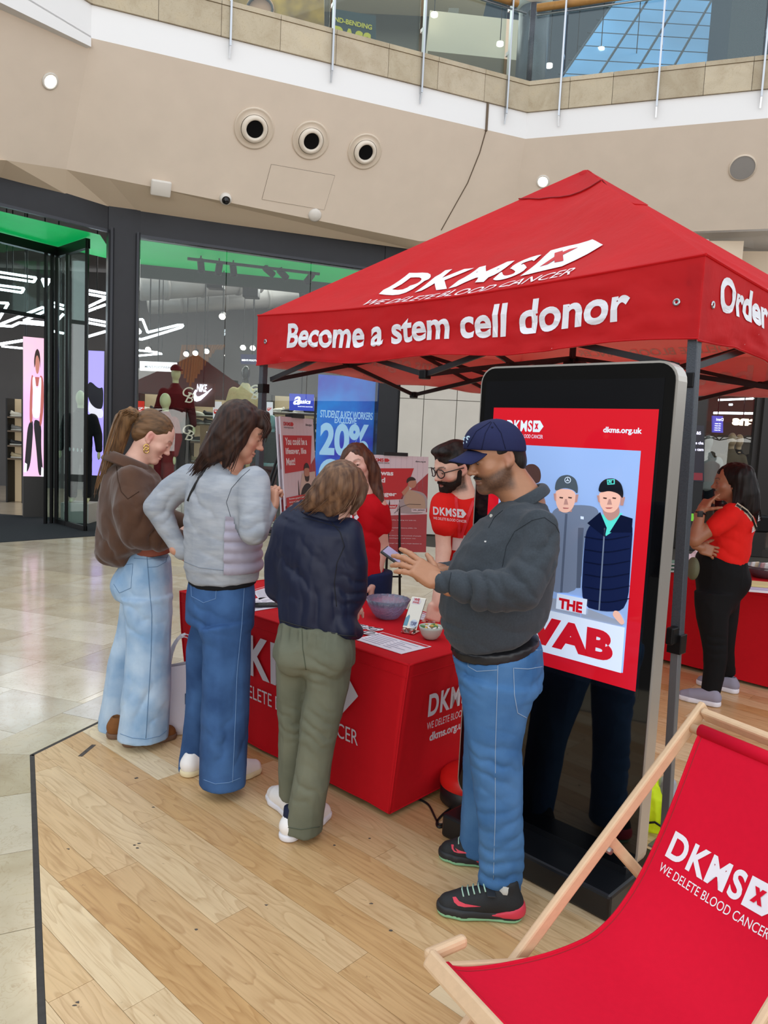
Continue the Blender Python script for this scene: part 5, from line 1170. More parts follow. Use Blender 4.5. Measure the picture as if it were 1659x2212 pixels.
MB().tube([dp(.038, .045, .779), dp(.038, CW_-.045, .779)], .021, 14).build('canvas_sleeve', CANV, canv, True); MB().tube([dp(1.0, .05, .306), dp(1.0, CW_-.05, .306)], .017, 12).build('canvas_sleeve', CANV, canv, True)
fl = MB(); fl.grid([[tuple(dp(1.0-.035*i, w, .285-.055*i+.01*math.sin(i))) for w in (.045, CW_-.045)] for i in range(4)]); fl.build('canvas_flap', CANV, canv, True)
LV = lambda q: canvas(np.stack([q[:, 0]+.044, (.452-q[:, 1])/1.28], 1), .002)
logo(dc, LV, .35, WHT, CANV, (0, 0), True, step=.025, hk=1.0)
# ================================================================== STALL TABLES
TRED = mat('red_table_cloth', 'c1101d', .75, noise=.03, nscale=30, bump=.12, bscale=500)
GREYP = mat('pale_grey_print', 'c9c3cb', .6)
def cloth_table(label, K0, ut, ud, L_, Dp, h, hem, inset_l, inset_d, seed=0):
    t = thing('draped_table', label, 'table', V(K0[0], K0[1], 0)+ut*L_/2+ud*Dp/2)
    P = lambda a, b, z: V(K0[0], K0[1], 0)+ut*a+ud*b+V(0, 0, z)
    MB().box(P(L_/2, Dp/2, h-.0125-.02), (L_-.03, Dp-.03, .025), ut, ud).build('table_board', mat('grey_board', '8d8d8d', .6), t)
    for a in (.16, L_-.16):
        for b in (.1, Dp-.1): MB().tube([P(a, b, .005), P(a, b, h-.045)], .014, 8).build('leg', STEEL, t, True)
    # one fitted cloth: top plus four sides drawn in to the feet
    per = []
    for (a0, b0), (a1, b1), n in (((0, 0), (L_, 0), 46), ((L_, 0), (L_, Dp), 20), ((L_, Dp), (0, Dp), 46), ((0, Dp), (0, 0), 20)):
        for i in range(n): per.append((a0+(a1-a0)*i/n, b0+(b1-b0)*i/n))
    rows = []; vs = np.linspace(0, 1, 13); n = len(per)
    for v in vs:
        r = []
        for a, b in per:
            ka = (a/L_-.5)*2; kb = (b/Dp-.5)*2; c_ = (abs(ka)*abs(kb))**8
            aa = a-ka*abs(ka)**5*inset_l*v+ka*c_*.03*v*(1-v); bb = b-np.sign(kb)*abs(kb)**3*inset_d*v+kb*c_*.05*v*(1-v)
            w = .006*vnoise(np.array([[a*3+seed, b*3, v*1.1]]), 2.5)[0]*v
            z = h-(h-hem)*v+.012*v**3*math.sin(a*5+b*4)*(1-c_)*.5; q = P(aa, bb, z)+(ud*np.sign(kb) if abs(kb) > .99 else ut*np.sign(ka))*w
            r.append(tuple(q))
        rows.append(r)
    m = MB(); flat_ = [q for r in rows for q in r]; m.add(flat_, [(i*n+j, (i+1)*n+j, (i+1)*n+(j+1) % n, i*n+(j+1) % n) for i in range(len(vs)-1) for j in range(n)])
    c = m.build('cloth_skirt', TRED, t, True)
    tp_ = MB(); e_ = .012; tp_.grid([[tuple(P(a, b, h+(.0 if 0 < a < L_ and 0 < b < Dp else -.0))) for a in np.linspace(0, L_, 20)] for b in np.linspace(0, Dp, 9)]); tp_.build('cloth_top', TRED, t, True)
    MB().tube([P(a, b, h-.001) for a, b in per]+[P(0, 0, h-.001)], .006, 6).build('top_edge', TRED, c, True)
    MB().tube([*[V(*q) for q in rows[-1]], V(*rows[-1][0])], .004, 5).build('hem', TRED, c, True)
    MB().tube([*[V(*q) for q in rows[1][::1]], V(*rows[1][0])], .0025, 4).build('top_seam', TRED, c, True)
    for k in (0, 46, 66, 112): MB().tube([V(*rows[i][k]) for i in range(len(vs))], .005, 6).build('corner_seam', TRED, c, True)
    return t, P
K0 = V(.135, 3.055, 0); ut = V(-.731, .682, 0); ud = V(.682, .731, 0); HT = .72
tb, TP = cloth_table('red cloth covered stall table with white lettering between the visitors', K0, ut, ud, 1.75, .74, HT, .022, .10, .035)
def skirt(a0, b0, du, inset_n, n2, inset_end=.10):
    """print plane of a table side, following the cloth as it is drawn in"""
    def f(uv):
        v = (HT-uv[:, 1])/(HT-.022); q = np.array([TP(a0, b0, 0)+du*u for u in uv[:, 0]]); q = q-np.outer(v*inset_n, n2); q[:, 2] = uv[:, 1]
        return q+n2*.014
    return f
fr = skirt(1.75, 0, -ut, .035, -ud); sd = skirt(0, 0, ud, .10*.25, -ut)
rootw = 1.07
logo(tb, lambda q: fr(q+np.array([.455, .275])), 1.01, GREYP, TRED, (0, 0), True, hk=.93)
logo(tb, lambda q: sd(q+np.array([.135, .405])), .40, GREYP, TRED, (0, 0), True, hk=1.1, step=.05)
letters('lettering', 'dkms.org.uk', GREYP, tb, sd, (.16, .335), w=.26, h=.05, bold=.03)
# ---- things on the table
PAPER = mat('leaflet_paper', 'e3e2ea', .6); PRINT = mat('grey_print_lines', 'a3a4b6', .6); PRED = mat('leaflet_red', 'c4202c', .6)
def sheet(label, px, name='leaflet', z=HT+.002, lines=6, red=True, mref=PAPER):
    q = [G(x, y, z) for x, y in px]; t = thing(name, label, 'leaflet', q[0])
    MB().prism(q, (0, 0, .0012)).build('paper', mref, t); u, v = q[1]-q[0], q[3]-q[0]; n_ = V(0, 0, 1)
    B = lambda a, b: q[0]*(1-a)*(1-b)+q[1]*a*(1-b)+q[2]*a*b+q[3]*(1-a)*b+V(0, 0, .0018)
    if red: MB().quad(B(.02, .03), B(.98, .03), B(.98, .16), B(.02, .16)).build('red_heading', PRED, t)
    for i in range(lines):
        b0 = .26+i*.68/max(1, lines); MB().quad(B(.06, b0), B(.47, b0), B(.47, b0+.035), B(.06, b0+.035)).build('text_line', PRINT, t); MB().quad(B(.53, b0), B(.9-.2*(i % 2), b0), B(.9-.2*(i % 2), b0+.035), B(.53, b0+.035)).build('text_line', PRINT, t)
    return t, B
t, B = sheet('white leaflet with red heading lying at the front edge of the table', [(827, 1366), (932, 1397), (867, 1413), (765, 1381)])
sheet('white leaflet with red heading behind the navy jacket, left on table', [(545, 1275), (590, 1262), (605, 1280), (560, 1296)])
sheet('white leaflet lying under the dark phone at left of table', [(530, 1296), (590, 1288), (600, 1312), (540, 1322)], red=False)
sheet('white leaflet beside the small bowl, near bearded volunteer', [(905, 1318), (935, 1325), (940, 1345), (905, 1338)], lines=3)
PHD = mat('phone_dark_glass', '16171c', .12)
p = G(575, 1309, HT+.004); t = thing('smartphone', 'dark smartphone lying face up on leaflet at left of table', 'phone', p)
MB().box(p+V(0, 0, .006), (.15, .072, .009), nrm(V(.95, .3, 0)), nrm(V(-.3, .95, 0)), bev=.004).build('case', mat('phone_case_black', '222226', .5), t); MB().box(p+V(0, 0, .0112), (.142, .066, .0012), nrm(V(.95, .3, 0)), nrm(V(-.3, .95, 0))).build('display', PHD, t)
# stickers
SK = mat('sticker_white', 'e6e4ea', .5); SKB = mat('sticker_dark', '2d2a33', .6)
for i, (x, y, a, lab) in enumerate(((790, 1356, .10, 'round white sticker with dark scribble, left of the group'), (808, 1359, .6, 'oval white sticker with dark scribble, right of the group'), (776, 1352, .2, 'small white sticker card peeping from behind the navy jacket'), (798, 1367, .9, 'white sticker with dark outline nearest the leaflet'))):
    c = G(x, y, HT+.0015*(i+1)); t = thing('sticker', lab, 'sticker', c, 'stickers on the table'); ang = np.linspace(0, 2*np.pi, 19)[:-1]
    MB().prism([c+V(math.cos(q)*.042*(1+.12*math.sin(3*q+i)), math.sin(q)*.03*(1+.1*math.cos(2*q+i)), 0) for q in ang], (0, 0, .001)).build('backing', SK, t)
    MB().tube([c+V(math.cos(q)*.027*(1+.3*math.sin(3*q+i)), math.sin(q)*.017*(1+.2*math.cos(5*q+i)), .0015) for q in np.linspace(0, 5.6, 20)], .0022, 4).build('scribble', SKB, t)
# ribbed glass bowl
def bowl_pt(px, py): return G(px, py, HT+.001)
BG = mat('bluish_pressed_glass', 'c3d0f0', .10, trans=.8, spec=.6, coat=.5, bump=.6, bscale=70, bdist=.012)
c = bowl_pt(836, 1335); t = thing('glass_bowl', 'large ribbed bluish glass bowl on the table', 'bowl', c); N_ = 72; prof = [(0, .002), (.05, .002), (.058, .006), (.078, .03), (.098, .062), (.116, .104), (.112, .104), (.094, .064), (.074, .034), (.054, .012), (0, .010)]
m = MB(); vv_ = []
for r, h in prof:
    for k in range(N_): a = 2*np.pi*k/N_; r2 = r*(1+(.03*math.cos(a*24+h*60) if r > .05 else 0)); vv_.append(c+V(r2*math.cos(a), r2*math.sin(a), h))
m.add(vv_, [(i*N_+k, i*N_+(k+1) % N_, (i+1)*N_+(k+1) % N_, (i+1)*N_+k) for i in range(len(prof)-1) for k in range(N_)]); m.build('bowl_body', BG, t, True)
random.seed(11)
for i in range(7):
    a = random.uniform(0, 6.3); r = random.uniform(0, .035); q = c+V(r*math.cos(a)-.01, r*math.sin(a), .026+.008*(i % 3)); s = Sdf(q-.03, q+.03, .005); s.ell(q, (.016, .011, .009), frame3(V(math.cos(a*3), math.sin(a*3), .2)), k=.002)
    tag(shape('wrapped_sweet', s, mat('sweet_red' if i < 5 else 'sweet_cream', 'c92c3a' if i < 5 else 'e3c9a6', .35), None), '%s wrapped sweet inside the glass bowl' % ('red' if i < 5 else 'cream'), 'sweet', 'sweets in the glass bowl')
# mirror like phone on a folding stand
pb = G(886, 1366, HT+.001); t = thing('phone_stand', 'folding chrome stand holding the mirror backed phone', 'stand', pb); CHR = mat('rose_chrome', 'd9c3bd', .18, metal=.9)
fd_ = nrm(V(-.45, -.9, 0)); sd_ = V(fd_[1], -fd_[0], 0)*-1
MB().box(pb+V(0, 0, .004), (.07, .07, .006), sd_, fd_, bev=.002).build('base_plate', CHR, t); MB().box(pb-fd_*.03+V(0, 0, .05), (.05, .005, .10), sd_, nrm(fd_+V(0, 0, .35)), bev=.002).build('back_rest', CHR, t)
for k in (-1, 1): MB().box(pb+sd_*.02*k+fd_*.032+V(0, 0, .014), (.012, .02, .018), sd_, fd_, bev=.002).build('hook', CHR, t)
up_ = nrm(V(.30, .42, 1.0)); pc = pb+fd_*.012+V(0, 0, .018)+up_*.082; nn_ = nrm(np.cross(sd_, up_)); nn_ = nn_ if np.dot(nn_, fd_) > 0 else -nn_
t = thing('smartphone', 'mirror backed smartphone with stickers propped on the chrome stand', 'phone', pc)
MB().box(pc, (.078, .009, .162), sd_, nn_, up_, bev=.0042).build('body', mat('mirror_back', 'c9c0b2', .06, metal=1.0), t)
fl_ = flat(pc-sd_*.039-up_*.081, sd_, up_, nn_, .0052); sq_ = lambda x0, x1, y0, y1: [(x0, y0), (x1, y0), (x1, y1), (x0, y1)]
poly_mesh('sticker_label', [(.012, .125), (.05, .125), (.058, .14), (.045, .158), (.012, .155)], SK, t, fl_); f2x = flat(pc-sd_*.039-up_*.081, sd_, up_, nn_, .0058)
letters('sticker_lettering', 'WE', PRED, t, f2x, (.018, .141), w=.03, bold=.04); letters('sticker_lettering', 'SWAB', PRED, t, f2x, (.016, .129), w=.033, bold=.04)
poly_mesh('sticker_round', [(.054+.021*math.cos(a), .028+.021*math.sin(a)) for a in np.linspace(0, 6.28, 21)[:-1]], mat('sticker_pale_blue', 'cfe0ee', .5), t, fl_); letters('sticker_lettering', 'SWAB', mat('sticker_ink', '3a3f78', .6), t, f2x, (.039, .03), w=.03, bold=.03); letters('sticker_lettering', 'LIFE', mat('sticker_ink', '3a3f78', .6), t, f2x, (.042, .019), w=.025, bold=.03)
poly_mesh('sticker_label', [(.004, .012), (.024, .012), (.024, .06), (.018, .07), (.004, .05)], mat('sticker_teal', '6fa7bd', .5), t, fl_)
# pale bowl of sweets
c = G(930, 1380, HT+.001); t = thing('ceramic_bowl', 'small pale green ceramic bowl of sweets at table corner', 'bowl', c)
MB().lathe(c, [(0, .002), (.026, .002), (.03, .004), (.045, .022), (.055, .05), (.058, .062), (.055, .062), (.05, .048), (.04, .024), (0, .014)], 32).build('bowl_body', mat('sage_ceramic', 'b7c3b8', .35), t, True)
for i in range(22):
    a = i*2.4; r = .009*math.sqrt(i)*1.05; q = c+V(r*math.cos(a), r*math.sin(a), .054-.0012*i*.4+.006*((i*7) % 3)); k = [('sweet_white', 'ebe6dd'), ('sweet_white', 'ebe6dd'), ('sweet_yellow', 'd9b45e'), ('sweet_red', 'c92c3a'), ('sweet_white', 'ebe6dd'), ('sweet_green', '5c8f4e')][i % 6]
    ax_ = nrm(V(math.cos(a*5), math.sin(a*5), .3)); tag(MB().tube([q-ax_*.012, q-ax_*.008, q-ax_*.006, q+ax_*.006, q+ax_*.008, q+ax_*.012], [.006, .0025, .0065, .0065, .0025, .006], 8).build('wrapped_sweet', mat(k[0], k[1], .35), None, True), '%s wrapped sweet heaped in the small green bowl' % k[0].split('_')[1], 'sweet', 'sweets in the small bowl')
# ================================================================== POSTER EASELS
POSTW = mat('poster_white', 'd9d3dc', .55); POSTR = mat('poster_red', 'c0242c', .55); POSTD = mat('poster_dull_red', 'a83a42', .55); INK = mat('poster_ink', '3a3338', .6); SKIN_P = mat('printed_skin_tone', 'b98a72', .6); HAIR_P = mat('printed_hair', '2c211f', .6)
def board(label, a, b, z0, z1, back, name='poster_board', lean=.10):
    d = nrm(xy(b, 0)-xy(a, 0)); n2 = V(d[1], -d[0], 0); w = float(np.linalg.norm(xy(b, 0)-xy(a, 0))); upv = nrm(V(0, 0, 1)-n2*lean); h = (z1-z0)/upv[2]
    o = xy(a, z0); t = thing(name, label, 'poster', V(*((xy(a, 0)+xy(b, 0))/2)[:2], z0)); n3 = nrm(np.cross(d, upv)); n3 = n3 if np.dot(n3, n2) > 0 else -n3
    MB().prism([o, o+d*w, o+d*w+upv*h, o+upv*h], -n3*.012).build('board', back, t)
    return t, w, h, (lambda e: flat(o, d, upv, n3, e)), (o, d, upv, n3)
def easel(label, info, w, h):
    o, d, upv, n3 = info; t = thing('easel', label, 'easel', V(*(o+d*w/2)[:2], 0)); bk = lambda x, y, q=0.0: o+d*x+upv*y-n3*(.026+q)
    for x in (w*.38, w*.62):
        top = bk(w*.5+(x-w*.5)*.5, h*1.0); ft = bk(x, 0); ft = ft-upv*(ft[2]/upv[2])+n3*.06; MB().tube([top, V(ft[0], ft[1], .008)], .011, 8).build('leg', BLACKM, t, True)
    a_ = bk(w*.5, h*.95, .02); MB().tube([a_, V(*(a_-n3*.55)[:2], .008)], .011, 8).build('rear_leg', BLACKM, t, True)
    MB().tube([bk(w*.35, -.22), bk(w*.65, -.22)], .008, 6).build('cross_bar', BLACKM, t); 
    MB().box(bk(w/2, -.008)+n3*.028, (w*.42, .05, .012), d, n3).build('ledge', BLACKM, t); MB().box(bk(w/2, h+.012)+n3*.022, (w*.36, .03, .03), d, n3).build('top_clip', BLACKM, t)
    return t
z = lambda px, py, Y: at(px, py, Y)[2]
# left pair: one board partly behind the other
def lifesaver(label, a, b, z0, z1, nm):
    t, w, h, F, info = board(label, a, b, z0, z1, POSTW); f1_, f2_, f3_ = F(.001), F(.002), F(.003); Y_ = lambda s: s*h
    for i in range(1, 9): poly_mesh('grid_line', [(w*i/9, h*.4), (w*i/9+.002, h*.4), (w*i/9+.002, h), (w*i/9, h)], mat('poster_grid', 'c2bcc8', .6), t, f1_)
    poly_mesh('red_field', [(0, Y_(.0)), (w, Y_(.0)), (w, Y_(.30)), (0, Y_(.26))], POSTD, t, f1_); poly_mesh('red_field', [(w*.04, Y_(.53)), (w*.82, Y_(.55)), (w*.92, Y_(.85)), (w*.04, Y_(.845))], POSTR, t, f2_)
    poly_mesh('red_field', [(w*.62, Y_(.50)), (w, Y_(.66)), (w, Y_(.45)), (w*.7, Y_(.4))], POSTD, t, f1_)
    letters('lettering', 'DKMS', POSTR, t, f2_, (w*.08, Y_(.925)), w=w*.20, h=h*.032, bold=.04); poly_mesh('tag_emblem', [(w*.285, Y_(.925)), (w*.34, Y_(.925)), (w*.37, Y_(.941)), (w*.34, Y_(.957)), (w*.285, Y_(.957))], POSTR, t, f2_); letters('tagline', 'WE DELETE BLOOD CANCER', INK, t, f2_, (w*.08, Y_(.905)), w=w*.28); letters('web_address', 'dkms.org.uk', INK, t, f2_, (w*.74, Y_(.93)), w=w*.2)
    for i, s_ in enumerate(('You could be a', 'lifesaver, like', 'Matt!')): letters('lettering', s_, WHT, t, f3_, (w*.09, Y_(.765-.085*i)), w=w*(.66, .62, .26)[i], h=h*.062, bold=.03)
    poly_mesh('picture_backdrop', [(w*.42, Y_(.34)), (w*.97, Y_(.37)), (w*.97, Y_(.53)), (w*.55, Y_(.52))], mat('picture_cream', 'cfc5b8', .6), t, f2_)
    poly_mesh('picture_shirt', [(w*.45, Y_(.22)), (w*.9, Y_(.22)), (w*.9, Y_(.36)), (w*.76, Y_(.43)), (w*.62, Y_(.43)), (w*.48, Y_(.37))], mat('picture_black', '1d1c1e', .6), t, f3_)
    fx = F(.004); cx0, cy0 = w*.69, Y_(.52); poly_mesh('picture_face', [(cx0+w*.085*math.cos(a), cy0+h*.075*math.sin(a)) for a in np.linspace(0, 6.28, 17)[:-1]], SKIN_P, t, fx); fy = F(.005)
    poly_mesh('picture_hair', [(cx0+w*.095*math.cos(a), cy0+h*.02+h*.07*math.sin(a)) for a in np.linspace(.1, 3.04, 10)]+[(cx0-w*.06, cy0+h*.045), (cx0+w*.06, cy0+h*.045)], HAIR_P, t, fy); poly_mesh('picture_beard', [(cx0-w*.08, cy0-h*.015), (cx0-w*.04, cy0-h*.03), (cx0+w*.04, cy0-h*.03), (cx0+w*.08, cy0-h*.015), (cx0+w*.05, cy0-h*.075), (cx0-w*.05, cy0-h*.075)], HAIR_P, t, fy)
    poly_mesh('name_label', [(w*.8, Y_(.355)), (w*.97, Y_(.36)), (w*.97, Y_(.39)), (w*.8, Y_(.385))], POSTW, t, fy); letters('name_lettering', 'Matt, donor', INK, t, F(.006), (w*.81, Y_(.365)), w=w*.14)
    poly_mesh('red_field', [(w*.03, Y_(.235)), (w*.68, Y_(.25)), (w*.72, Y_(.34)), (w*.03, Y_(.33))], POSTR, t, fy)
    for i, s_ in enumerate(('Become a potential stem cell', 'donor and you could save', "someone's life!")): letters('lettering', s_, WHT, t, F(.006), (w*.10, Y_(.305-.027*i)), w=w*(.54, .5, .3)[i], h=h*.018, bold=.03)
    for i, s_ in enumerate(('Matt joined the register and later', 'became a match for a stranger who', 'needed a stem cell transplant.')): letters('small_print', s_, POSTW, t, f3_, (w*.06, Y_(.18-.03*i)), w=w*.7, h=h*.012)
    return t, w, h, info
a, b = at(629, 900, 5.35), at(698, 908, 5.9); z1 = at(629, 897, 5.35)[2]-.01
t, w, h, info = lifesaver('portrait red and white donor poster, front one of the left pair', a, b, z1-.86, z1, 1); easel('black folding easel carrying the front left poster', info, w, h)
a2, b2 = at(619, 900, 5.62), at(688, 908, 6.2); t, w, h, info = lifesaver('portrait red and white donor poster, rear one mostly hidden at left', a2, b2, z1-.83, z1+.0, 2); easel('black folding easel carrying the hidden rear left poster', info, w, h)
# right board
a, b = at(786, 990, 6.5), at(931, 990, 6.62); z1 = at(931, 988, 6.6)[2]; z0 = at(922, 1194, 6.6)[2]
t, w, h, F, info = board('landscape style red and white patient poster beside the bearded volunteer', a, b, z0, z1, POSTW); easel('black folding easel carrying the patient poster', info, w, h)
f1_, f2_, f3_, f4_ = F(.001), F(.002), F(.003), F(.004); q_ = lambda pts: [(x*w, y*h) for x, y in pts]
for i in range(1, 12): poly_mesh('grid_line', q_([(i/12, .5), (i/12+.004, .5), (i/12+.004, 1), (i/12, 1)]), mat('poster_grid', 'c2bcc8', .6), t, f1_)
poly_mesh('red_field', q_([(0, 0), (1, 0), (1, .40), (0, .36)]), POSTD, t, f1_); poly_mesh('red_field', q_([(.02, .52), (.62, .55), (.78, .875), (.02, .855)]), POSTR, t, f2_); poly_mesh('red_field', q_([(.66, .60), (1, .83), (1, .42), (.6, .42)]), POSTD, t, f1_)
letters('lettering', 'DKMS', POSTR, t, f2_, (.12*w, .93*h), w=.2*w, h=.035*h, bold=.04); poly_mesh('tag_emblem', q_([(.33, .93), (.38, .93), (.41, .947), (.38, .965), (.33, .965)]), POSTR, t, f2_); letters('tagline', 'WE DELETE BLOOD CANCER', INK, t, f2_, (.12*w, .912*h), w=.29*w); letters('web_address', 'dkms.org.uk', INK, t, f2_, (.80*w, .935*h), w=.16*w)
for i, (s_, wd) in enumerate((('Leo was', .40), ('saved', .28), ('by a', .18), ('stranger', .46))): letters('lettering', s_, WHT, t, f3_, (.07*w, (.79-.075*i)*h), w=wd*w, h=.052*h, bold=.035)
poly_mesh('red_field', q_([(.02, .435), (.52, .45), (.55, .49), (.02, .475)]), POSTR, t, f2_); letters('lettering', 'Order your swabs now!', WHT, t, f3_, (.06*w, .45*h), w=.46*w, bold=.03)
poly_mesh('picture_bed', q_([(.52, .40), (1, .40), (1, .62), (.66, .66), (.56, .5)]), mat('picture_grey', 'a9a3a6', .6), t, f2_); poly_mesh('picture_top', q_([(.62, .48), (.98, .42), (.96, .58), (.82, .63), (.68, .66)]), mat('picture_beige', 'b9a58f', .6), t, f3_)
poly_mesh('picture_face', [(.76*w+.065*w*math.cos(a), .72*h+.052*h*math.sin(a)) for a in np.linspace(0, 6.28, 17)[:-1]], SKIN_P, t, f4_); poly_mesh('picture_hair', [(.745*w+.075*w*math.cos(a), .735*h+.05*h*math.sin(a)) for a in np.linspace(.3, 3.6, 10)]+[(.72*w, .745*h)], HAIR_P, t, F(.005))
poly_mesh('picture_arm', q_([(.64, .58), (.72, .66), (.70, .70), (.6, .62)]), SKIN_P, t, f4_); MB().tube([f4_(np.array([p_]))[0] for p_ in q_([(.5, .40), (.6, .47), (.72, .50), (.9, .5)])], .002, 4).build('picture_tube', INK, t)
poly_mesh('name_label', q_([(.76, .42), (.98, .42), (.98, .455), (.76, .455)]), POSTW, t, F(.005)); letters('name_lettering', 'Leo, patient', INK, t, F(.006), (.78*w, .428*h), w=.18*w)
for i, s_ in enumerate(('Leo loved gaming, virtual reality, hanging out with his', 'friends and family laughing.', '', 'Leo was diagnosed with acute myeloid leukaemia (AML). He', 'needed a transplant to survive.', '', 'With no matching donor, his story inspired hundreds of people', 'to join - and eventually a matching stem cell donor was', 'found.', 'Leo is alive thanks to that stranger who made a simple decision to')):
    if s_: letters('small_print', s_, POSTW, t, f3_, (.07*w, (.325-.027*i)*h), w=w*min(.86, .86*len(s_)/62), h=.011*h)
# ================================================================== THE DIGITAL TOTEM
SILV = mat('silver_frame', 'bdb8b0', .35, metal=.6); BLKG = mat('black_glass', '060709', .04, spec=.6); BASEM = mat('black_base', '101216', .35)
KC = V(.705, 2.925, 0); ku = V(.714, -.70, 0); kn = V(-.70, -.714, 0)     # centre, along the screen, out of the screen
kt = thing('digital_totem', 'tall black digital totem with silver rim showing red charity screen', 'screen', KC)
KW, KZ0, KZ1, KD = .42, .115, 1.965, .036
def rrect(hw, z0, z1, r, n=7):
    o = []
    for cx0, cz0, a0 in ((hw-r, z0+r, -90), (hw-r, z1-r, 0), (-hw+r, z1-r, 90), (-hw+r, z0+r, 180)):
        for i in range(n): a = R(a0+90*i/(n-1)); o.append((cx0+r*math.cos(a), cz0+r*math.sin(a)))
    return o
kp = lambda u, v, q: V(KC[0], KC[1], 0)+ku*u+kn*q+V(0, 0, v)
MB().prism([kp(u, v, -KD) for u, v in rrect(KW, KZ0, KZ1, .07)], kn*(2*KD)).build('silver_casing', SILV, kt)
MB().prism([kp(u, v, KD) for u, v in rrect(KW-.008, KZ0+.008, KZ1-.008, .062)], kn*.004).build('black_glass', BLKG, kt)
b_ = MB(); b_.box(V(.725, 2.905, .05), (.77, .42, .10), ku, -kn, bev=.012); b_.build('base_plinth', BASEM, kt); MB().box(V(.72, 2.92, .11), (.74, .10, .03), ku, -kn).build('neck', BASEM, kt)
def kuv(px, py):
    r = ray(px, py); o = V(0, 0, EYE); p0 = kp(0, 0, KD+.004); s = np.dot(p0-o, kn)/np.dot(r, kn); q = o+r*s; return (float(np.dot(q-p0, ku)), float(q[2]))
def kf(e): return lambda uv: np.array([kp(u, v, KD+.004+e) for u, v in uv])
def glow(name, c, e, rough=.06): return mat(name, c, rough, emit=e, spec=.6)
# picture coordinates: x 0..1 across the lit image, y 0..1 from its foot
x0, yb_ = kuv(1373, 1494); xr_, yt_ = kuv(1424, 884); IX1 = (x0+xr_)/2; IX0 = -.343; IY0, IY1 = yb_, yt_; IW = IX1-IX0; IH = IY1-IY0
iu = lambda pts: [(IX0+x*IW, IY0+y*IH) for x, y in pts]
SRED = glow('screen_red', 'cc1626', .26); SBLUE = glow('screen_sky', '94b4e8', .28); SPALE = glow('screen_white', 'd3e3f8', .34)
poly_mesh('screen_margin', [(-KW+.03, IY0-.02), (IX1+.012, IY0-.02), (IX1+.012, KZ1-.06), (-KW+.03, KZ1-.06)], mat('unlit_display', '0b0d12', .05, spec=.6), kt, kf(.0006))
disp = poly_mesh('lit_display', iu([(0, 0), (1, 0), (1, 1), (0, 1)]), SRED, kt, kf(.0012))
def ks(name, pts, m, lvl): return poly_mesh(name, iu(pts), m, kt, kf(.0012+.0006*lvl))
def knv(px, py): u, v = kuv(px, py); return ((u-IX0)/IW, (v-IY0)/IH)
PX = lambda *p: [knv(x, y) for x, y in p]
a_, b_2 = knv(1385, 974), knv(1344, 1453); tl = (1-a_[0], a_[1])
ks('picture_sky', [(1-a_[0], b_2[1]), (a_[0], b_2[1]), (a_[0], a_[1]), (1-a_[0], a_[1])], SBLUE, 1)
# lettering on the screen
w0 = knv(1303, 938); w1 = knv(1388, 924); letters('lettering', 'dkms.org.uk', SPALE, kt, kf(.0018), (IX0+w0[0]*IW, IY0+w0[1]*IH), w=(w1[0]-w0[0])*IW, h=.03*IH*.9, bold=.03)
l0 = knv(1094, 940); l1 = knv(1174, 930); logo(kt, lambda q: kf(.0018)(q+np.array([IX0+l0[0]*IW, IY0+l0[1]*IH-.008])), (l1[0]-l0[0])*IW, SPALE, SRED, (0, 0), True, hk=1.1)
# two boys in caps, printed flat
GJ = glow('picture_grey_jacket', '66738a', .45); GJD = glow('picture_grey_jacket_dark', '4c576c', .4); NJ = glow('picture_navy_jacket', '141f45', .3); NJD = glow('picture_navy_seam', '0c1430', .3); SKS = glow('picture_boy_skin', 'd3a797', .5); SKD = glow('picture_boy_shade', 'a87f78', .45); CPG = glow('picture_grey_cap', '46525c', .35); CPB = glow('picture_black_cap', '181c24', .3); TEAL = glow('picture_teal', '4fc9be', .5); HRB = glow('picture_brown_hair', '4a3330', .35); TRG = glow('picture_grey_trousers', '8893a6', .45)
ks('picture_trousers', PX((1180, 1290), (1250, 1300), (1256, 1340), (1175, 1330)), TRG, 2); ks('picture_trousers', PX((1258, 1310), (1350, 1345), (1345, 1352), (1255, 1345)), TRG, 2)
ks('picture_hair', PX((1132, 1045), (1130, 1015), (1140, 1003), (1155, 1002), (1167, 1012), (1170, 1030), (1165, 1045)), HRB, 2)
ks('picture_jacket', PX((1190, 1110), (1205, 1095), (1250, 1090), (1290, 1094), (1298, 1120), (1272, 1140), (1262, 1170), (1255, 1280), (1178, 1280), (1195, 1180)), GJ, 3)
ks('picture_jacket_fold', PX((1222, 1110), (1227, 1110), (1216, 1280), (1211, 1280)), GJD, 4); ks('picture_jacket_fold', PX((1250, 1140), (1262, 1140), (1255, 1270), (1246, 1270)), GJD, 4); ks('picture_pocket', PX((1255, 1115), (1262, 1116), (1262, 1122), (1255, 1121)), SPALE, 4)
ks('picture_neck', PX((1208, 1080), (1238, 1082), (1236, 1106), (1208, 1104)), SKD, 4)
ks('picture_face', PX((1200, 1055), (1202, 1090), (1212, 1106), (1228, 1108), (1242, 1094), (1246, 1058)), SKS, 5); ks('picture_ear', PX((1197, 1066), (1203, 1066), (1204, 1084), (1199, 1080)), SKD, 5); ks('picture_ear', PX((1245, 1068), (1251, 1068), (1248, 1084), (1243, 1086)), SKD, 5)
ks('picture_cap', PX((1199, 1062), (1202, 1040), (1212, 1028), (1230, 1025), (1245, 1034), (1250, 1052), (1249, 1068), (1240, 1058), (1220, 1053)), CPG, 6)
for x in (1214, 1233): ks('picture_eye', PX((x-4, 1073), (x+4, 1074), (x+3, 1077), (x-4, 1076)), HRB, 6)
ks('picture_mouth', PX((1217, 1096), (1231, 1097), (1228, 1099), (1219, 1099)), glow('picture_lips', 'a05f5f', .4), 6); ks('picture_nose', PX((1222, 1078), (1226, 1078), (1229, 1090), (1219, 1090)), SKD, 6)
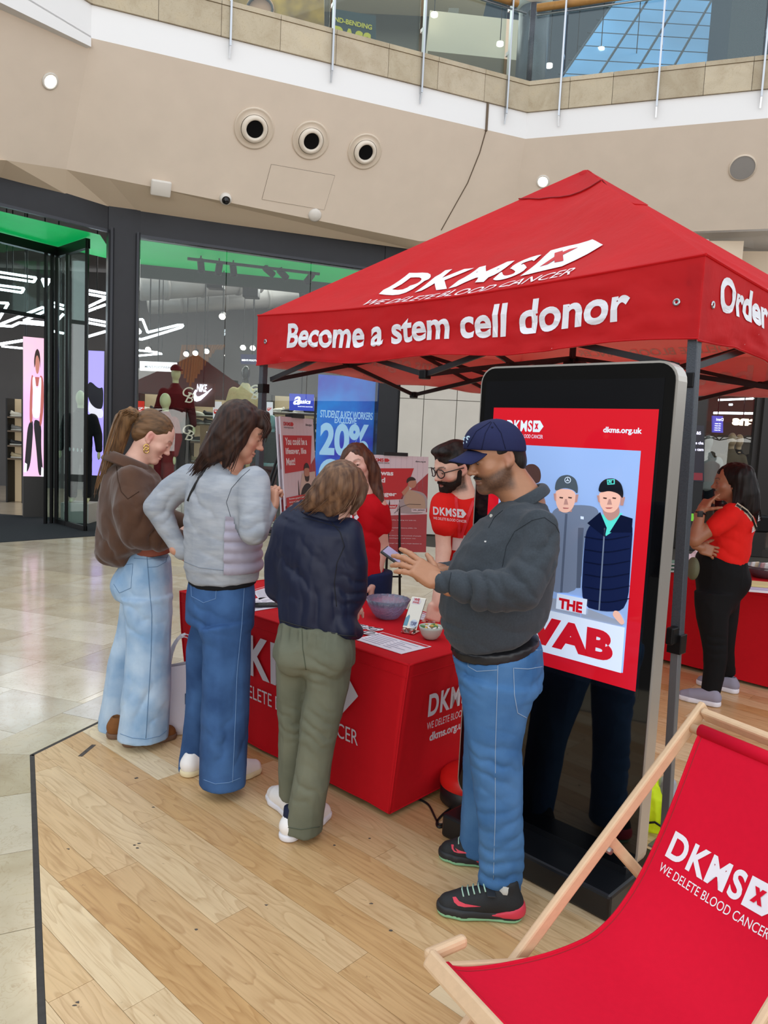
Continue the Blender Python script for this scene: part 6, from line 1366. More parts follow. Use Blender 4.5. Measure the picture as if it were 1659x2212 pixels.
c_ = (1228, 1037); ks('cap_star', PX(*[(c_[0]+7*math.cos(a), c_[1]+7*math.sin(a)) for a in np.linspace(0, 6.28, 17)[:-1]]), SPALE, 7); ks('cap_star', PX(*[(c_[0]+5.6*math.cos(a), c_[1]+5.6*math.sin(a)) for a in np.linspace(0, 6.28, 17)[:-1]]), CPG, 8); ks('cap_star', PX(*[(c_[0]+(5.8 if i % 2 == 0 else 1.2)*math.sin(i*math.pi/3), c_[1]-(5.8 if i % 2 == 0 else 1.2)*math.cos(i*math.pi/3)) for i in range(6)]), SPALE, 9)
ks('picture_coat', PX((1268, 1140), (1300, 1115), (1350, 1112), (1369, 1130), (1364, 1200), (1357, 1318), (1305, 1322), (1256, 1308), (1262, 1190)), NJ, 4)
for i in range(6): y_ = 1158+i*27; ks('picture_coat_seam', PX((1263, y_), (1310, y_+8), (1362, y_-2), (1362, y_+1), (1310, y_+11), (1263, y_+3)), NJD, 5)
ks('picture_zip', PX((1306, 1140), (1309, 1140), (1297, 1318), (1294, 1318)), GJ, 6)
ks('picture_collar', PX((1270, 1130), (1298, 1106), (1312, 1140), (1308, 1160)), NJD, 6); ks('picture_collar', PX((1342, 1112), (1368, 1120), (1366, 1150), (1318, 1150)), NJD, 6); ks('picture_shirt', PX((1298, 1112), (1346, 1108), (1322, 1150), (1310, 1158)), TEAL, 5)
ks('picture_neck', PX((1302, 1085), (1336, 1086), (1342, 1112), (1318, 1128), (1304, 1110)), SKD, 7); ks('picture_face', PX((1294, 1060), (1297, 1090), (1308, 1106), (1326, 1108), (1340, 1094), (1344, 1062)), SKS, 8); ks('picture_ear', PX((1343, 1072), (1352, 1074), (1348, 1092), (1341, 1092)), SKD, 8); ks('picture_ear', PX((1291, 1070), (1297, 1070), (1298, 1086), (1294, 1084)), SKD, 8)
ks('picture_cap', PX((1294, 1060), (1298, 1044), (1310, 1034), (1330, 1033), (1344, 1044), (1349, 1064), (1347, 1078), (1338, 1066), (1318, 1060), (1300, 1064)), CPB, 9); ks('cap_badge', PX((1313, 1036), (1330, 1035), (1330, 1046), (1314, 1047)), TEAL, 10); ks('cap_badge', PX((1315, 1038), (1328, 1037), (1328, 1044), (1316, 1045)), CPB, 11); letters('cap_letter', 'M', TEAL, kt, kf(.0085), kuv(1317, 1044), h=.012)
for x in (1309, 1329): ks('picture_eye', PX((x-4, 1074), (x+4, 1075), (x+3, 1078), (x-4, 1077)), HRB, 9)
ks('picture_mouth', PX((1309, 1096), (1326, 1096), (1321, 1099), (1313, 1099)), glow('picture_lips', 'a05f5f', .4), 9); ks('picture_nose', PX((1317, 1078), (1321, 1078), (1324, 1090), (1313, 1090)), SKD, 9)
ks('picture_hand', PX((1328, 1318), (1338, 1320), (1352, 1345), (1344, 1350), (1334, 1340), (1324, 1328)), SKS, 6)
# caption boxes
ks('caption_box', PX((1206, 1281), (1271, 1294), (1268, 1327), (1203, 1314)), SPALE, 12); kfm = kf(.0095); q0, q1 = kuv(1209, 1312), kuv(1264, 1322)
letters('caption', 'THE', SRED, kt, kfm, (q0[0], q0[1]-.002), w=q1[0]-q0[0]-.008, h=.042, bold=.05)
bx1 = knv(1352, 1355); bx2 = knv(1344, 1453); ks('caption_box', [(1-bx1[0], bx2[1]), (bx1[0], bx2[1]), (bx1[0], bx1[1]), (1-bx1[0], bx1[1])], SPALE, 12)
q1 = kuv(1325, 1425); letters('caption', 'SWAB', SRED, kt, kfm, (IX0+(1-bx1[0])*IW+.03, q1[1]-.012), w=q1[0]-(IX0+(1-bx1[0])*IW+.03), h=.115, bold=.06)
# ================================================================== ON THE FLOOR
t = thing('cable_reel', 'red and black cable reel on the floor beside the totem', 'cable reel', G(978, 1742)); c = V(.455, 3.335, 0)
t.location = c; BLKP = mat('black_plastic', '17171a', .45); RPL = mat('red_plastic', 'd3201c', .35)
MB().lathe(c, [(0, .006), (.125, .006), (.135, .015), (.135, .085), (.125, .092), (0, .092)], 36).build('drum', BLKP, t, True); MB().lathe(c, [(.137, .088), (.14, .10), (.135, .135), (.11, .155), (.05, .158), (0, .158)], 36).build('red_cover', RPL, t, True)
MB().lathe(c+V(.02, -.02, 0), [(0, .168), (.055, .168), (.058, .158)], 28).build('socket_panel', BLKP, t, True); MB().box(c+nrm(V(-.1, -1, 0))*.138+V(.03, 0, .05), (.07, .004, .045), nrm(V(1, -.1, 0)), nrm(V(.1, 1, 0))).build('rating_label', mat('label_white', 'dcdce0', .5), t)
for i in range(4): MB().tube([c+V(.128*math.cos(a), .128*math.sin(a), .02+.016*i) for a in np.linspace(0, 6.28, 30)], .007, 6).build('wound_cable', BLACKM, t, True)
CBL = mat('black_rubber', '121214', .5)
def cable(label, px, r=.005):
    pts = [G(x, y, r) for x, y in px]; sm = [pts[0]]
    for i in range(len(pts)-1):
        p0, p1, p2, p3 = pts[max(0, i-1)], pts[i], pts[i+1], pts[min(len(pts)-1, i+2)]
        for u in np.linspace(.125, 1, 8): sm.append(.5*((2*p1)+(-p0+p2)*u+(2*p0-5*p1+4*p2-p3)*u*u+(-p0+3*p1-3*p2+p3)*u**3))
    tag(MB().tube(sm, r, 6).build('cable', CBL, None, True), label, 'cable')
cable('black cable running from under the red table to the reel', [(880, 1730), (900, 1726), (925, 1738), (940, 1766), (948, 1780), (962, 1778), (975, 1768)])
cable('black cable looping from the reel under the totem base', [(988, 1738), (965, 1752), (945, 1772), (946, 1786), (962, 1784), (985, 1772)])
# hi-vis vest bundle behind the totem
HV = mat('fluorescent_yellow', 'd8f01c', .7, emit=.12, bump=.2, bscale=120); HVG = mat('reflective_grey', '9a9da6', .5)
c = G(1415, 1815, 0)+V(.02, .12, 0); t = thing('hi_vis_bundle', 'crumpled fluorescent yellow vest with grey stripe behind the totem', 'vest', c)
s = Sdf(c+V(-.2, -.2, -.01), c+V(.2, .2, .4), .008); s.ell(c+V(0, 0, .1), (.09, .09, .11)); s.cap(c+V(.0, 0, .12), c+V(-.02, .02, .24), .07, .035, k=.04); s.plane_cut(c, (0, 0, -1))
shape('vest_cloth', s, HV, t, wr=dict(amp=.022, s=11))
s = Sdf(c+V(-.2, -.2, -.01), c+V(.2, .2, .4), .008); s.esec(c+V(.045, -.05, .10), c+V(.045, -.03, .22), (.045, .05), (.035, .045), V(.3, -1, 0)); shape('reflective_band', s, HVG, t, wr=dict(amp=.02, s=11))
MB().tube([c+V(.03, -.1, .04), c+V(-.02, -.10, .07), c+V(-.05, -.09, .06), c+V(-.07, -.06, .02)], .005, 6).build('trim_piping', BLACKM, t, True)
# white tote bag between the two women
TB = mat('white_tote_cloth', 'dcdbe4', .75, bump=.15, bscale=30, bdist=.01); c = G(388, 1583, 0)+V(.0, .05, 0); bd = nrm(V(.93, .36, 0)); bn = V(bd[1], -bd[0], 0)
t = thing('tote_bag', 'white shopping tote with dark letters standing between two women', 'bag', c); m = MB()
rows = []
for i, zz in enumerate(np.linspace(0, .37, 9)):
    k = zz/.37; hw, hd = .17-.012*k, .075*(1-.75*k)+.008; r = []
    for j in range(28):
        a = 2*np.pi*j/28; cc, ss = math.cos(a), math.sin(a); x = hw*np.sign(cc)*abs(cc)**.35; y = hd*np.sign(ss)*abs(ss)**.5
        w_ = .010*vnoise(np.array([[x*6, y*6+3, zz*5]]), 2.0)[0]; r.append(tuple(c+bd*x+bn*(y+w_)+V(0, 0, zz+.004+(.012*math.sin(x*14)*k))))
    rows.append(r)
n = 28; m.add([q for r in rows for q in r], [(i*n+j, i*n+(j+1) % n, (i+1)*n+(j+1) % n, (i+1)*n+j) for i in range(8) for j in range(n)]+[tuple(range(n-1, -1, -1))]); m.build('bag_body', TB, t, True)
for k, (sg, h) in enumerate(((1, .20), (-1, .16))):
    pts = [c+bd*(.075*math.cos(a))*(1)+bn*(.018*sg+.03*math.sin(a)*sg)+V(0, 0, .35+h*math.sin(a)) for a in np.linspace(0, math.pi, 13)]; q = MB()
    for p_, p2 in zip(pts[:-1], pts[1:]): w_ = nrm(p2-p_); q.box((p_+p2)/2, (float(np.linalg.norm(p2-p_))*1.12, .028, .003), w_, bn+bd*.4)
    q.build('handle', TB, t)
fl_ = flat(c-bd*.17+bn*.082+V(0, 0, .0), bd, nrm(V(0, 0, 1)-bn*.16), bn, .004); NVY = mat('navy_print', '263a5c', .6)
letters('lettering', 'R K', NVY, t, fl_, (.175, .165), w=.135, h=.058, bold=.0); letters('lettering', 'G', NVY, t, fl_, (.175, .115), h=.024, bold=.02)
# ================================================================== SECOND TABLE
u2 = V(.714, -.70, 0); d2 = V(.70, .714, 0); K2 = V(2.08, 5.86, 0)
t2, TP2 = cloth_table('second red cloth covered table behind the standing volunteer at right', K2, u2, d2, 1.9, .75, HT, .03, .04, .02, 5)
def on2(px, py): return G(px, py, HT+.001)
for i, (dx, lab) in enumerate(((0, 'lowest'), (.006, 'middle'), (-.004, 'top'))):
    p = on2(1458, 1236)+V(dx, .03, .028*i); t = thing('leaflet_pack', 'green and white folded leaflet pack, %s of the stack on second table' % lab, 'leaflets', p, 'leaflet packs on the second table')
    MB().box(p+V(0, 0, .013), (.16, .12, .024), V(.9, .2, 0), V(-.2, .9, 0), bev=.004).build('stack', mat('leaflet_green', '5e8a78', .6), t); MB().box(p+V(0, 0, .0125), (.165, .124, .007), V(.9, .2, 0), V(-.2, .9, 0)).build('white_edges', PAPER, t)
p = on2(1492, 1236)+V(0, .05, 0); s = Sdf(p+V(-.15, -.15, -.02), p+V(.15, .15, .25), .007); s.ell(p+V(0, 0, .06), (.075, .06, .07)); s.chain([p+V(-.02, 0, .1), p+V(-.05, 0, .15)], [.03, .012]); s.chain([p+V(.03, 0, .1), p+V(.06, 0, .17)], [.03, .01]); s.plane_cut(p, (0, 0, -1))
tag(shape('tissue_bag', s, mat('tissue_white', 'e3d5dc', .6), None, wr=dict(amp=.02, s=16)), 'crumpled white tissue paper bag on second table behind the pole', 'bag')
p = on2(1640, 1252)+V(.1, .12, 0); t = thing('glass_bowl', 'dark tinted glass bowl of packets on the second table', 'bowl', p); MB().lathe(p, [(0, .003), (.09, .003), (.13, .04), (.16, .09), (.155, .09), (.125, .045), (.085, .012), (0, .012)], 32).build('bowl_body', mat('smoky_glass', '6b5f66', .1, trans=.5), t, True)
for i in range(7): q = p+V(-.1+.033*i, .02*math.sin(i*2), .075); tag(MB().box(q, (.05, .012, .08), V(.8, .5, 0), V(-.5, .8, .2), bev=.003).build('packet', mat(['packet_white', 'packet_cream', 'packet_pink'][i % 3], ['ded9d6', 'c9b79c', 'b98d90'][i % 3], .6), None), '%s paper packet, %s from left in the dark bowl' % (['white', 'cream', 'pink'][i % 3], ORD[i]), 'packet', 'packets in the dark bowl')
p = on2(1632, 1277)+V(.07, .02, 0)
for i in range(3): tag(MB().box(p+V(.01*i, .01*i, .008+.0165*i), (.24, .17, .016), nrm(V(.95, -.2, 0)), nrm(V(.2, .95, 0)), bev=.002).build('booklet', mat(['booklet_white', 'booklet_lilac', 'booklet_cream'][i], ['e0dde6', 'b9acc9', 'd6c58a'][i], .6), None), ['white booklet at bottom of the pile on second table', 'lilac booklet in the middle of the pile on second table', 'cream booklet on top of the pile on second table'][i], 'booklet', 'booklets on the second table')
# cardboard boxes standing behind the totem
for i, (z0, h) in enumerate(((.0, .0),)): pass
# ================================================================== PEOPLE
from mathutils.bvhtree import BVHTree
def head_shape(b, c, Q, k=1.0, fem=True, nose=1.0, eyes=.5, jaw=1.0, jowl=0.):
    """adds a head with face and ears to b; local axes: right, forward, up"""
    T = lambda x, y, z: c+Q@(np.array([x, y, z])*k); e = lambda p, r, kk=.012, op='add', R_=None: b.ell(T(*p), np.array(r)*k, Q if R_ is None else Q@R_, kk*k, op); q = lambda p, p2, r, r2, kk=.012, op='add': b.cap(T(*p), T(*p2), r*k, r2*k, kk*k, op)
    j = (.90 if fem else 1.0)*jaw
    e((0, -.014, .036), (.074, .096, .084)); e((0, .026, .008), (.064, .064, .088), .03); e((0, .03, -.045), (.052*j, .052, .058), .03)
    for s in (-1, 1):
        q((s*.050*j, .0, -.045), (s*.016, .068, -.098), .021, .017, .028); e((s*.042, .056, -.026), (.024, .022, .02), .024); q((s*.012, .085, .024), (s*.043, .069, .020), .0085 if fem else .011, .007, .016)
        if jowl: e((s*.04, .045, -.07), (.022, .025, .022), .03)
    e((0, .073, -.098), (.021 if fem else .025, .017, .015), .02)
    q((0, .084, .014), (0, .1055+.004*(nose-1), -.028), .0075, .0085*nose, .016); e((0, .107+.006*(nose-1), -.031), (.0105*nose, .0105*nose, .009), .010)
    for s in (-1, 1): e((s*.0115*nose, .097, -.035), (.0072*nose, .0095, .0065), .007); e((s*.0055, .1035, -.041), (.0035, .005, .003), .004, 'sub')
    for s in (-1, 1): e((s*.031, .093, .006), (.019, .013, .0125), .014, 'sub'); e((s*.0305, .0755, .002), (.0155, .0145, .0125), .006); e((s*.0305, .0905, .001-.0035*(1-eyes)), (.0105, .0055, .0012+.0038*eyes), .002, 'sub')
    e((0, .086, -.0625), (.0205, .0105, .0062), .006); e((0, .085, -.0735), (.018, .0105, .007), .006); q((-.0215, .088, -.068), (0, .0985, -.068), .0012, .0016, .004, 'sub'); q((.0215, .088, -.068), (0, .0985, -.068), .0012, .0016, .004, 'sub')
    for s in (-1, 1):
        a_ = frame3(V(s*.35, -1, 0)*-1, (0, -.25, 1)); e((s*.0745, -.012, -.004), (.0085, .0195, .033), .006, R_=a_); e((s*.0835, -.008, .0), (.005, .010, .019), .004, 'sub', a_); e((s*.076, -.002, -.031), (.006, .009, .011), .006)
    return T
def head_paint(c, Q, k, skin, lip, brow='3a2a22', stubble=0., beardc='2a2220', blush=.12, browk=1.0):
    sk, lp, br, bc = (np.array(srgb(x)) for x in (skin, lip, brow, beardc)); red = np.array(srgb('c4706a'))
    def f(P):
        L = ((P-c)@Q)/k; x, y, z = L.T; n = len(P); C = np.tile(sk, (n, 1)); near = (np.abs(L) < .17).all(1)
        def mix(w, col):
            nonlocal C
            w = (np.clip(w, 0, 1)*near)[:, None]; C = C*(1-w)+col*w
        for s in (-1, 1): mix(blush*1.6*np.exp(-(((x-s*.043)/.02)**2+((z+.03)/.02)**2))*(y > .03), red); mix(.5*blush*4*np.exp(-(((np.abs(x)-.078)/.012)**2+((z)/.03)**2+((y+.01)/.03)**2)), red)
        mix(blush*1.8*np.exp(-((x/.013)**2+((z+.033)/.012)**2))*(y > .09), red)
        mix(.9*np.clip(1.4-np.sqrt((x/.0215)**2+((z+.068)/.0095)**2)*1.15, 0, 1)*(y > .07), lp); mix(.7*(np.abs(z+.0682) < .0013)*(np.abs(x) < .020)*(y > .07), np.array(srgb('5a2a28')))
        if stubble:
            w = stubble*np.clip((-.040-z+.25*np.clip(.07-y, 0, .1))*70, 0, 1)*np.clip((y+.025)*50, 0, 1)*np.clip((.13-np.abs(z)*1)*30, 0, 1)*(1-.85*np.exp(-((x/.022)**2+((z+.068)/.009)**2)))*(1-.6*np.exp(-((x/.018)**2+((z+.04)/.006)**2)))
            w = w*(.93+.14*vnoise(P, 420)); mix(np.where(z < -.115, w*.55, w), bc)
        ax_ = np.abs(x); arc = .0245+.006*np.sin(np.clip((ax_-.012)/.04, 0, 1)*2.4)-.004*(ax_ > .045); mix(browk*.92*np.exp(-((z-arc)/.0038)**2)*((ax_ > .012) & (ax_ < .052))*(y > .05)*(.85+.3*vnoise(P, 300)), br)
        mix(.75*np.exp(-((z+.0015)/.0032)**2)*np.exp(-(((ax_-.0305)/.0125)**4))*(y > .078), np.array(srgb('2a1c1a')))
        return C
    return f
SKINM = mat('human_skin', 'd8a48c', .48, attr=True, noise=.035, nscale=60, bump=.06, bscale=450, bdist=.001)
EYEM = mat('eyeball', 'e6e0d8', .15, attr=True)
def eyeballs(par, T, Q, k, iris='3b2a20', gaze=(0, 1, -.45)):
    for s in (-1, 1):
        c = T(s*.0305, .0755, .001); u, v = np.meshgrid(np.linspace(0, np.pi, 14), np.linspace(0, 2*np.pi, 20), indexing='ij'); g = nrm(Q@np.array(gaze)); F3 = frame3(g, Q[:, 2])
        P = np.array([c+(F3@np.array([math.sin(a)*math.cos(b), math.cos(a), math.sin(a)*math.sin(b)]))*.0132*k for a, b in zip(u.ravel(), v.ravel())])
        C = np.tile(np.array(srgb('e4dcd4')), (len(P), 1)); C[u.ravel() < .52] = srgb(iris); C[u.ravel() < .22] = (.01, .01, .01)
        mk('eye', P, [(i*20+j, i*20+j+1, (i+1)*20+j+1, (i+1)*20+j) for i in range(13) for j in range(19)], EYEM, par, True, cols=C)
def hand(b, w, d, n, right, curls=(20, 20, 22, 25), k=1.0, spread=.10, thumb=(.62, .62, .30), tcurl=15):
    """palm, four jointed fingers of different lengths and a thumb; w wrist, d towards the fingers, n the way the palm faces"""
    d = nrm(d); n = nrm(np.asarray(n)-d*np.dot(n, d)); t = np.cross(d, n)*(1 if right else -1); P = lambda a, u, q: np.asarray(w)+(d*a+t*u+n*q)*k
    b.cap(P(-.035, 0, 0), P(.01, 0, 0), .027*k, .026*k, .012); b.box(P(.05, -.001, .0), np.array([.040, .043, .0135])*k, np.stack([t, d, n], 1), .0125*k, .012); b.ell(P(.035, .024, .008), np.array([.02, .03, .014])*k, np.stack([t, d, n], 1), .012); b.ell(P(.035, -.024, .007), np.array([.016, .032, .012])*k, np.stack([t, d, n], 1), .012)
    tips = []
    for i, (u, a0, L) in enumerate(((.029, .088, .070), (.0095, .092, .078), (-.0105, .089, .072), (-.030, .080, .056))):
        p = P(a0-.012, u, 0); dd = nrm(d+t*(spread*(1.2-.8*i))); ang = 0; r = [.0092, .0088, .0078, .0068][:]; c = R(curls[i])
        for jn, (fr_, cc) in enumerate(((.48, .75), (.30, 1.05), (.24, .7))):
            ang += c*cc; dr = dd*math.cos(ang)+n*math.sin(ang); p2 = p+dr*(L*fr_+(.012 if jn == 0 else 0))*k; b.cap(p, p2, r[jn]*k*(.9 if i == 3 else 1), r[jn+1]*k*(.9 if i == 3 else 1), .004); b.ell(p, np.array([1, 1, 1])*r[jn]*1.06*k, None, .004); p = p2
        tips.append(p)
    p = P(.018, .024, .004); td = nrm(d*thumb[0]+t*thumb[1]+n*thumb[2]); a = 0
    for L, r0, r1 in ((.042, .0135, .0115), (.034, .0112, .0098), (.026, .0098, .0075)):
        dr = nrm(td*math.cos(R(a))+(d*.6+n*.5)*math.sin(R(a))); p2 = p+dr*L*k; b.cap(p, p2, r0*k, r1*k, .006); p = p2; a += tcurl
    return tips
def body(par, J, skin_cols, zf, res=.0055, extra=None, hands_fine=()):
    """the one continuous body: head, neck, trunk, arms with hands, legs"""
    pts = [v for v in J.values() if isinstance(v, np.ndarray) and v.shape == (3,)]
    lo, hi = bbox(pts, .16); lo[2] = -.005; fine = [(2, J['head'][2]-.14, J['head'][2]+.15, .0032)]+[(2, p[2]-.11, p[2]+.11, .0036) for p in hands_fine]
    fine += [(0, J['head'][0]-.13, J['head'][0]+.13, .0036), (1, J['head'][1]-.13, J['head'][1]+.13, .0036)]
    for p in hands_fine: fine += [(0, p[0]-.13, p[0]+.13, .0036), (1, p[1]-.13, p[1]+.13, .0036)]
    b = Sdf(lo, hi, .009, fine)
    T = head_shape(b, J['head'], J['Q'], J['k'], J.get('fem', True), J.get('nose', 1), J.get('eyes', .4), J.get('jaw', 1), J.get('jowl', 0))
    nr = .047 if J.get('fem', True) else .058
    b.cap(T(0, -.022, -.045), J['neck'], nr, nr*1.08, .03); b.cap(T(0, .02, -.08), J['neck']+(J['head']-J['neck'])*.2, nr*.7, nr*.9, .03)
    b.loft([(J['neck'], .065, .055), (J['chest'], .095, .065), (J['pelvis'], .09, .065)], J['f'], .05)
    for s in ('l', 'r'):
        if 'sh'+s in J:
            b.cap(J['neck']-V(0, 0, .05), J['sh'+s], .04, .045, .03); b.cap(J['sh'+s], J['el'+s], .047*J.get('arm', 1), .039*J.get('arm', 1), .02); b.cap(J['el'+s], J['wr'+s], .040*J.get('arm', 1), .027, .012)
            if 'hand'+s in J: hand(b, *J['hand'+s])
        b.chain([J['hip'+s], J['kn'+s], J['an'+s]], [.05, .045, .036], .02)
    if extra: extra(b, T)
    o = shape('body', b, SKINM, par, 1, cols=skin_cols); return o, T
def sdf_for(pts, pad, h): lo, hi = bbox(pts, pad); return Sdf(lo, hi, h)
def surf(o):
    off = base_of(o); me = o.data; v = np.empty(len(me.vertices)*3, np.float32); me.vertices.foreach_get('co', v); v = v.reshape(-1, 3)+off
    return BVHTree.FromPolygons([Vector(p) for p in v], [tuple(p.vertices) for p in me.polygons])
def onto(bv, px, py, lift=.002):
    d = Vector(nrm(ray(px, py))); h = bv.ray_cast(Vector((0, 0, EYE)), d)
    return None if h[0] is None else np.array(h[0])+np.array(h[1])*lift*(1 if h[1].dot(d) < 0 else -1)
def seam(name, px, bv, r, m, par, lift=.001, n=10, flat_=None):
    P = []
    for (x0, y0), (x1, y1) in zip(px[:-1], px[1:]):
        for u in np.linspace(0, 1, n)[:-1]: P.append(onto(bv, x0+(x1-x0)*u, y0+(y1-y0)*u, lift))
    P.append(onto(bv, *px[-1], lift)); P = [p for p in P if p is not None]; Q = [P[0]] if P else []
    for p in P[1:]:
        if .002 < np.linalg.norm(p-Q[-1]) < .12: Q.append(p)
    if len(Q) > 2: return MB().tube(Q, r, 5).build(name, m, par, True)
def strand_disp(amp, sx=80, sz=7, seed=0, dirv=(0, 0, 1)):
    dirv = nrm(dirv)
    def f(P):
        return P
    return f
def hair_mesh(name, b, m, par, flow=(0, 0, 1), amp=.004, fine=85, smooth=1):
    P, F = b.mesh(smooth); N = vnormals(P, F); fl = nrm(flow); a = nrm(np.cross(fl, (.3, .9, .2))); c = np.cross(fl, a); Q = np.stack([P@a*fine, P@c*fine, P@fl*5], 1)
    P = P+N*(amp*(vnoise(Q, 1.0)+.6*vnoise(Q*.4+7, 1.0)))[:, None]; return mk(name, P, F, m, par, True)
def locks(name, guides, n, r, m, par, jit=.012, seed=1):
    """loose tapering strands scattered about guide curves"""
    rs = np.random.RandomState(seed); mb = MB()
    for i in range(n):
        g = guides[i % len(guides)]; g = [np.asarray(p, float) for p in g]; o = rs.randn(3)*jit; o2 = rs.randn(3)*jit*.5; k = len(g); pts = []
        for u in np.linspace(0, 1, 9):
            f_ = u*(k-1); a = min(int(f_), k-2); w = f_-a; p0, p1, p2, p3 = g[max(0, a-1)], g[a], g[a+1], g[min(k-1, a+2)]
            p = .5*((2*p1)+(-p0+p2)*w+(2*p0-5*p1+4*p2-p3)*w*w+(-p0+3*p1-3*p2+p3)*w**3); pts.append(p+o*(.35+.65*u)+o2*math.sin(u*3))
        mb.tube(pts, [r*(.5+.5*math.sin(math.pi*(.15+.7*u)))*(1-.6*u) for u in np.linspace(0, 1, 9)], 4)
    o = mb.build(name, m, par, True); o['kind'] = 'stuff'; return o
def hairmat(name, c, c2, stretch=(70, 70, 5)): return mat(name, c, .5, spec=.25, col2=c2, nscale=1.0, stretch=stretch, bump=.35, bscale=1.3, bdist=.004)
def shoe(par, heel, toe, mu, ms, hgt=.095, wid=.048, sole=.03, mid=None):
    heel = np.array(heel, float); toe = np.array(toe, float); heel[2] = toe[2] = 0; d = nrm(toe-heel); L = float(np.linalg.norm(toe-heel)); s_ = V(d[1], -d[0], 0); P = lambda a, z, u=0: heel+d*a*L+s_*u+V(0, 0, z)
    lo, hi = bbox([P(0, 0), P(1, 0)], .08); lo[2] = -.01; hi[2] = .19
    b = Sdf(lo, hi, .005); b.chain([P(.17, .05), P(.42, .052), P(.68, .042), P(.85, .033)], [wid*.82, wid*.86, wid*.92, wid*.72], .03); b.cap(P(.16, .06), P(.2, hgt), wid*.72, wid*.68, .03); b.cap(P(.35, .07), P(.5, .06), wid*.72, wid*.6, .03); b.cap(P(.2, hgt+.03), P(.27, hgt+.028), wid*.5, wid*.45, .006, 'sub'); b.plane_cut(P(0, sole*.7), (0, 0, -1))
    u = shape('shoe', b, mu, par)
    c = Sdf(lo, hi, .005); c.chain([P(.165, .02), P(.42, .02), P(.7, .02), P(.85, .022)], [wid*.92, wid*.84, wid*1.03, wid*.84], .02); c.plane_cut(P(0, sole), (0, 0, 1)); c.plane_cut(P(0, .0015), (0, 0, -1)); shape('sole', c, ms, u, 1)
    return u, P
def laces(u, P, m, n=4, a0=.42, a1=.66, z0=.098, z1=.075, w=.02):
    for i in range(n):
        k = i/(n-1); a = a0+(a1-a0)*k; z = z0+(z1-z0)*k; MB().tube([P(a, z-.008, -w), P(a+.015, z, 0), P(a, z-.008, w)], .0028, 5).build('lace', m, u, True)
def denim(name, c, c2): return mat(name, c, .8, col2=c2, nscale=5.5, bump=.25, bscale=420, bdist=.0015)
def pxs(Y, lst): return [(at(x, y, Y+(dy[0] if dy else 0)), hw, hd*pm(Y)) for x, y, hd, hw, *dy in lst]
STITCH = mat('pale_stitching', 'b9c3d0', .7); DSTITCH = mat('dark_stitching', '1f3350', .7)
# ------------------------------------------------------------------ the man in the cap
Y = 2.65; A = lambda x, y, dy=0.: at(x, y, Y+dy); f = nrm(V(-1, .03, 0)); g = G(1075, 1960)
man = thing('person', 'man in navy cap, dark grey polo and blue jeans using a phone', 'person', V(g[0], 2.65, 0))
Qh = turn(197, -17); hc = A(1072, 986); k = 1.0
J = dict(head=hc, Q=Qh, k=k, fem=False, nose=1.12, eyes=.25, jowl=1, f=f, neck=A(1135, 1085), chest=A(1110, 1180), pelvis=A(1075, 1400), arm=.85,
         shl=A(1160, 1158, -.17), ell=A(1122, 1272, -.27), wrl=A(950, 1258, -.22), shr=A(1155, 1158, .18), elr=A(1085, 1275, .27), wrr=A(948, 1232, .06),
         hipl=A(1080, 1450, -.09), knl=A(1075, 1660, -.1), anl=A(1080, 1925, -.1), hipr=A(1080, 1450, .1), knr=A(1065, 1640, .14), anr=A(1030, 1835, .2))
J['handl'] = (A(950, 1256, -.22), V(-.78, .16, .42), V(-.30, .62, -.75), False, (8, 14, 20, 16), 1.08, .16, (.55, .75, .2), 8)
J['handr'] = (A(946, 1240, .02), V(-.88, -.30, -.02), V(-.05, -.25, .97), True, (34, 40, 44, 48), 1.05, .06, (.75, .35, .55), 20)
o, T = body(man, J, head_paint(hc, Qh, k, 'a87657', '8f5a4c', '1d1512', .78, '2b211d', .06), None, hands_fine=(A(900, 1235, -.1),))
eyeballs(man, T, Qh, k, gaze=(0, 1, -.7))
HB = hairmat('black_hair', '15110f', '2c2522'); s = sdf_for([hc], .16, .005); s.ell(T(0, -.014, .03), np.array([.079, .0985, .088])*k, Qh); s.ell(T(0, -.06, -.03), np.array([.066, .042, .05])*k, Qh, .02); s.plane_cut(A(1066, 966), (0, 0, 1)); s.ell(T(0, .095, -.03), np.array([.11, .072, .12])*k, Qh, .01, 'sub'); s.cap(T(-.12, .01, -.03), T(.12, .01, -.03), .042*k, .042*k, .006, 'sub'); s.plane_cut(T(0, 0, -.075), Qh[:, 2]*-1); hair_mesh('hair', s, HB, man, amp=.0015)
s = sdf_for([hc], .17, .0042)
s.cap(T(-.026, .086, -.057), T(0, .0955, -.0515), .0045*k, .0055*k, .004); s.cap(T(.026, .086, -.057), T(0, .0955, -.0515), .0045*k, .0055*k, .004); s.ell(T(0, .079, -.098), np.array([.022, .0135, .015])*k, Qh, .01); hair_mesh('goatee', s, mat('dark_beard', '231a17', .7, noise=.3, nscale=300, bump=.5, bscale=500), man, amp=.0015, fine=300)
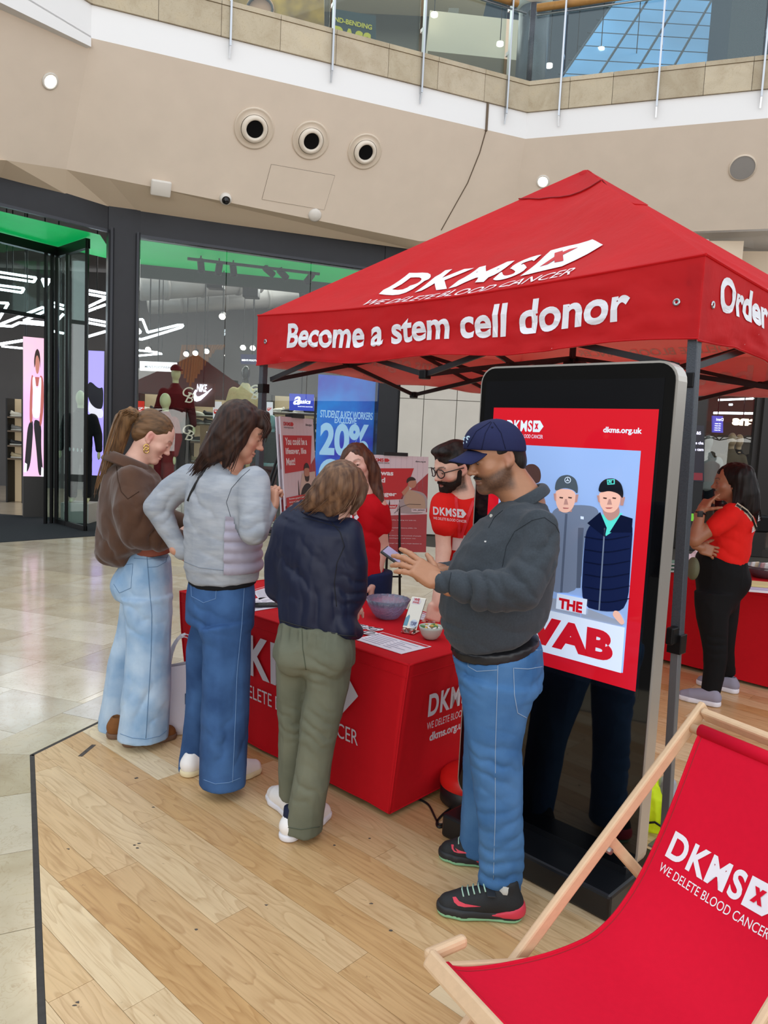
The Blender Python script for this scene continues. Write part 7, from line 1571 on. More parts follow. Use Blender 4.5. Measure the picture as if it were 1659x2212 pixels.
# cap
CAPM = mat('navy_cap_cotton', '23274a', .8, noise=.05, nscale=90, bump=.15, bscale=700); Qc = turn(195, -3); cc = A(1070, 968); CT = lambda x, y, z: cc+Qc@np.array([x, y, z])
s = sdf_for([cc], .17, .0045); s.ell(CT(0, 0, -.004), (.091, .110, .106), Qc); s.ell(CT(0, .05, .02), (.075, .06, .06), Qc, .02); s.plane_cut(CT(0, 0, -.008), CT(0, .0, -1.)-cc+Qc[:, 1]*.05); capo = shape('cap', s, CAPM, man)
def solid_sheet(name, fn, nu, nv, th, m, par):
    u = np.linspace(-1, 1, nu); v = np.linspace(0, 1, nv); Tt = np.array([[fn(a, b) for a in u] for b in v]); Bt = Tt-V(0, 0, th); n = nu*nv; i_ = lambda r, c: r*nu+c
    F = [(i_(r, c), i_(r, c+1), i_(r+1, c+1), i_(r+1, c)) for r in range(nv-1) for c in range(nu-1)]; F += [tuple(n+x for x in q[::-1]) for q in F]; rim = [i_(0, c) for c in range(nu)]+[i_(r, nu-1) for r in range(1, nv)]+[i_(nv-1, c) for c in range(nu-2, -1, -1)]+[i_(r, 0) for r in range(nv-2, 0, -1)]
    F += [(rim[(i+1) % len(rim)], rim[i], rim[i]+n, rim[(i+1) % len(rim)]+n) for i in range(len(rim))]; return mk(name, np.concatenate([Tt.reshape(-1, 3), Bt.reshape(-1, 3)]), F, m, par, True)
solid_sheet('cap_peak', lambda u, v: CT(.064*u*(1-.12*v*v), math.sqrt(max(0, 1-(u*.83)**2))*.098*(1-v)+v*(.088+.082*math.sqrt(max(0, 1-(u*.96)**2))), -.004-.036*v-.010*u*u-.004*math.sin(v*3)), 21, 9, .0035, CAPM, capo)
MB().lathe(CT(0, -.002, .094), [(.009, 0), (.008, .006), (0, .009)], 14, Qc[:, 2]).build('cap_button', CAPM, capo, True); bv = surf(capo)
for x0, y0, x1, y1 in ((1062, 912, 1040, 972), (1066, 912, 1092, 970), (1060, 911, 1010, 965)): seam('cap_seam', [(x0, y0), ((x0+x1)/2+(x1-x0)*.12, (y0+y1)/2-6), (x1, y1)], bv, .0011, mat('navy_seam', '171a33', .8), capo)
CLW = mat('pale_embroidery_blue', 'b8d4e6', .6)
for i, ch in enumerate('BOSS'):
    q = onto(bv, 1003+[(-12), (-8), -2.5, 4.0][i]+1.5, 955-1.2*i+[0, 0, -0, -1][i], .002)
    if q is not None:
        tg = nrm(V(-.35+.25*i, -.8, 0)*0+V(.45+.18*i, -.75, .05)); letters('cap_lettering', ch, CLW, capo, flat(q, tg, Qc[:, 2], np.cross(tg, Qc[:, 2]), .0015), (0, -.012), h=.026, bold=.03)
q = onto(bv, 1063, 923, .001); MB().lathe(q, [(.0, .001), (.004, .001), (.004, -.002)], 12, nrm(q-cc)).build('cap_eyelet', mat('navy_seam', '171a33', .8), capo)
# polo shirt
POLO = mat('charcoal_marl_knit', '3a4046', .85, noise=.12, nscale=160, bump=.2, bscale=600, bdist=.0015, sheen=.1)
s = Sdf(A(900, 1420)+V(-.05, -.42, -.1), A(1250, 1030)+V(.1, .5, .05), .007)
s.loft(pxs(Y, [(1140, 1078, 34, .085), (1135, 1100, 56, .16), (1128, 1125, 74, .195), (1118, 1160, 92, .215), (1092, 1215, 108, .215), (1070, 1285, 119, .205), (1060, 1335, 112, .2), (1066, 1366, 99, .195)]), f, .05, .25)
for sh, el, wr, cu, dy in (((1163, 1140), (1124, 1272), (985, 1260), (950, 1257), -1), ((1150, 1128), (1085, 1275), (985, 1245), (950, 1232), 1)):
    y0, y1, y2 = (-.19, -.27, -.23) if dy < 0 else (.2, .27, .09); m_ = pm(Y-.2); s.chain([A(*sh, y0), A((sh[0]+el[0])/2+14, (sh[1]+el[1])/2, (y0+y1)/2), A(*el, y1), A((el[0]+wr[0])/2-8, (el[1]+wr[1])/2+8, (y1+y2)/2), A(*wr, y2), A(*cu, y2+.01)], [r*m_ for r in (43, 46, 46, 42, 28, 21)], .04)
pol = shape('polo_shirt', s, POLO, man, 2, wr=dict(amp=.008, s=7, aniso=(1, 1, .8), zones=[(A(1010, 1285, -.3), .17, V(1, 0, .25), .05, .015), (A(1115, 1255, -.35), .15, V(.6, 0, .8), .06, .012), (A(1100, 1360, -.2), .25, V(.3, 0, 1), .085, .005), (A(1180, 1180, -.3), .16, V(.7, 0, -.7), .075, .008)]))
bv = surf(pol); PSEAM = mat('charcoal_seam', '2a2f34', .9)
def fold_collar(name, par, c, f, tilt, top, bot, drop, pnt, m, gap=28, th=.004, stand=.03):
    """turned-down collar: stand, fold and fall round the neck, open at the front"""
    f = nrm(np.asarray(f)*V(1, 1, 0)); s_ = V(f[1], -f[0], 0); upv = V(0, 0, 1)*math.cos(R(tilt))+f*math.sin(R(tilt)); fw = np.cross(upv, s_); fw = fw if np.dot(fw, f) > 0 else -fw
    def lay(o):
        rows = []
        for v in np.linspace(0, 1, 11):
            r = []
            for a in np.linspace(R(gap), 2*np.pi-R(gap), 41):
                k = math.cos(a)*.5+.5; kf = k**3
                if v < .35: q = v/.35; rr = [x*(1.0-.02*q)-.004 for x in top]; h = -stand*(1-q)
                else:
                    q = (v-.35)/.65; rr = [t_+(b_-t_)*q**.8+.006*math.sin(q*math.pi) for t_, b_ in zip(top, bot)]; h = -(drop+pnt*kf)*q**1.25+.004*math.sin(q*3.1)
                rr = [x+o for x in rr]; fr_ = rr[1]*math.cos(a)*(1+.10*kf*(v > .35)*v); r.append(tuple(c+s_*rr[0]*math.sin(a)+fw*fr_+upv*(h+o)))
            rows.append(r)
        return rows
    g = MB(); A1, A2 = lay(0), lay(-th); g.grid(A1); n0 = len(g.v); g.grid([r[::-1] for r in A2]); w = 41
    edge1 = [A1[0], A1[-1], [r[0] for r in A1], [r[-1] for r in A1]]; edge2 = [A2[0], A2[-1], [r[0] for r in A2], [r[-1] for r in A2]]
    for e1, e2 in zip(edge1, edge2): g.grid([e1, e2])
    return g.build(name, m, par, True)
fold_collar('collar', man, A(1128, 1064), f, 30, (.067, .068), (.096, .090), .036, .030, POLO)
seam('shoulder_seam', [(1176, 1118), (1150, 1124), (1112, 1148), (1094, 1180), (1085, 1225)], bv, .0008, PSEAM, pol); seam('armhole_seam', [(1176, 1118), (1200, 1135), (1212, 1160)], bv, .0008, PSEAM, pol); seam('cuff_seam', [(975, 1237), (970, 1262), (971, 1285)], bv, .0009, PSEAM, pol); seam('placket', [(1087, 1102), (1068, 1118), (1056, 1140)], bv, .0010, PSEAM, pol)
BUT = mat('pearl_button', 'b9b6ac', .3); q = onto(bv, 1062, 1115, .002); 
if q is not None: MB().lathe(q, [(0, .002), (.006, .002), (.006, -.001)], 12, V(-.6, -.75, .25)).build('button', BUT, pol)
q = onto(bv, 1049, 1170, .001)
if q is not None: MB().box(q, (.006, .004, .005), V(.8, -.55, 0), V(.55, .8, 0)).build('chest_emblem', mat('white_emblem', 'd9d9d9', .6), pol)
# belt and jeans
s = sdf_for([A(1070, 1390)], .24, .006); s.loft(pxs(Y, [(1068, 1383, 97, .188), (1070, 1402, 96, .188)]), f, .01, .05); belt = shape('belt', s, mat('black_leather', '17171a', .4, bump=.1, bscale=300), man); bvb = surf(belt)
q = onto(bvb, 981, 1398, .002); MB().box(q, (.04, .006, .036), V(.3, -.9, 0), V(.9, .3, 0), bev=.002).build('buckle', mat('dark_buckle', '4a4a4d', .3, metal=.9), belt)
DEN = denim('mid_blue_denim', '4d78a6', '36608f')
s = Sdf(A(960, 1960)+V(-.12, -.3, -.06), A(1200, 1385)+V(.1, .4, .05), .0075)
s.loft(pxs(Y, [(1072, 1402, 97, .188), (1079, 1440, 95, .19), (1081, 1480, 90, .185)]), f, .04, .1)
s.loft(pxs(Y-.1, [(1078, 1470, 86, .105), (1070, 1530, 74, .098), (1068, 1615, 60, .088), (1076, 1715, 55, .08), (1082, 1800, 52, .077), (1082, 1870, 50, .075), (1076, 1926, 48, .074)]), f, .03, .12)
s.loft([(A(1076, 1470, .1), .105, .12), (A(1062, 1560, .14), .098, .105), (A(1052, 1640, .17), .085, .095), (A(1042, 1760, .19), .078, .085), (A(1034, 1838, .2), .074, .08)], f, .03, .12)
jn = shape('jeans', s, DEN, man, 2, wr=dict(amp=.0055, s=8, aniso=(1, 1, .7), zones=[(A(1078, 1900, -.18), .16, V(0, .15, 1), .045, .010), (A(1075, 1660, -.2), .17, V(.35, 0, 1), .06, .007), (A(1020, 1460, -.1), .13, V(.3, 0, 1), .04, .006), (A(1150, 1470, -.1), .14, V(-.6, 0, 1), .05, .005), (A(1075, 1800, -.18), .16, V(-.3, 0, 1), .06, .006)]))
bv = surf(jn); ST2 = mat('light_denim_stitch', '8fa6bf', .8)
seam('side_seam', [(1076, 1410), (1074, 1500), (1070, 1620), (1070, 1760), (1066, 1900)], bv, .0013, ST2, jn); seam('front_pocket', [(1008, 1410), (1012, 1440), (1030, 1450), (1074, 1447)], bv, .0013, ST2, jn); seam('back_pocket', [(1172, 1440), (1140, 1445), (1109, 1443), (1111, 1500), (1118, 1540), (1140, 1552)], bv, .0014, ST2, jn); seam('waistband_seam', [(980, 1420), (1010, 1412), (1074, 1408), (1170, 1404)], bv, .0013, ST2, jn); seam('hem_stitch', [(1030, 1916), (1060, 1930), (1090, 1934), (1115, 1925)], bv, .0014, ST2, jn)
for x, y in ((1096, 1395), (1003, 1402)):
    a, b = onto(bv, x, y+10, .003), onto(bvb, x, y-10, .004)
    if a is not None and b is not None: MB().box((a+b)/2, (.012, .005, float(np.linalg.norm(a-b))+.01), V(1, 0, 0), V(0, 1, 0), bev=.001).build('belt_loop', DEN, jn)
# trainers
TBK = mat('black_knit_trainer', '1a1c1e', .7, noise=.15, nscale=120, bump=.3, bscale=350); TMN = mat('mint_sole', '8fc9a0', .5); TRD = mat('coral_red_trim', 'd8394e', .5); SOCK = mat('grey_sock', 'c3c1b8', .9)
for hp, tpx, dy in (((1132, 1982), (940, 1968), -.1), ((1085, 1872), (950, 1850), .2)):
    u, P = shoe(man, G(*hp), G(*tpx), TBK, TMN, .12, .052, .032); laces(u, P, mat('mint_lace', 'a9cbb6', .7), 5, .46, .70, .112, .089, .030); L_ = np.linalg.norm(G(*tpx)-G(*hp)); dd = nrm(G(*tpx)-G(*hp)); sd_2 = V(dd[1], -dd[0], 0); sgn = 1 if sd_2[1] < 0 else -1
    s = Sdf(*[x+q_ for x, q_ in zip(bbox([P(0, 0), P(.4, .1)], .06), (V(0, 0, -.01), V(0, 0, .05)))], .005); s.chain([P(.155, .034), P(.4, .034)], [.053, .046], .02); s.plane_cut(P(.44, 0), dd); s.plane_cut(P(0, .02), (0, 0, -1)); s.plane_cut(P(.1, .058), V(0, 0, 1)+dd*.3); shape('heel_cradle', s, TRD, u)
    s = sdf_for([P(0, 0), P(1, 0)], .08, .005); s.chain([P(.165, .02), P(.42, .02), P(.7, .02), P(.85, .024)], [.0495, .046, .055, .045], .02); s.plane_cut(P(0, .04), (0, 0, 1)); s.plane_cut(P(0, .014), (0, 0, -1)); shape('midsole', s, mat('black_midsole', '202225', .55), u)
    bvs = surf(u)
    sw2 = [(.10, .62), (.13, .5), (.2, .42), (.32, .42), (.5, .46), (.62, .5), (.47, .52), (.33, .54), (.22, .58), (.16, .66), (.13, .74)]
    pts = []
    for a_, z_ in sw2:
        org = P(.88-a_*.60, .018+z_*.085, sgn*.12); h = bvs.ray_cast(Vector(org), Vector(-sd_2*sgn)); 
        if h[0] is not None: pts.append(np.array(h[0])+sd_2*sgn*.0025)
    if len(pts) > 6: mk('side_tick', pts, [tuple(range(len(pts)))], TRD, u)
    MB().box(P(.40, .103), (.03, .115, .006), dd, sd_2, nrm(V(0, 0, 1)+dd*.55), bev=.002).build('strap', mat('strap_black', '222427', .6), u); MB().tube([P(.23, .08), P(.225, .128)], [.037, .035], 16).build('sock', SOCK, u, True)
# phone in his hands
pc = A(868, 1216, -.03)+V(0, .02, 0); pa = nrm(V(.80, -.18, -.50)); pw_ = nrm(np.cross(pa, V(.45, -.25, .85))); pn2 = np.cross(pw_, pa); pn2 = pn2*(1 if pn2[2] > 0 else -1)
t = thing('smartphone', 'black cased smartphone held up by the man in the cap', 'phone', pc); MB().box(pc, (.158, .078, .011), pa, pw_, pn2, bev=.004).build('case', mat('phone_case_black', '222226', .5), t); MB().box(pc+pn2*.0058, (.148, .070, .001), pa, pw_, pn2).build('display', mat('phone_lit_screen', '8f8ba6', .1, emit=.25), t)
# ------------------------------------------------------------------ girl in the brown jacket
Y = 3.88; f = nrm(V(.86, .51, 0)); Qh = turn(14, -33); hc = A(331, 944); g = A(310, 1600)
p1 = thing('person', 'young woman with ponytail in brown suede jacket and pale blue jeans', 'person', V(g[0], Y, 0))
J = dict(head=hc, Q=Qh, k=1.0, f=f, neck=A(288, 1002), chest=A(285, 1080), pelvis=A(315, 1215), eyes=.15, nose=.95, shr=A(285, 1040, -.16), elr=A(300, 1145, -.2), wrr=A(375, 1165, -.12), shl=A(300, 1035, .16), ell=A(345, 1135, .2), wrl=A(410, 1140, .1), hipr=A(315, 1240, -.08), knr=A(318, 1400, -.09), anr=A(310, 1585, -.09), hipl=A(305, 1240, .1), knl=A(275, 1420, .1), anl=A(255, 1580, .12))
J['handr'] = (J['wrr'], V(.9, .2, .1), V(0, .9, -.3), True); J['handl'] = (J['wrl'], V(.9, .3, .2), V(0, -.9, -.2), False)
o, T = body(p1, J, head_paint(hc, Qh, 1, 'dfb09c', 'c07a70', '6b4a38', blush=.22), None); eyeballs(p1, T, Qh, 1, gaze=(0, 1, -.8))
HR1 = hairmat('light_brown_hair', '5f452f', '8d6945')
HR1S = hairmat('pulled_back_hair', '4d3927', '735438', (9, 45, 60)); tie = A(299, 903, .02)
s = sdf_for([hc], .2, .0055); s.ell(T(0, -.016, .040), (.080, .099, .088), Qh); s.ell(T(0, -.06, -.01), (.066, .05, .06), Qh, .02); s.ell(T(0, .10, -.035), (.11, .064, .105), Qh, .012, 'sub'); s.cap(T(-.13, .0, -.012), T(.13, .0, -.012), .030, .030, .006, 'sub'); s.plane_cut(T(0, -.0, -.07), -Qh[:, 2]+Qh[:, 1]*.3)
s.cap(T(0, -.07, .07), tie, .045, .022, .03); hair_mesh('hair', s, HR1S, p1, flow=Qh[:, 1]*.9+Qh[:, 2]*.3, amp=.0022)
MB().tube([tie+V(-.012+.004*math.cos(a)*0, .022*math.cos(a), .022*math.sin(a)) for a in np.linspace(0, 6.28, 16)], .008, 8).build('hair_tie', BLACKM, p1, True)
pt = [(299, 903, 12), (284, 896, 17), (268, 908, 20), (256, 945, 20), (244, 985, 18), (232, 1025, 15), (221, 1064, 6)]
s = sdf_for([A(299, 903), A(221, 1064)], .12, .006); s.chain([A(x, y, .01) for x, y, r in pt], [r*pm(Y) for x, y, r in pt], .02); pony = hair_mesh('ponytail', s, HR1, p1, flow=A(256, 945)-A(232, 1025), amp=.005, fine=70)
locks('ponytail_strands', [[A(x+q, y+q, .01+.01*q) for x, y, r in pt]+[A(218+q, 1072)] for q in (-9, -4, 0, 4, 8)], 46, .0035, HR1, pony, .014)
GOLD = mat('gold', 'd9b56a', .2, metal=1.0); e_ = A(316, 966, -.085)
for dz in (0, .016): MB().tube([e_+V(.013*math.cos(a)*.8, .013*math.cos(a)*.4, -dz+.014*math.sin(a)) for a in np.linspace(0, 6.28, 18)], .0035, 6).build('hoop_earring', GOLD, p1, True)
SUE = mat('brown_suede', '51382a', .9, noise=.16, nscale=14, bump=.15, bscale=300, sheen=.25)
s = Sdf(A(200, 1240)+V(-.15, -.42, -.08), A(400, 985)+V(.1, .42, .08), .0085)
s.loft(pxs(Y, [(290, 1006, 38, .10), (287, 1034, 60, .20), (281, 1090, 66, .215), (279, 1140, 66, .21), (281, 1170, 64, .205), (286, 1184, 60, .20)]), f, .05, .25)
s.ell(A(247, 1190, -.02), (.085, .10, .065), k=.05); s.cap(A(232, 1200), A(262, 1206, -.08), .05, .045, .04)
s.chain([A(283, 1040, -.15), A(287, 1100, -.22), A(297, 1146, -.22), A(345, 1160, -.18), A(385, 1163, -.12)], [.082, .09, .088, .068, .045], .05); s.chain([A(300, 1035, .15), A(345, 1120, .2), A(410, 1140, .1)], [.08, .08, .05], .05)
jk = shape('jacket', s, SUE, p1, 2, wr=dict(amp=.008, s=6, zones=[(A(330, 1150, -.25), .18, V(1, 0, -.3), .07, .013), (A(235, 1170, -.1), .2, V(.8, 0, .5), .09, .010), (A(300, 1090, -.3), .16, V(.6, 0, .7), .09, .008)])); bv = surf(jk); JSE = mat('brown_seam', '3f2c21', .9)
seam('yoke_seam', [(252, 1008), (255, 1035), (262, 1062), (276, 1078), (300, 1062)], bv, .002, JSE, jk, .001)
fold_collar('collar', p1, A(284, 990), f, 22, (.088, .092), (.142, .138), .055, .03, SUE, 30, .006, .04)
s = sdf_for([A(320, 1190)], .25, .007); s.loft(pxs(Y, [(322, 1176, 42, .14), (325, 1196, 43, .145)]), f, .01, .1); shape('top_hem', s, mat('rust_top', '8a4f40', .8), p1)
LDN = denim('pale_blue_denim', 'b4c9dc', '84a5c6')
s = Sdf(A(215, 1610)+V(-.1, -.3, -.05), A(390, 1185)+V(.1, .42, .05), .008)
s.loft(pxs(Y, [(327, 1190, 41, .15), (318, 1215, 50, .165), (312, 1250, 57, .18), (313, 1290, 56, .18)]), f, .04, .1); s.ell(A(278, 1265), (.09, .12, .09), k=.05)
s.loft([(A(318, 1290, -.08), .10, .125, f), (A(321, 1370, -.09), .095, .115, f), (A(319, 1467, -.1), .10, .117, f), (A(310, 1594, -.1), .105, .128, f)], f, .03, .06); s.loft([(A(305, 1290, .1), .1, .11), (A(290, 1372, .1), .09, .095), (A(272, 1440, .11), .095, .10), (A(252, 1574, .12), .1, .10)], f, .03, .06)
jn = shape('jeans', s, LDN, p1, 2, wr=dict(amp=.006, s=7, aniso=(1, 1, .45), zones=[(A(300, 1330, -.2), .18, V(.5, 0, .8), .08, .008), (A(345, 1240, -.2), .12, V(.2, 0, 1), .045, .005), (A(310, 1520, -.2), .2, V(.9, 0, -.3), .09, .008)])); bv = surf(jn); S1 = mat('blue_grey_stitch', '5f7f9f', .8)
seam('side_seam', [(317, 1195), (322, 1262), (328, 1330), (326, 1420), (321, 1500), (315, 1595)], bv, .0017, S1, jn); seam('back_pocket', [(241, 1224), (287, 1218), (283, 1270), (258, 1281), (246, 1262)], bv, .0012, S1, jn); seam('front_pocket', [(318, 1226), (340, 1224), (358, 1214), (362, 1200)], bv, .0012, S1, jn); seam('waistband_seam', [(290, 1206), (320, 1208), (362, 1204)], bv, .0012, S1, jn); seam('hem_stitch', [(260, 1585), (285, 1594), (315, 1597), (345, 1590), (360, 1578)], bv, .0014, S1, jn)
BSU = mat('tan_suede_boot', '7a4f2c', .9, noise=.1, nscale=40); BSO = mat('brown_rubber_sole', '6a4f3c', .7)
shoe(p1, G(265, 1612), G(380, 1592), BSU, BSO, .09, .055, .03); shoe(p1, G(233, 1596), G(330, 1570), BSU, BSO, .09, .052, .03)
# ------------------------------------------------------------------ woman in the grey sweatshirt
Y = 3.42; f = nrm(V(.67, .74, 0)); Qh = turn(6, -22); hc = A(521, 934); g = A(470, 1690)
p2 = thing('person', 'woman with long dark brown hair in grey sweatshirt and dark blue jeans', 'person', V(g[0], Y, 0))
J = dict(head=hc, Q=Qh, k=1.02, f=f, neck=A(490, 1008), chest=A(480, 1090), pelvis=A(475, 1270), eyes=.3, nose=1.12, jowl=1, shr=A(545, 1048, -.13), elr=A(548, 1150, -.2), wrr=A(586, 1098, -.12), shl=A(412, 1038, .13), ell=A(342, 1096, .12), wrl=A(390, 1190, .1), hipr=A(495, 1290, -.1), knr=A(490, 1450, -.1), anr=A(482, 1670, -.1), hipl=A(450, 1290, .1), knl=A(430, 1450, .1), anl=A(412, 1645, .1))
J['handr'] = (A(584, 1100, -.12), V(-.0, .12, 1), V(.45, .8, .1), True, (75, 78, 80, 82), .95, .02, (.8, .45, .4), 25); J['handl'] = (A(391, 1194, .1), V(.7, .3, -.4), V(.3, .8, .3), False, (30, 30, 30, 30), .95)
o, T = body(p2, J, head_paint(hc, Qh, 1.02, 'c08b72', 'a86a62', '3a2a24', blush=.2), None, hands_fine=(A(586, 1082, -.1),)); eyeballs(p2, T, Qh, 1.02, gaze=(0, 1, -.5))
HR2 = hairmat('dark_brown_hair', '251815', '40291f', (60, 60, 5))
s = sdf_for([hc, A(420, 1020)], .18, .006); s.ell(T(0, -.018, .042), (.088, .107, .094), Qh); s.ell(T(0, .115, -.045), (.105, .066, .105), Qh, .008, 'sub'); s.ell(T(.085, .062, -.02), (.05, .040, .09), Qh, .01, 'sub')
fl2 = A(520, 920)-A(425, 1015)
for q, dy in ((0, -.07), (8, .0), (14, .07)): s.chain([A(512, 905+q, dy), A(486, 940+q, dy), A(456, 980+q, dy), A(428, 1010+q*.6, dy*.9)], [.075, .07, .052, .022], .05)
s.chain([A(528, 918, -.085), A(513, 950, -.09), A(497, 985, -.09), A(486, 1006, -.09)], [.036, .038, .028, .01], .03); s.chain([T(.03, .05, .11), T(.045, .095, .062), T(.052, .102, .02)], [.022, .014, .005], .015); s.chain([T(-.02, .06, .11), T(-.02, .105, .062), T(-.035, .106, .02)], [.022, .014, .005], .015)
hm = hair_mesh('hair', s, HR2, p2, flow=fl2, amp=.0055, fine=60, smooth=1)
gd = [[A(520+q, 888+abs(q), -.06), A(490+q*.9, 930, -.09), A(455+q*.8, 985, -.09), A(424+q*.6, 1022, -.07)] for q in (-18, -8, 2, 12)]+[[A(535, 905, -.09), A(515, 950, -.1), A(498, 995, -.11), A(492, 1012, -.11)], [T(.03, .05, .115), T(.045, .096, .066), T(.055, .100, .015)]]
locks('hair_strands', gd, 90, .003, HR2, hm, .012, 3)
SWT = mat('grey_marl_jersey', 'a9adb3', .9, col2='949aa3', nscale=9, stretch=(1, 1, 4), bump=.15, bscale=400)
s = Sdf(A(300, 1275)+V(-.08, -.35, -.05), A(610, 995)+V(.1, .45, .08), .0075)
s.loft(pxs(Y, [(492, 1008, 34, .085), (482, 1024, 50, .155), (479, 1048, 62, .19), (478, 1110, 70, .195), (479, 1180, 73, .195), (480, 1222, 75, .19)]), f, .05, .2)
s.loft([(A(480, 1222), .19, .155), (A(481, 1250), .182, .15)], f, .012, .12)
s.chain([A(414, 1036, .12), A(372, 1062, .13), A(341, 1096, .12), A(362, 1142, .11), A(392, 1192, .1)], [.076, .068, .064, .05, .036], .045); s.chain([A(547, 1044, -.12), A(551, 1100, -.17), A(549, 1146, -.2), A(568, 1122, -.16), A(586, 1098, -.12)], [.078, .07, .064, .048, .034], .045)
sw_ = shape('sweatshirt', s, SWT, p2, 2, wr=dict(amp=.0055, s=7, zones=[(A(345, 1095, .0), .15, V(.75, 0, -.6), .05, .011), (A(375, 1150, .0), .12, V(.4, 0, .9), .045, .008), (A(550, 1140, -.3), .13, V(-.3, 0, 1), .06, .008), (A(440, 1090, -.1), .17, V(.8, 0, .6), .1, .006), (A(480, 1215, -.2), .2, V(.2, 0, 1), .09, .005)])); bv = surf(sw_); S2 = mat('dark_piping', '3c424b', .8)
seam('armhole_seam', [(540, 1014), (522, 1030), (500, 1055), (489, 1085), (497, 1112), (506, 1140)], bv, .0010, S2, sw_); seam('hem_rib_seam', [(398, 1213), (430, 1226), (480, 1232), (530, 1230), (566, 1226)], bv, .0016, mat('grey_seam', '7f8791', .9), sw_)
# quilted panel on the right flank: a skin of padded cloth lifted off the sweatshirt
me = sw_.data; off = base_of(sw_); PV = np.array([v.co for v in me.vertices])+off; NV = np.array([v.normal for v in me.vertices]); lo_, hi_ = A(500, 1226), A(585, 1128)
FQ = [tuple(q.vertices) for q in me.polygons if lo_[2] < (PV[list(q.vertices)].mean(0))[2] < hi_[2]+.035*((PV[list(q.vertices)].mean(0))[0] < A(530, 1150)[0]) and PV[list(q.vertices)].mean(0)[0] > A(503, 1180)[0]-.0 and PV[list(q.vertices)].mean(0)[1] < Y+.12 and NV[q.vertices[0]][0] > -.1 and np.linalg.norm(PV[q.vertices[0]]-A(549, 1146, -.2)) > .075]
ids = sorted({i for q in FQ for i in q}); mp_ = {v: i for i, v in enumerate(ids)}; puff = np.abs(np.sin((PV[ids][:, 2]-lo_[2])/.047*math.pi))**.6*.012+.004
if len(ids) > 10: mk('quilted_panel', PV[ids]+NV[ids]*puff[:, None], [tuple(mp_[i] for i in q) for q in FQ], mat('lilac_grey_nylon', '9d98a8', .5, noise=.05, nscale=20, bump=.2, bscale=60), sw_, True)
STP = mat('black_strap', '1b1b1e', .6); pts = [onto(bv, x, y, .003) for x, y in ((446, 1010), (436, 1026), (424, 1045), (414, 1064), (407, 1082))]; pts = [p for p in pts if p is not None]
if len(pts) > 2:
    tag(MB().tube(pts, .0055, 6).build('bag_strap', STP, None, True), 'thin black bag strap across the back of the grey sweatshirt', 'strap')
s = sdf_for([A(478, 1255)], .26, .007); s.loft([(A(479, 1240), .176, .142), (A(481, 1262), .174, .14)], f, .01, .08); shape('undershirt_hem', s, mat('black_vest', '17171a', .85), p2)
DKD = denim('dark_blue_denim', '2a4670', '3f6292')
s = Sdf(A(375, 1700)+V(-.1, -.32, -.04), A(560, 1240)+V(.1, .42, .06), .008)
s.loft(pxs(Y, [(479, 1250, 62, .165), (477, 1290, 66, .18), (475, 1345, 66, .182)]), f, .04, .1)
s.loft([(A(487, 1350, -.09), .095, .125), (A(491, 1400, -.1), .092, .115), (A(487, 1543, -.11), .10, .112), (A(481, 1694, -.12), .105, .10)], f, .03, .06); s.loft([(A(458, 1350, .09), .085, .10), (A(442, 1400, .1), .075, .085), (A(436, 1520, .11), .072, .078), (A(418, 1664, .12), .068, .074)], f, .03, .06)
jn = shape('jeans', s, DKD, p2, 2, wr=dict(amp=.006, s=7, aniso=(1, 1, .4), zones=[(A(450, 1350, -.1), .18, V(.4, 0, 1), .07, .007), (A(480, 1600, -.2), .2, V(1, 0, -.2), .09, .008)])); bv = surf(jn); S3 = mat('mid_blue_stitch', '6f8fb8', .8)
seam('side_seam', [(528, 1262), (522, 1350), (512, 1450), (508, 1560), (502, 1690)], bv, .0014, S3, jn); seam('back_pocket', [(412, 1252), (414, 1288), (440, 1302), (466, 1293), (468, 1266)], bv, .0012, S3, jn); seam('hem_stitch', [(440, 1684), (465, 1693), (495, 1690), (520, 1680)], bv, .0014, S3, jn); seam('hem_stitch', [(387, 1655), (410, 1661), (434, 1660)], bv, .0014, S3, jn)
WLE = mat('white_leather', 'e6e3e0', .45, bump=.05, bscale=80); CRS = mat('cream_rubber', 'd8cba6', .6)
u, P = shoe(p2, G(438, 1706), G(566, 1664), WLE, CRS, .09, .05, .03); laces(u, P, WLE, 4); shoe(p2, G(390, 1680), G(500, 1640), WLE, CRS, .09, .05, .03)
# ------------------------------------------------------------------ woman in the navy jacket
Y = 3.03; f = nrm(V(.40, .92, 0)); Qh = turn(40, -36); hc = A(738, 1064, .02); g = A(650, 1800)
p3 = thing('person', 'woman in navy windbreaker and olive linen trousers leaning over table', 'person', V(g[0], Y, 0))
J = dict(head=hc, Q=Qh, k=1.0, f=f, neck=A(703, 1112), chest=A(688, 1190), pelvis=A(678, 1380), eyes=.1, shr=A(750, 1152, -.05), elr=A(764, 1285, -.03), wrr=A(762, 1318, .2), shl=A(622, 1146, .06), ell=A(600, 1270, .1), wrl=A(620, 1290, .32), hipr=A(705, 1420, -.04), knr=A(690, 1580, -.05), anr=A(655, 1775, -.06), hipl=A(648, 1420, .05), knl=A(640, 1580, .07), anl=A(632, 1715, .1))
J['handr'] = (J['wrr'], V(.05, .95, -.2), V(0, -.2, -1), True); J['handl'] = (J['wrl'], V(.1, .95, -.2), V(0, -.2, -1), False)
o, T = body(p3, J, head_paint(hc, Qh, 1, 'd9a893', 'b97168', '4a3428'), None); eyeballs(p3, T, Qh, 1, gaze=(0, 1, -.8))
HR3 = hairmat('chestnut_hair', '4a3428', '7a5a42', (60, 60, 5))
s = sdf_for([hc, A(655, 1085)], .2, .006); s.ell(T(0, -.014, .036), (.082, .104, .091), Qh); s.ell(T(0, .125, -.05), (.098, .062, .10), Qh, .01, 'sub')
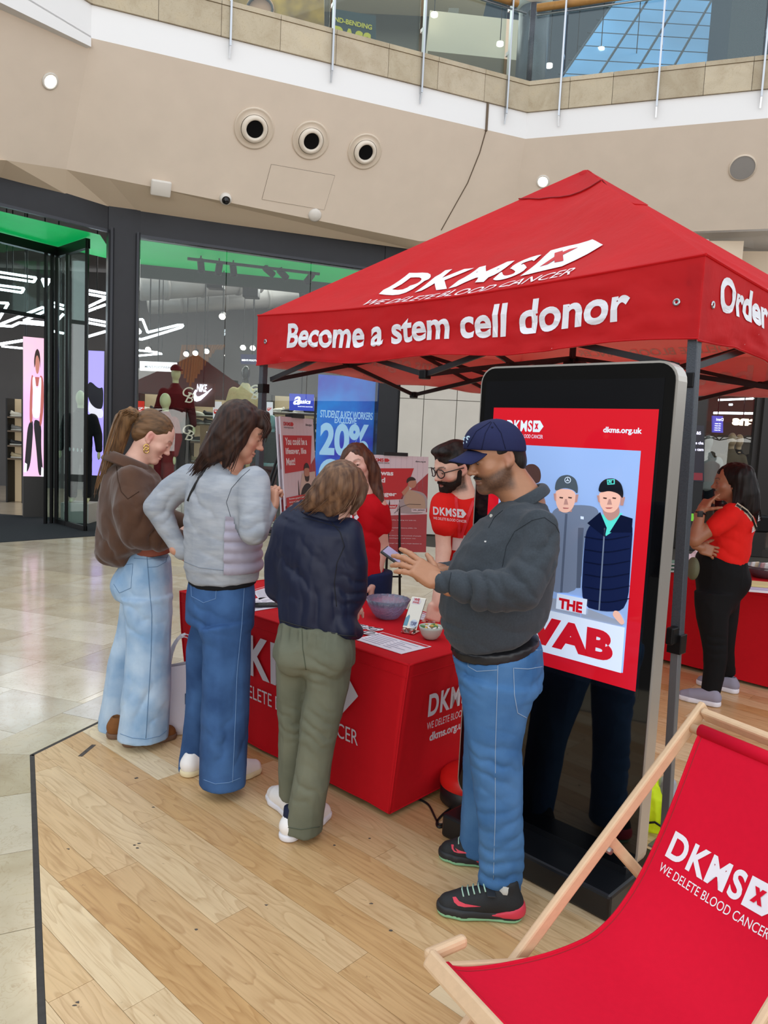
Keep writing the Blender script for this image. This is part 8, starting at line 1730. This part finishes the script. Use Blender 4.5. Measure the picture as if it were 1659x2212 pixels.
for q, dy in ((0, -.05), (6, .02), (-4, -.09)): s.chain([A(731, 1044+q, dy), A(710, 1060+q, dy), A(687, 1078+q, dy-.01), A(664, 1096+q*.4, dy-.02)], [.072, .062, .044, .016], .05)
s.chain([A(750, 1030, -.09), A(748, 1060, -.10), A(734, 1092, -.10), A(714, 1108, -.10)], [.040, .042, .036, .016], .04); s.chain([T(.072, .03, .05), T(.078, .045, -.01), T(.07, .05, -.06)], [.024, .02, .01], .02)
hm = hair_mesh('hair', s, HR3, p3, flow=A(748, 1005)-A(665, 1090), amp=.005, fine=60)
locks('hair_strands', [[A(746+q*.6, 1006+abs(q)*.4, -.07), A(720+q, 1036, -.11), A(694+q, 1068, -.12), A(658+q*.8, 1100, -.10)] for q in (-16, -6, 4, 14, 24)]+[[A(768, 1026, -.08), A(764, 1062, -.11), A(746, 1096, -.12), A(726, 1112, -.11)]], 90, .0028, HR3, hm, .012, 5)
NVJ = mat('navy_nylon', '191f36', .5, spec=.3, noise=.1, nscale=10, bump=.10, bscale=30, bdist=.006)
s = Sdf(A(560, 1395)+V(-.1, -.3, -.06), A(810, 1075)+V(.1, .5, .08), .0075)
s.loft(pxs(Y, [(704, 1108, 30, .085), (695, 1122, 44, .14), (688, 1148, 60, .17), (685, 1210, 64, .172), (685, 1280, 66, .17), (685, 1330, 66, .168), (685, 1352, 62, .162)]), nrm(f+V(0, 0, .12)), .05, .2)
s.cap(A(745, 1362, -.09), A(770, 1366, -.03), .04, .035, .05)
s.chain([A(752, 1152, -.05), A(764, 1215, -.05), A(763, 1285, -.03), A(752, 1318, .14)], [.062, .061, .058, .042], .045); s.chain([A(620, 1146, .05), A(602, 1205, .08), A(599, 1270, .1), A(620, 1292, .3)], [.062, .057, .053, .042], .045)
jk = shape('windbreaker', s, NVJ, p3, 2, wr=dict(amp=.006, s=6.5, zones=[(A(775, 1290, -.15), .13, V(.3, 0, 1), .05, .012), (A(685, 1345, -.2), .25, V(1, 0, .3), .06, .008), (A(630, 1230, -.1), .16, V(.6, 0, .8), .1, .009), (A(740, 1200, -.2), .16, V(.9, 0, .4), .09, .008)])); bv = surf(jk); NSE = mat('navy_seam_dark', '0e111b', .7)
seam('sleeve_seam', [(716, 1128), (735, 1150), (744, 1180), (728, 1215), (722, 1260), (727, 1310)], bv, .0018, NSE, jk); seam('yoke_seam', [(655, 1118), (700, 1130), (735, 1140)], bv, .0014, NSE, jk); seam('hem_drawcord', [(600, 1338), (640, 1350), (690, 1362), (740, 1372), (770, 1374)], bv, .003, NSE, jk)
s = sdf_for([A(700, 1092)], .2, .006); s.loft([(A(700, 1078), .078, .07), (A(698, 1098), .086, .08), (A(694, 1114), .098, .092)], nrm(f+V(0, 0, .3)), .02, .2); s.cap(A(728, 1050, .05), A(704, 1098, .03), .052, .058, .006, 'sub'); co = shape('stand_collar', s, NVJ, p3, 1, wr=dict(amp=.003, s=12)); q = onto(surf(co), 679, 1085, .002)
if q is not None: MB().box(q, (.022, .004, .012), V(.95, .1, -.2), V(.1, -1, 0)).build('collar_tab', mat('silver_tab', '7d8aa8', .4), co)
OLV = mat('olive_linen', '6f7160', .85, col2='5f6253', nscale=4, bump=.25, bscale=260)
s = Sdf(A(575, 1800)+V(-.08, -.28, -.04), A(790, 1335)+V(.1, .42, .05), .008)
s.loft(pxs(Y, [(683, 1345, 70, .155), (680, 1385, 78, .165), (678, 1420, 80, .172)]), f, .04, .1); s.ell(A(640, 1415, -.045), (.085, .10, .09), k=.04); s.ell(A(716, 1412, -.085), (.085, .10, .09), k=.04)
s.loft([(A(707, 1430, -.05), .092, .11), (A(706, 1480, -.05), .086, .10), (A(692, 1552, -.06), .083, .09), (A(680, 1641, -.06), .076, .084), (A(664, 1733, -.06), .078, .086), (A(656, 1792, -.06), .08, .088)], f, .025, .06); s.loft([(A(645, 1430, .05), .092, .11), (A(640, 1490, .06), .08, .095), (A(637, 1580, .07), .068, .08), (A(634, 1716, .1), .062, .074)], f, .02, .08)
tr = shape('trousers', s, OLV, p3, 2, wr=dict(amp=.007, s=8, aniso=(1, 1, .5), zones=[(A(680, 1465, -.2), .13, V(.3, 0, 1), .05, .008), (A(680, 1590, -.2), .16, V(.5, 0, 1), .05, .009), (A(660, 1720, -.2), .15, V(.6, 0, .8), .06, .009), (A(640, 1560, 0), .12, V(.4, 0, 1), .045, .008)]), post=lambda P: P+np.stack([.004*np.sin(P[:, 0]*170)*np.clip(1-np.abs(P[:, 2]-A(680, 1358)[2])/.045, 0, 1)]*2+[0*P[:, 0]], 1)); bv = surf(tr)
seam('centre_seam', [(652, 1350), (654, 1400), (661, 1446)], bv, .0016, mat('olive_seam', '4f5546', .9), tr); seam('hem_stitch', [(617, 1786), (650, 1792), (690, 1786)], bv, .0016, mat('olive_seam', '4f5546', .9), tr)
WSO = mat('white_rubber', 'dcdbe0', .55); u, P = shoe(p3, G(606, 1822), G(712, 1758), WLE, WSO, .085, .048, .03); laces(u, P, WLE, 4); MB().tube([P(.2, .07), P(.2, .13)], [.037, .034], 14).build('sock', mat('navy_sock', '20253a', .9), u, True)
u, P = shoe(p3, G(640, 1772), G(584, 1722), WLE, WSO, .085, .048, .03); laces(u, P, WLE, 4, .5, .72, .098, .07); 
# ------------------------------------------------------------------ smiling volunteer behind the table
Y = 4.52; f = nrm(V(-.45, -.89, 0)); Qh = turn(-106, -4, -14); hc = A(772, 1003); g = A(790, 1300)
p4 = thing('person', 'smiling long haired woman in red T-shirt behind the stall table', 'person', V(g[0], Y, 0))
J = dict(head=hc, Q=Qh, k=1.0, f=f, neck=A(784, 1062), chest=A(782, 1120), pelvis=A(795, 1240), eyes=.45, shl=A(818, 1092, -.03), ell=A(826, 1182, .0), wrl=A(808, 1262, -.08), shr=A(745, 1085, -.12), elr=A(735, 1170, -.2), wrr=A(740, 1230, -.3), hipl=A(812, 1260, 0), knl=A(812, 1400, 0), anl=A(810, 1545, 0), hipr=A(780, 1260, 0), knr=A(775, 1400, -.05), anr=A(775, 1550, 0))
J['handl'] = (J['wrl'], V(-.12, -.25, -.95), V(-.9, .3, 0), False, (35, 38, 40, 42)); J['handr'] = (J['wrr'], V(.2, -.6, -.5), V(.8, .3, 0), True)
o, T = body(p4, J, head_paint(hc, Qh, 1, 'e0b4a2', 'c4686a', '6a4c3c', blush=.3), None, hands_fine=(A(802, 1280),)); eyeballs(p4, T, Qh, 1, gaze=(0, 1, -.1))
HR4 = hairmat('auburn_brown_hair', '3f2620', '63402f', (60, 60, 5))
s = sdf_for([hc, A(825, 1080)], .2, .0065); s.ell(T(0, -.016, .042), (.086, .104, .09), Qh); s.ell(T(0, .115, -.04), (.073, .078, .124), Qh, .012, 'sub')
s.chain([T(-.075, .0, .02), T(-.092, -.01, -.06), A(810, 1045, .0), A(818, 1070, -.03), A(826, 1088, -.06)], [.036, .04, .042, .034, .012], .04); s.chain([T(.075, .0, .02), T(.09, -.01, -.06), T(.1, -.02, -.14), T(.1, -.03, -.2)], [.034, .038, .036, .016], .04); s.chain([T(0, -.07, 0), T(0, -.08, -.12)], [.07, .06], .04)
hm = hair_mesh('hair', s, HR4, p4, amp=.005, fine=60); MB().tube([T(-.079+.0, .004, -.05)+V(.01*math.cos(a), 0, .011*math.sin(a)) for a in np.linspace(0, 6.28, 14)], .003, 6).build('hoop_earring', GOLD, p4, True)
TEE = mat('red_cotton_tee', 'c8131f', .85, noise=.04, nscale=40, bump=.1, bscale=400); TEEB = mat('bright_red_cotton', 'd81f1a', .85, noise=.04, nscale=40, bump=.1, bscale=400)
def tee(par, secs, ff, sl, m, wr, res=.0085, neckcut=None):
    pts = [q[0] for q in secs]+[p for c_ in sl for p, r in c_]; s = sdf_for(pts, .24, res); s.loft(secs, ff, .05, .2)
    for c_ in sl: s.chain([p for p, r in c_], [r for p, r in c_], .05); 
    for c_ in sl: d = c_[-1][0]-c_[-2][0]; s.plane_cut  # sleeves end round the arm
    if neckcut: s.cap(*neckcut, .006, 'sub')
    return shape('t_shirt', s, m, par, 2, wr=wr)
te = tee(p4, [(A(785, 1063), .07, .06), (A(784, 1077), .12, .085), (A(782, 1096), .145, .105), (A(779, 1140), .128, .115), (A(781, 1190), .122, .115), (A(785, 1238), .13, .12)], f, [[(A(812, 1090, -.02), .06), (A(823, 1112, -.01), .06), (A(828, 1136, 0), .056)], [(A(748, 1086, -.1), .062), (A(738, 1120, -.14), .06)]], TEE, dict(amp=.006, s=7, zones=[(A(815, 1160, -.1), .2, V(.5, 0, .8), .08, .008)])); bv = surf(te)
q = onto(bv, 762, 1124, .004)
if q is not None: logo(te, flat(q+V(-.15, 0, -.02), V(1, -.35, 0), V(0, 0, 1), nrm(V(-.3, -1, 0)), .012), .20, WHT, TEE)
s = sdf_for([A(790, 1240), A(790, 1545)], .24, .011); 
for x, dx in ((812, 0), (780, 0)): s.loft([(A(x, 1235), .1, .12), (A(x, 1400), .075, .085), (A(x, 1545), .065, .07)], f, .03, .1)
shape('jeans', s, denim('indigo_denim', '1f2c4e', '263560'), p4); 
for x in (812, 780): h = G(x, 1556); shoe(p4, h+V(.05, .12, 0), h+V(-.08, -.14, 0), WLE, WSO)
MB().tube([A(786, 1066, -.09), A(770, 1100, -.16), A(762, 1135, -.18)], .006, 5).build('lanyard', TEE, p4)
# ------------------------------------------------------------------ bearded volunteer with glasses leaning on the table
Y = 3.98; f = nrm(V(-.60, -.80, 0)); Qh = turn(-153, -19, 5); hc = A(979, 1009); g = A(1030, 1420); k = 1.04
p5 = thing('person', 'bearded man in glasses and red T-shirt leaning on the table', 'person', V(g[0], 4.25, 0))
J = dict(head=hc, Q=Qh, k=k, fem=False, f=f, neck=A(1000, 1072, .02), chest=A(1008, 1150, .1), pelvis=A(1022, 1280, .3), eyes=.5, nose=1.05, shr=A(955, 1090, -.02), elr=A(958, 1190, -.06), wrr=A(945, 1300, -.15), shl=A(1050, 1095, .15), ell=A(1062, 1190, .1), wrl=A(1050, 1280, .0), hipr=A(1005, 1300, .35), knr=A(1000, 1420, .33), anr=A(1000, 1575, .4), hipl=A(1045, 1300, .4), knl=A(1045, 1430, .38), anl=A(1045, 1575, .45))
J['handr'] = (A(944, 1303, -.15), V(-.22, -.25, -.92), V(-.3, .3, -.5), True, (24, 26, 30, 34), 1.05); J['handl'] = (J['wrl'], V(-.2, -.4, -.85), V(-.5, .3, -.4), False)
o, T = body(p5, J, head_paint(hc, Qh, k, 'e0b09a', 'b56a62', '1d1613', .9, '231a16', .2, 1.15), None, hands_fine=(A(938, 1325, -.2),)); eyeballs(p5, T, Qh, k, gaze=(0, 1, -.3))
HR5 = hairmat('short_black_hair', '14100f', '2f2622', (50, 50, 30))
s = sdf_for([hc], .19, .0055); s.ell(T(0, -.018, .046), np.array([.083, .103, .09])*k, Qh); s.ell(T(0, -.07, -.02), np.array([.066, .045, .06])*k, Qh, .02); s.ell(T(0, .115, -.035), np.array([.10, .066, .105])*k, Qh, .012, 'sub'); s.cap(T(-.13, .0, -.015), T(.13, .0, -.015), .034, .034, .006, 'sub'); s.ell(T(.0, .052, .104), np.array([.062, .045, .026])*k, Qh, .03); s.plane_cut(T(0, 0, -.07), -Qh[:, 2]); hm = hair_mesh('hair', s, HR5, p5, flow=Qh[:, 1], amp=.006, fine=45)
s = sdf_for([hc], .19, .005); s.ell(T(0, .030, -.066), np.array([.064, .062, .060])*k, Qh); s.ell(T(0, .074, -.105), np.array([.034, .026, .03])*k, Qh, .02)
for sg in (-1, 1): s.cap(T(sg*.028, .088, -.058), T(0, .1005, -.0525), .007, .0085, .005); s.cap(T(sg*.072, .008, -.01), T(sg*.062, .02, -.06), .012, .016, .015)
s.ell(T(0, .10, -.068), np.array([.0215, .03, .0085])*k, Qh, .004, 'sub'); s.ell(T(0, .115, -.01), np.array([.052, .055, .044])*k, Qh, .012, 'sub'); s.plane_cut(T(0, .0, .0), Qh[:, 2]); hair_mesh('beard', s, mat('short_black_beard', '241b18', .75, noise=.35, nscale=260, bump=.6, bscale=420), p5, amp=.003, fine=160)
FRM = mat('tortoise_frame', '221a18', .3); gl = MB()
for sg in (-1, 1): gl.tube([T(sg*.034+.026*math.cos(a), .104-.010*abs(math.cos(a)*sg+.3)*0-.012*(math.cos(a)*sg > .4)*math.cos(a)*sg, .002+.023*math.sin(a)) for a in np.linspace(0, 2*np.pi, 22)], .0032, 6); gl.tube([T(sg*.060, .092, .008), T(sg*.078, .03, .008), T(sg*.080, -.012, .004)], .003, 6)
gl.tube([T(-.009, .106, .006), T(0, .110, .009), T(.009, .106, .006)], .003, 6); sp_ = tag(gl.build('spectacles', FRM, None, True), 'round dark tortoiseshell glasses worn by the bearded man', 'glasses')
for sg in (-1, 1): mk('lens', [T(sg*.034+.025*math.cos(a), .103, .002+.022*math.sin(a)) for a in np.linspace(0, 2*np.pi, 19)[:-1]], [tuple(range(18))], glass_mat('lens_glass', (.95, .97, 1), 1.0), sp_)
te = tee(p5, [(A(1000, 1072, .02), .085, .075), (A(1002, 1086, .03), .15, .10), (A(1004, 1110, .05), .205, .125), (A(1010, 1170, .12), .195, .13), (A(1018, 1240, .22), .18, .125), (A(1022, 1280, .28), .18, .125)], f, [[(A(960, 1092, -.01), .078), (A(957, 1112, -.03), .074), (A(958, 1134, -.05), .066)], [(A(1045, 1095, .14), .078), (A(1060, 1150, .12), .07)]], TEEB, dict(amp=.007, s=7, zones=[(A(1000, 1200, 0), .2, V(.6, 0, .7), .08, .01)])); bv = surf(te)
q = onto(bv, 978, 1118, .006)
if q is not None: logo(te, flat(q+V(-.095, .02, -.015), nrm(V(.85, -.52, 0)), nrm(V(-.1, -.2, 1)), nrm(V(-.5, -.85, 0)), .014), .19, WHT, TEEB)
LAN = mat('lanyard_red', 'd8232f', .6)
for a_, b_ in (((1030, 1062), (997, 1160)), ((983, 1076), (993, 1160))):
    pts = [onto(bv, a_[0]+(b_[0]-a_[0])*u, a_[1]+(b_[1]-a_[1])*u, .006) for u in np.linspace(0, 1, 10)]; pts = [p for p in pts if p is not None]
    if len(pts) > 3:
        m = MB()
        for p_, q_ in zip(pts[:-1], pts[1:]): m.box((p_+q_)/2, (float(np.linalg.norm(q_-p_))*1.15, .018, .002), nrm(q_-p_), np.cross(nrm(q_-p_), V(-.5, -.85, 0)))
        m.build('lanyard', LAN, p5)
q = onto(bv, 993, 1168, .008)
if q is not None: MB().box(q, (.075, .003, .10), nrm(V(.85, -.5, 0)), nrm(V(.5, .85, 0)), bev=.001).build('badge_holder', mat('clear_badge', 'd9c9c6', .2), p5)
s = sdf_for([A(1020, 1280, .35), A(1020, 1575, .4)], .26, .012)
for x, dy in ((1003, .34), (1046, .4)): s.loft([(A(x, 1275, dy), .11, .13), (A(x, 1420, dy), .085, .095), (A(x, 1575, dy+.05), .07, .08)], f, .03, .1)
shape('jeans', s, denim('indigo_denim', '1f2c4e', '263560'), p5)
for x in (1003, 1046): h = A(x, 1580, .43); h[2] = 0; shoe(p5, h+V(.06, .10, 0), h+V(-.10, -.15, 0), mat('black_shoe', '1b1b1d', .5), WSO)
# ------------------------------------------------------------------ volunteer in profile at the right
Y = 4.95; f = nrm(V(-.88, .47, 0)); Qh = turn(166, -2); hc = A(1578, 1043); g = A(1525, 1510)
p7 = thing('person', 'woman in red T-shirt and black trousers, hand to mouth, near second table', 'person', V(g[0], Y, 0))
J = dict(head=hc, Q=Qh, k=1.0, f=f, neck=A(1598, 1092), chest=A(1585, 1140), pelvis=A(1560, 1235), eyes=.7, nose=1.05, arm=1.08, shl=A(1582, 1108, -.15), ell=A(1500, 1166, -.2), wrl=A(1514, 1106, -.16), shr=A(1590, 1108, .16), elr=A(1545, 1180, .15), wrr=A(1510, 1182, -.12), hipl=A(1556, 1260, -.09), knl=A(1545, 1390, -.1), anl=A(1536, 1500, -.1), hipr=A(1565, 1260, .09), knr=A(1566, 1390, .12), anr=A(1570, 1462, .22))
J['handl'] = (A(1514, 1103, -.16), V(.55, .18, .80), V(.75, .3, -.3), False, (10, 30, 48, 55), .95, .06, (.5, .8, .3), 10); J['handr'] = (A(1512, 1182, -.15), V(.88, -.05, -.25), V(0, .9, -.2), True, (22, 26, 30, 30), .95, .14)
o, T = body(p7, J, head_paint(hc, Qh, 1, '9a674c', '8a4d45', '17100e', blush=.05), None, hands_fine=(A(1530, 1075, -.1), A(1535, 1185, -.15))); eyeballs(p7, T, Qh, 1, gaze=(0, 1, 0))
HR7 = hairmat('long_black_hair', '0f0c0c', '211a1a', (60, 60, 5))
s = sdf_for([hc, A(1640, 1115)], .18, .0065); s.ell(T(0, -.022, .042), (.086, .108, .092), Qh); s.ell(T(0, .112, -.05), (.11, .066, .118), Qh, .012, 'sub'); s.cap(T(-.13, .0, -.012), T(.13, .0, -.012), .028, .028, .006, 'sub')
for dy in (-.06, .05): s.chain([A(1603, 1030, dy), A(1612, 1065, dy), A(1616, 1095, dy), A(1630, 1118, dy)], [.075, .08, .07, .025], .05)
s.chain([A(1600, 1062, -.08), A(1592, 1085, -.09), A(1582, 1094, -.09)], [.04, .03, .012], .03); hm = hair_mesh('hair', s, HR7, p7, amp=.006, fine=55); locks('hair_strands', [[A(1605, 1010, -.08), A(1622, 1055, -.1), A(1628+q, 1100, -.09), A(1632+q, 1128, -.08)] for q in (-20, -10, 0, 8)], 40, .003, HR7, hm, .014, 9)
MB().tube([A(1614, 1012, .0), A(1622, 1020, -.03), A(1620, 1028, -.05)], .012, 8).build('hair_clip', BLACKM, p7, True)
te = tee(p7, [(A(1600, 1094), .075, .065), (A(1597, 1104), .13, .09), (A(1592, 1122), .18, .12), (A(1580, 1150), .175, .135), (A(1568, 1185), .17, .15), (A(1559, 1208), .168, .155)], f, [[(A(1580, 1110, -.14), .072), (A(1562, 1124, -.17), .07), (A(1546, 1138, -.19), .062)], [(A(1590, 1110, .15), .07), (A(1568, 1145, .16), .06)]], TEEB, dict(amp=.006, s=7, zones=[(A(1565, 1190, -.2), .2, V(.4, 0, 1), .08, .009)])); bv = surf(te)
for s_, x, y, w_ in (('Be a', 1627, 1126, .10), ('Lifesaver', 1614, 1150, .16)):
    q = onto(bv, x, y, .006)
    if q is not None: letters('lettering', s_, WHT, te, flat(q, nrm(V(.55, .83, 0)), V(0, 0, 1), nrm(V(.83, -.55, 0)), .022), w=w_, h=.04, bold=.03)
s = sdf_for([A(1560, 1210), A(1535, 1500)], .26, .0085); s.loft(pxs(Y, [(1557, 1203, 52, .165), (1558, 1240, 53, .172), (1551, 1290, 44, .165), (1543, 1315, 34, .15)]), f, .06, .5); s.ell(A(1588, 1256), (.08, .12, .09), k=.06)
s.loft([(A(1540, 1280, -.08), .095, .115), (A(1538, 1330, -.09), .085, .10), (A(1543, 1385, -.1), .07, .078), (A(1544, 1440, -.1), .062, .07), (A(1535, 1494, -.1), .055, .06)], f, .03, .1); s.loft([(A(1562, 1280, .08), .095, .11), (A(1563, 1385, .12), .068, .075), (A(1570, 1455, .22), .052, .056)], f, .03, .1)
shape('trousers', s, mat('black_stretch_cotton', '121214', .85), p7, 2, wr=dict(amp=.005, s=8, zones=[(A(1545, 1400, -.2), .15, V(0, 0, 1), .06, .006)]))
GRS = mat('lavender_grey_knit', '8f8c9c', .8, bump=.2, bscale=300); WFO = mat('white_foam_sole', 'dedde4', .6)
u, P = shoe(p7, G(1558, 1528), G(1462, 1508), GRS, WFO, .09, .048, .036); laces(u, P, mat('dark_grey_lace', '3b3a42', .8), 4, .46, .68); u, P = shoe(p7, G(1598, 1500), G(1502, 1476), GRS, WFO, .09, .048, .036)
for i, (p_, q_) in enumerate(((J['anl'], .10),)): MB().tube([J['anl']-V(0, 0, .02), J['anl']-V(0, 0, .06)], .036, 14).build('ankle', mat('bare_ankle', '9a674c', .5), p7, True)
w_ = A(1514, 1103, -.16); ax_ = nrm(w_-J['ell']); t = thing('smart_watch', 'black square smart watch on the wrist of the right volunteer', 'watch', w_-ax_*.02); F3 = frame3(ax_); MB().tube([w_-ax_*.02+(F3[:, 0]*math.cos(a)+F3[:, 2]*math.sin(a))*.0305 for a in np.linspace(0, 6.28, 22)], .007, 6).build('strap', BLACKM, t, True); MB().box(w_-ax_*.02+V(-.012, -.030, 0), (.036, .012, .04), V(1, -.1, 0), V(.1, 1, 0), bev=.005).build('case', mat('watch_glass', '1b1416', .12), t)
STB = mat('cream_webbing', 'b9ac96', .8)
pts = [onto(bv, x, y, .005) for x, y in ((1590, 1092), (1600, 1099), (1612, 1108), (1622, 1120), (1630, 1140), (1634, 1158))]; pts = [p for p in pts if p is not None]
if len(pts) > 2:
    t = thing('cross_body_bag', 'cream and black striped bag strap with olive pouch, right volunteer', 'bag', A(1500, 1225, -.2)); m = MB(); m2 = MB()
    for p_, q_ in zip(pts[:-1], pts[1:]): d_ = nrm(q_-p_); n_ = nrm(np.cross(d_, V(.5, -.85, 0))); m.box((p_+q_)/2, (float(np.linalg.norm(q_-p_))*1.15, .036, .003), d_, n_); m2.box((p_+q_)/2+V(.004, -.005, 0)*.6, (float(np.linalg.norm(q_-p_))*1.15, .014, .003), d_, n_)
    m.build('strap', STB, t); m2.build('strap_stripe', BLACKM, t); c = A(1497, 1228, -.16); s = sdf_for([c], .12, .007); s.ell(c, (.035, .06, .075), k=.02); shape('pouch', s, mat('olive_pouch', '5a5c44', .7), t)
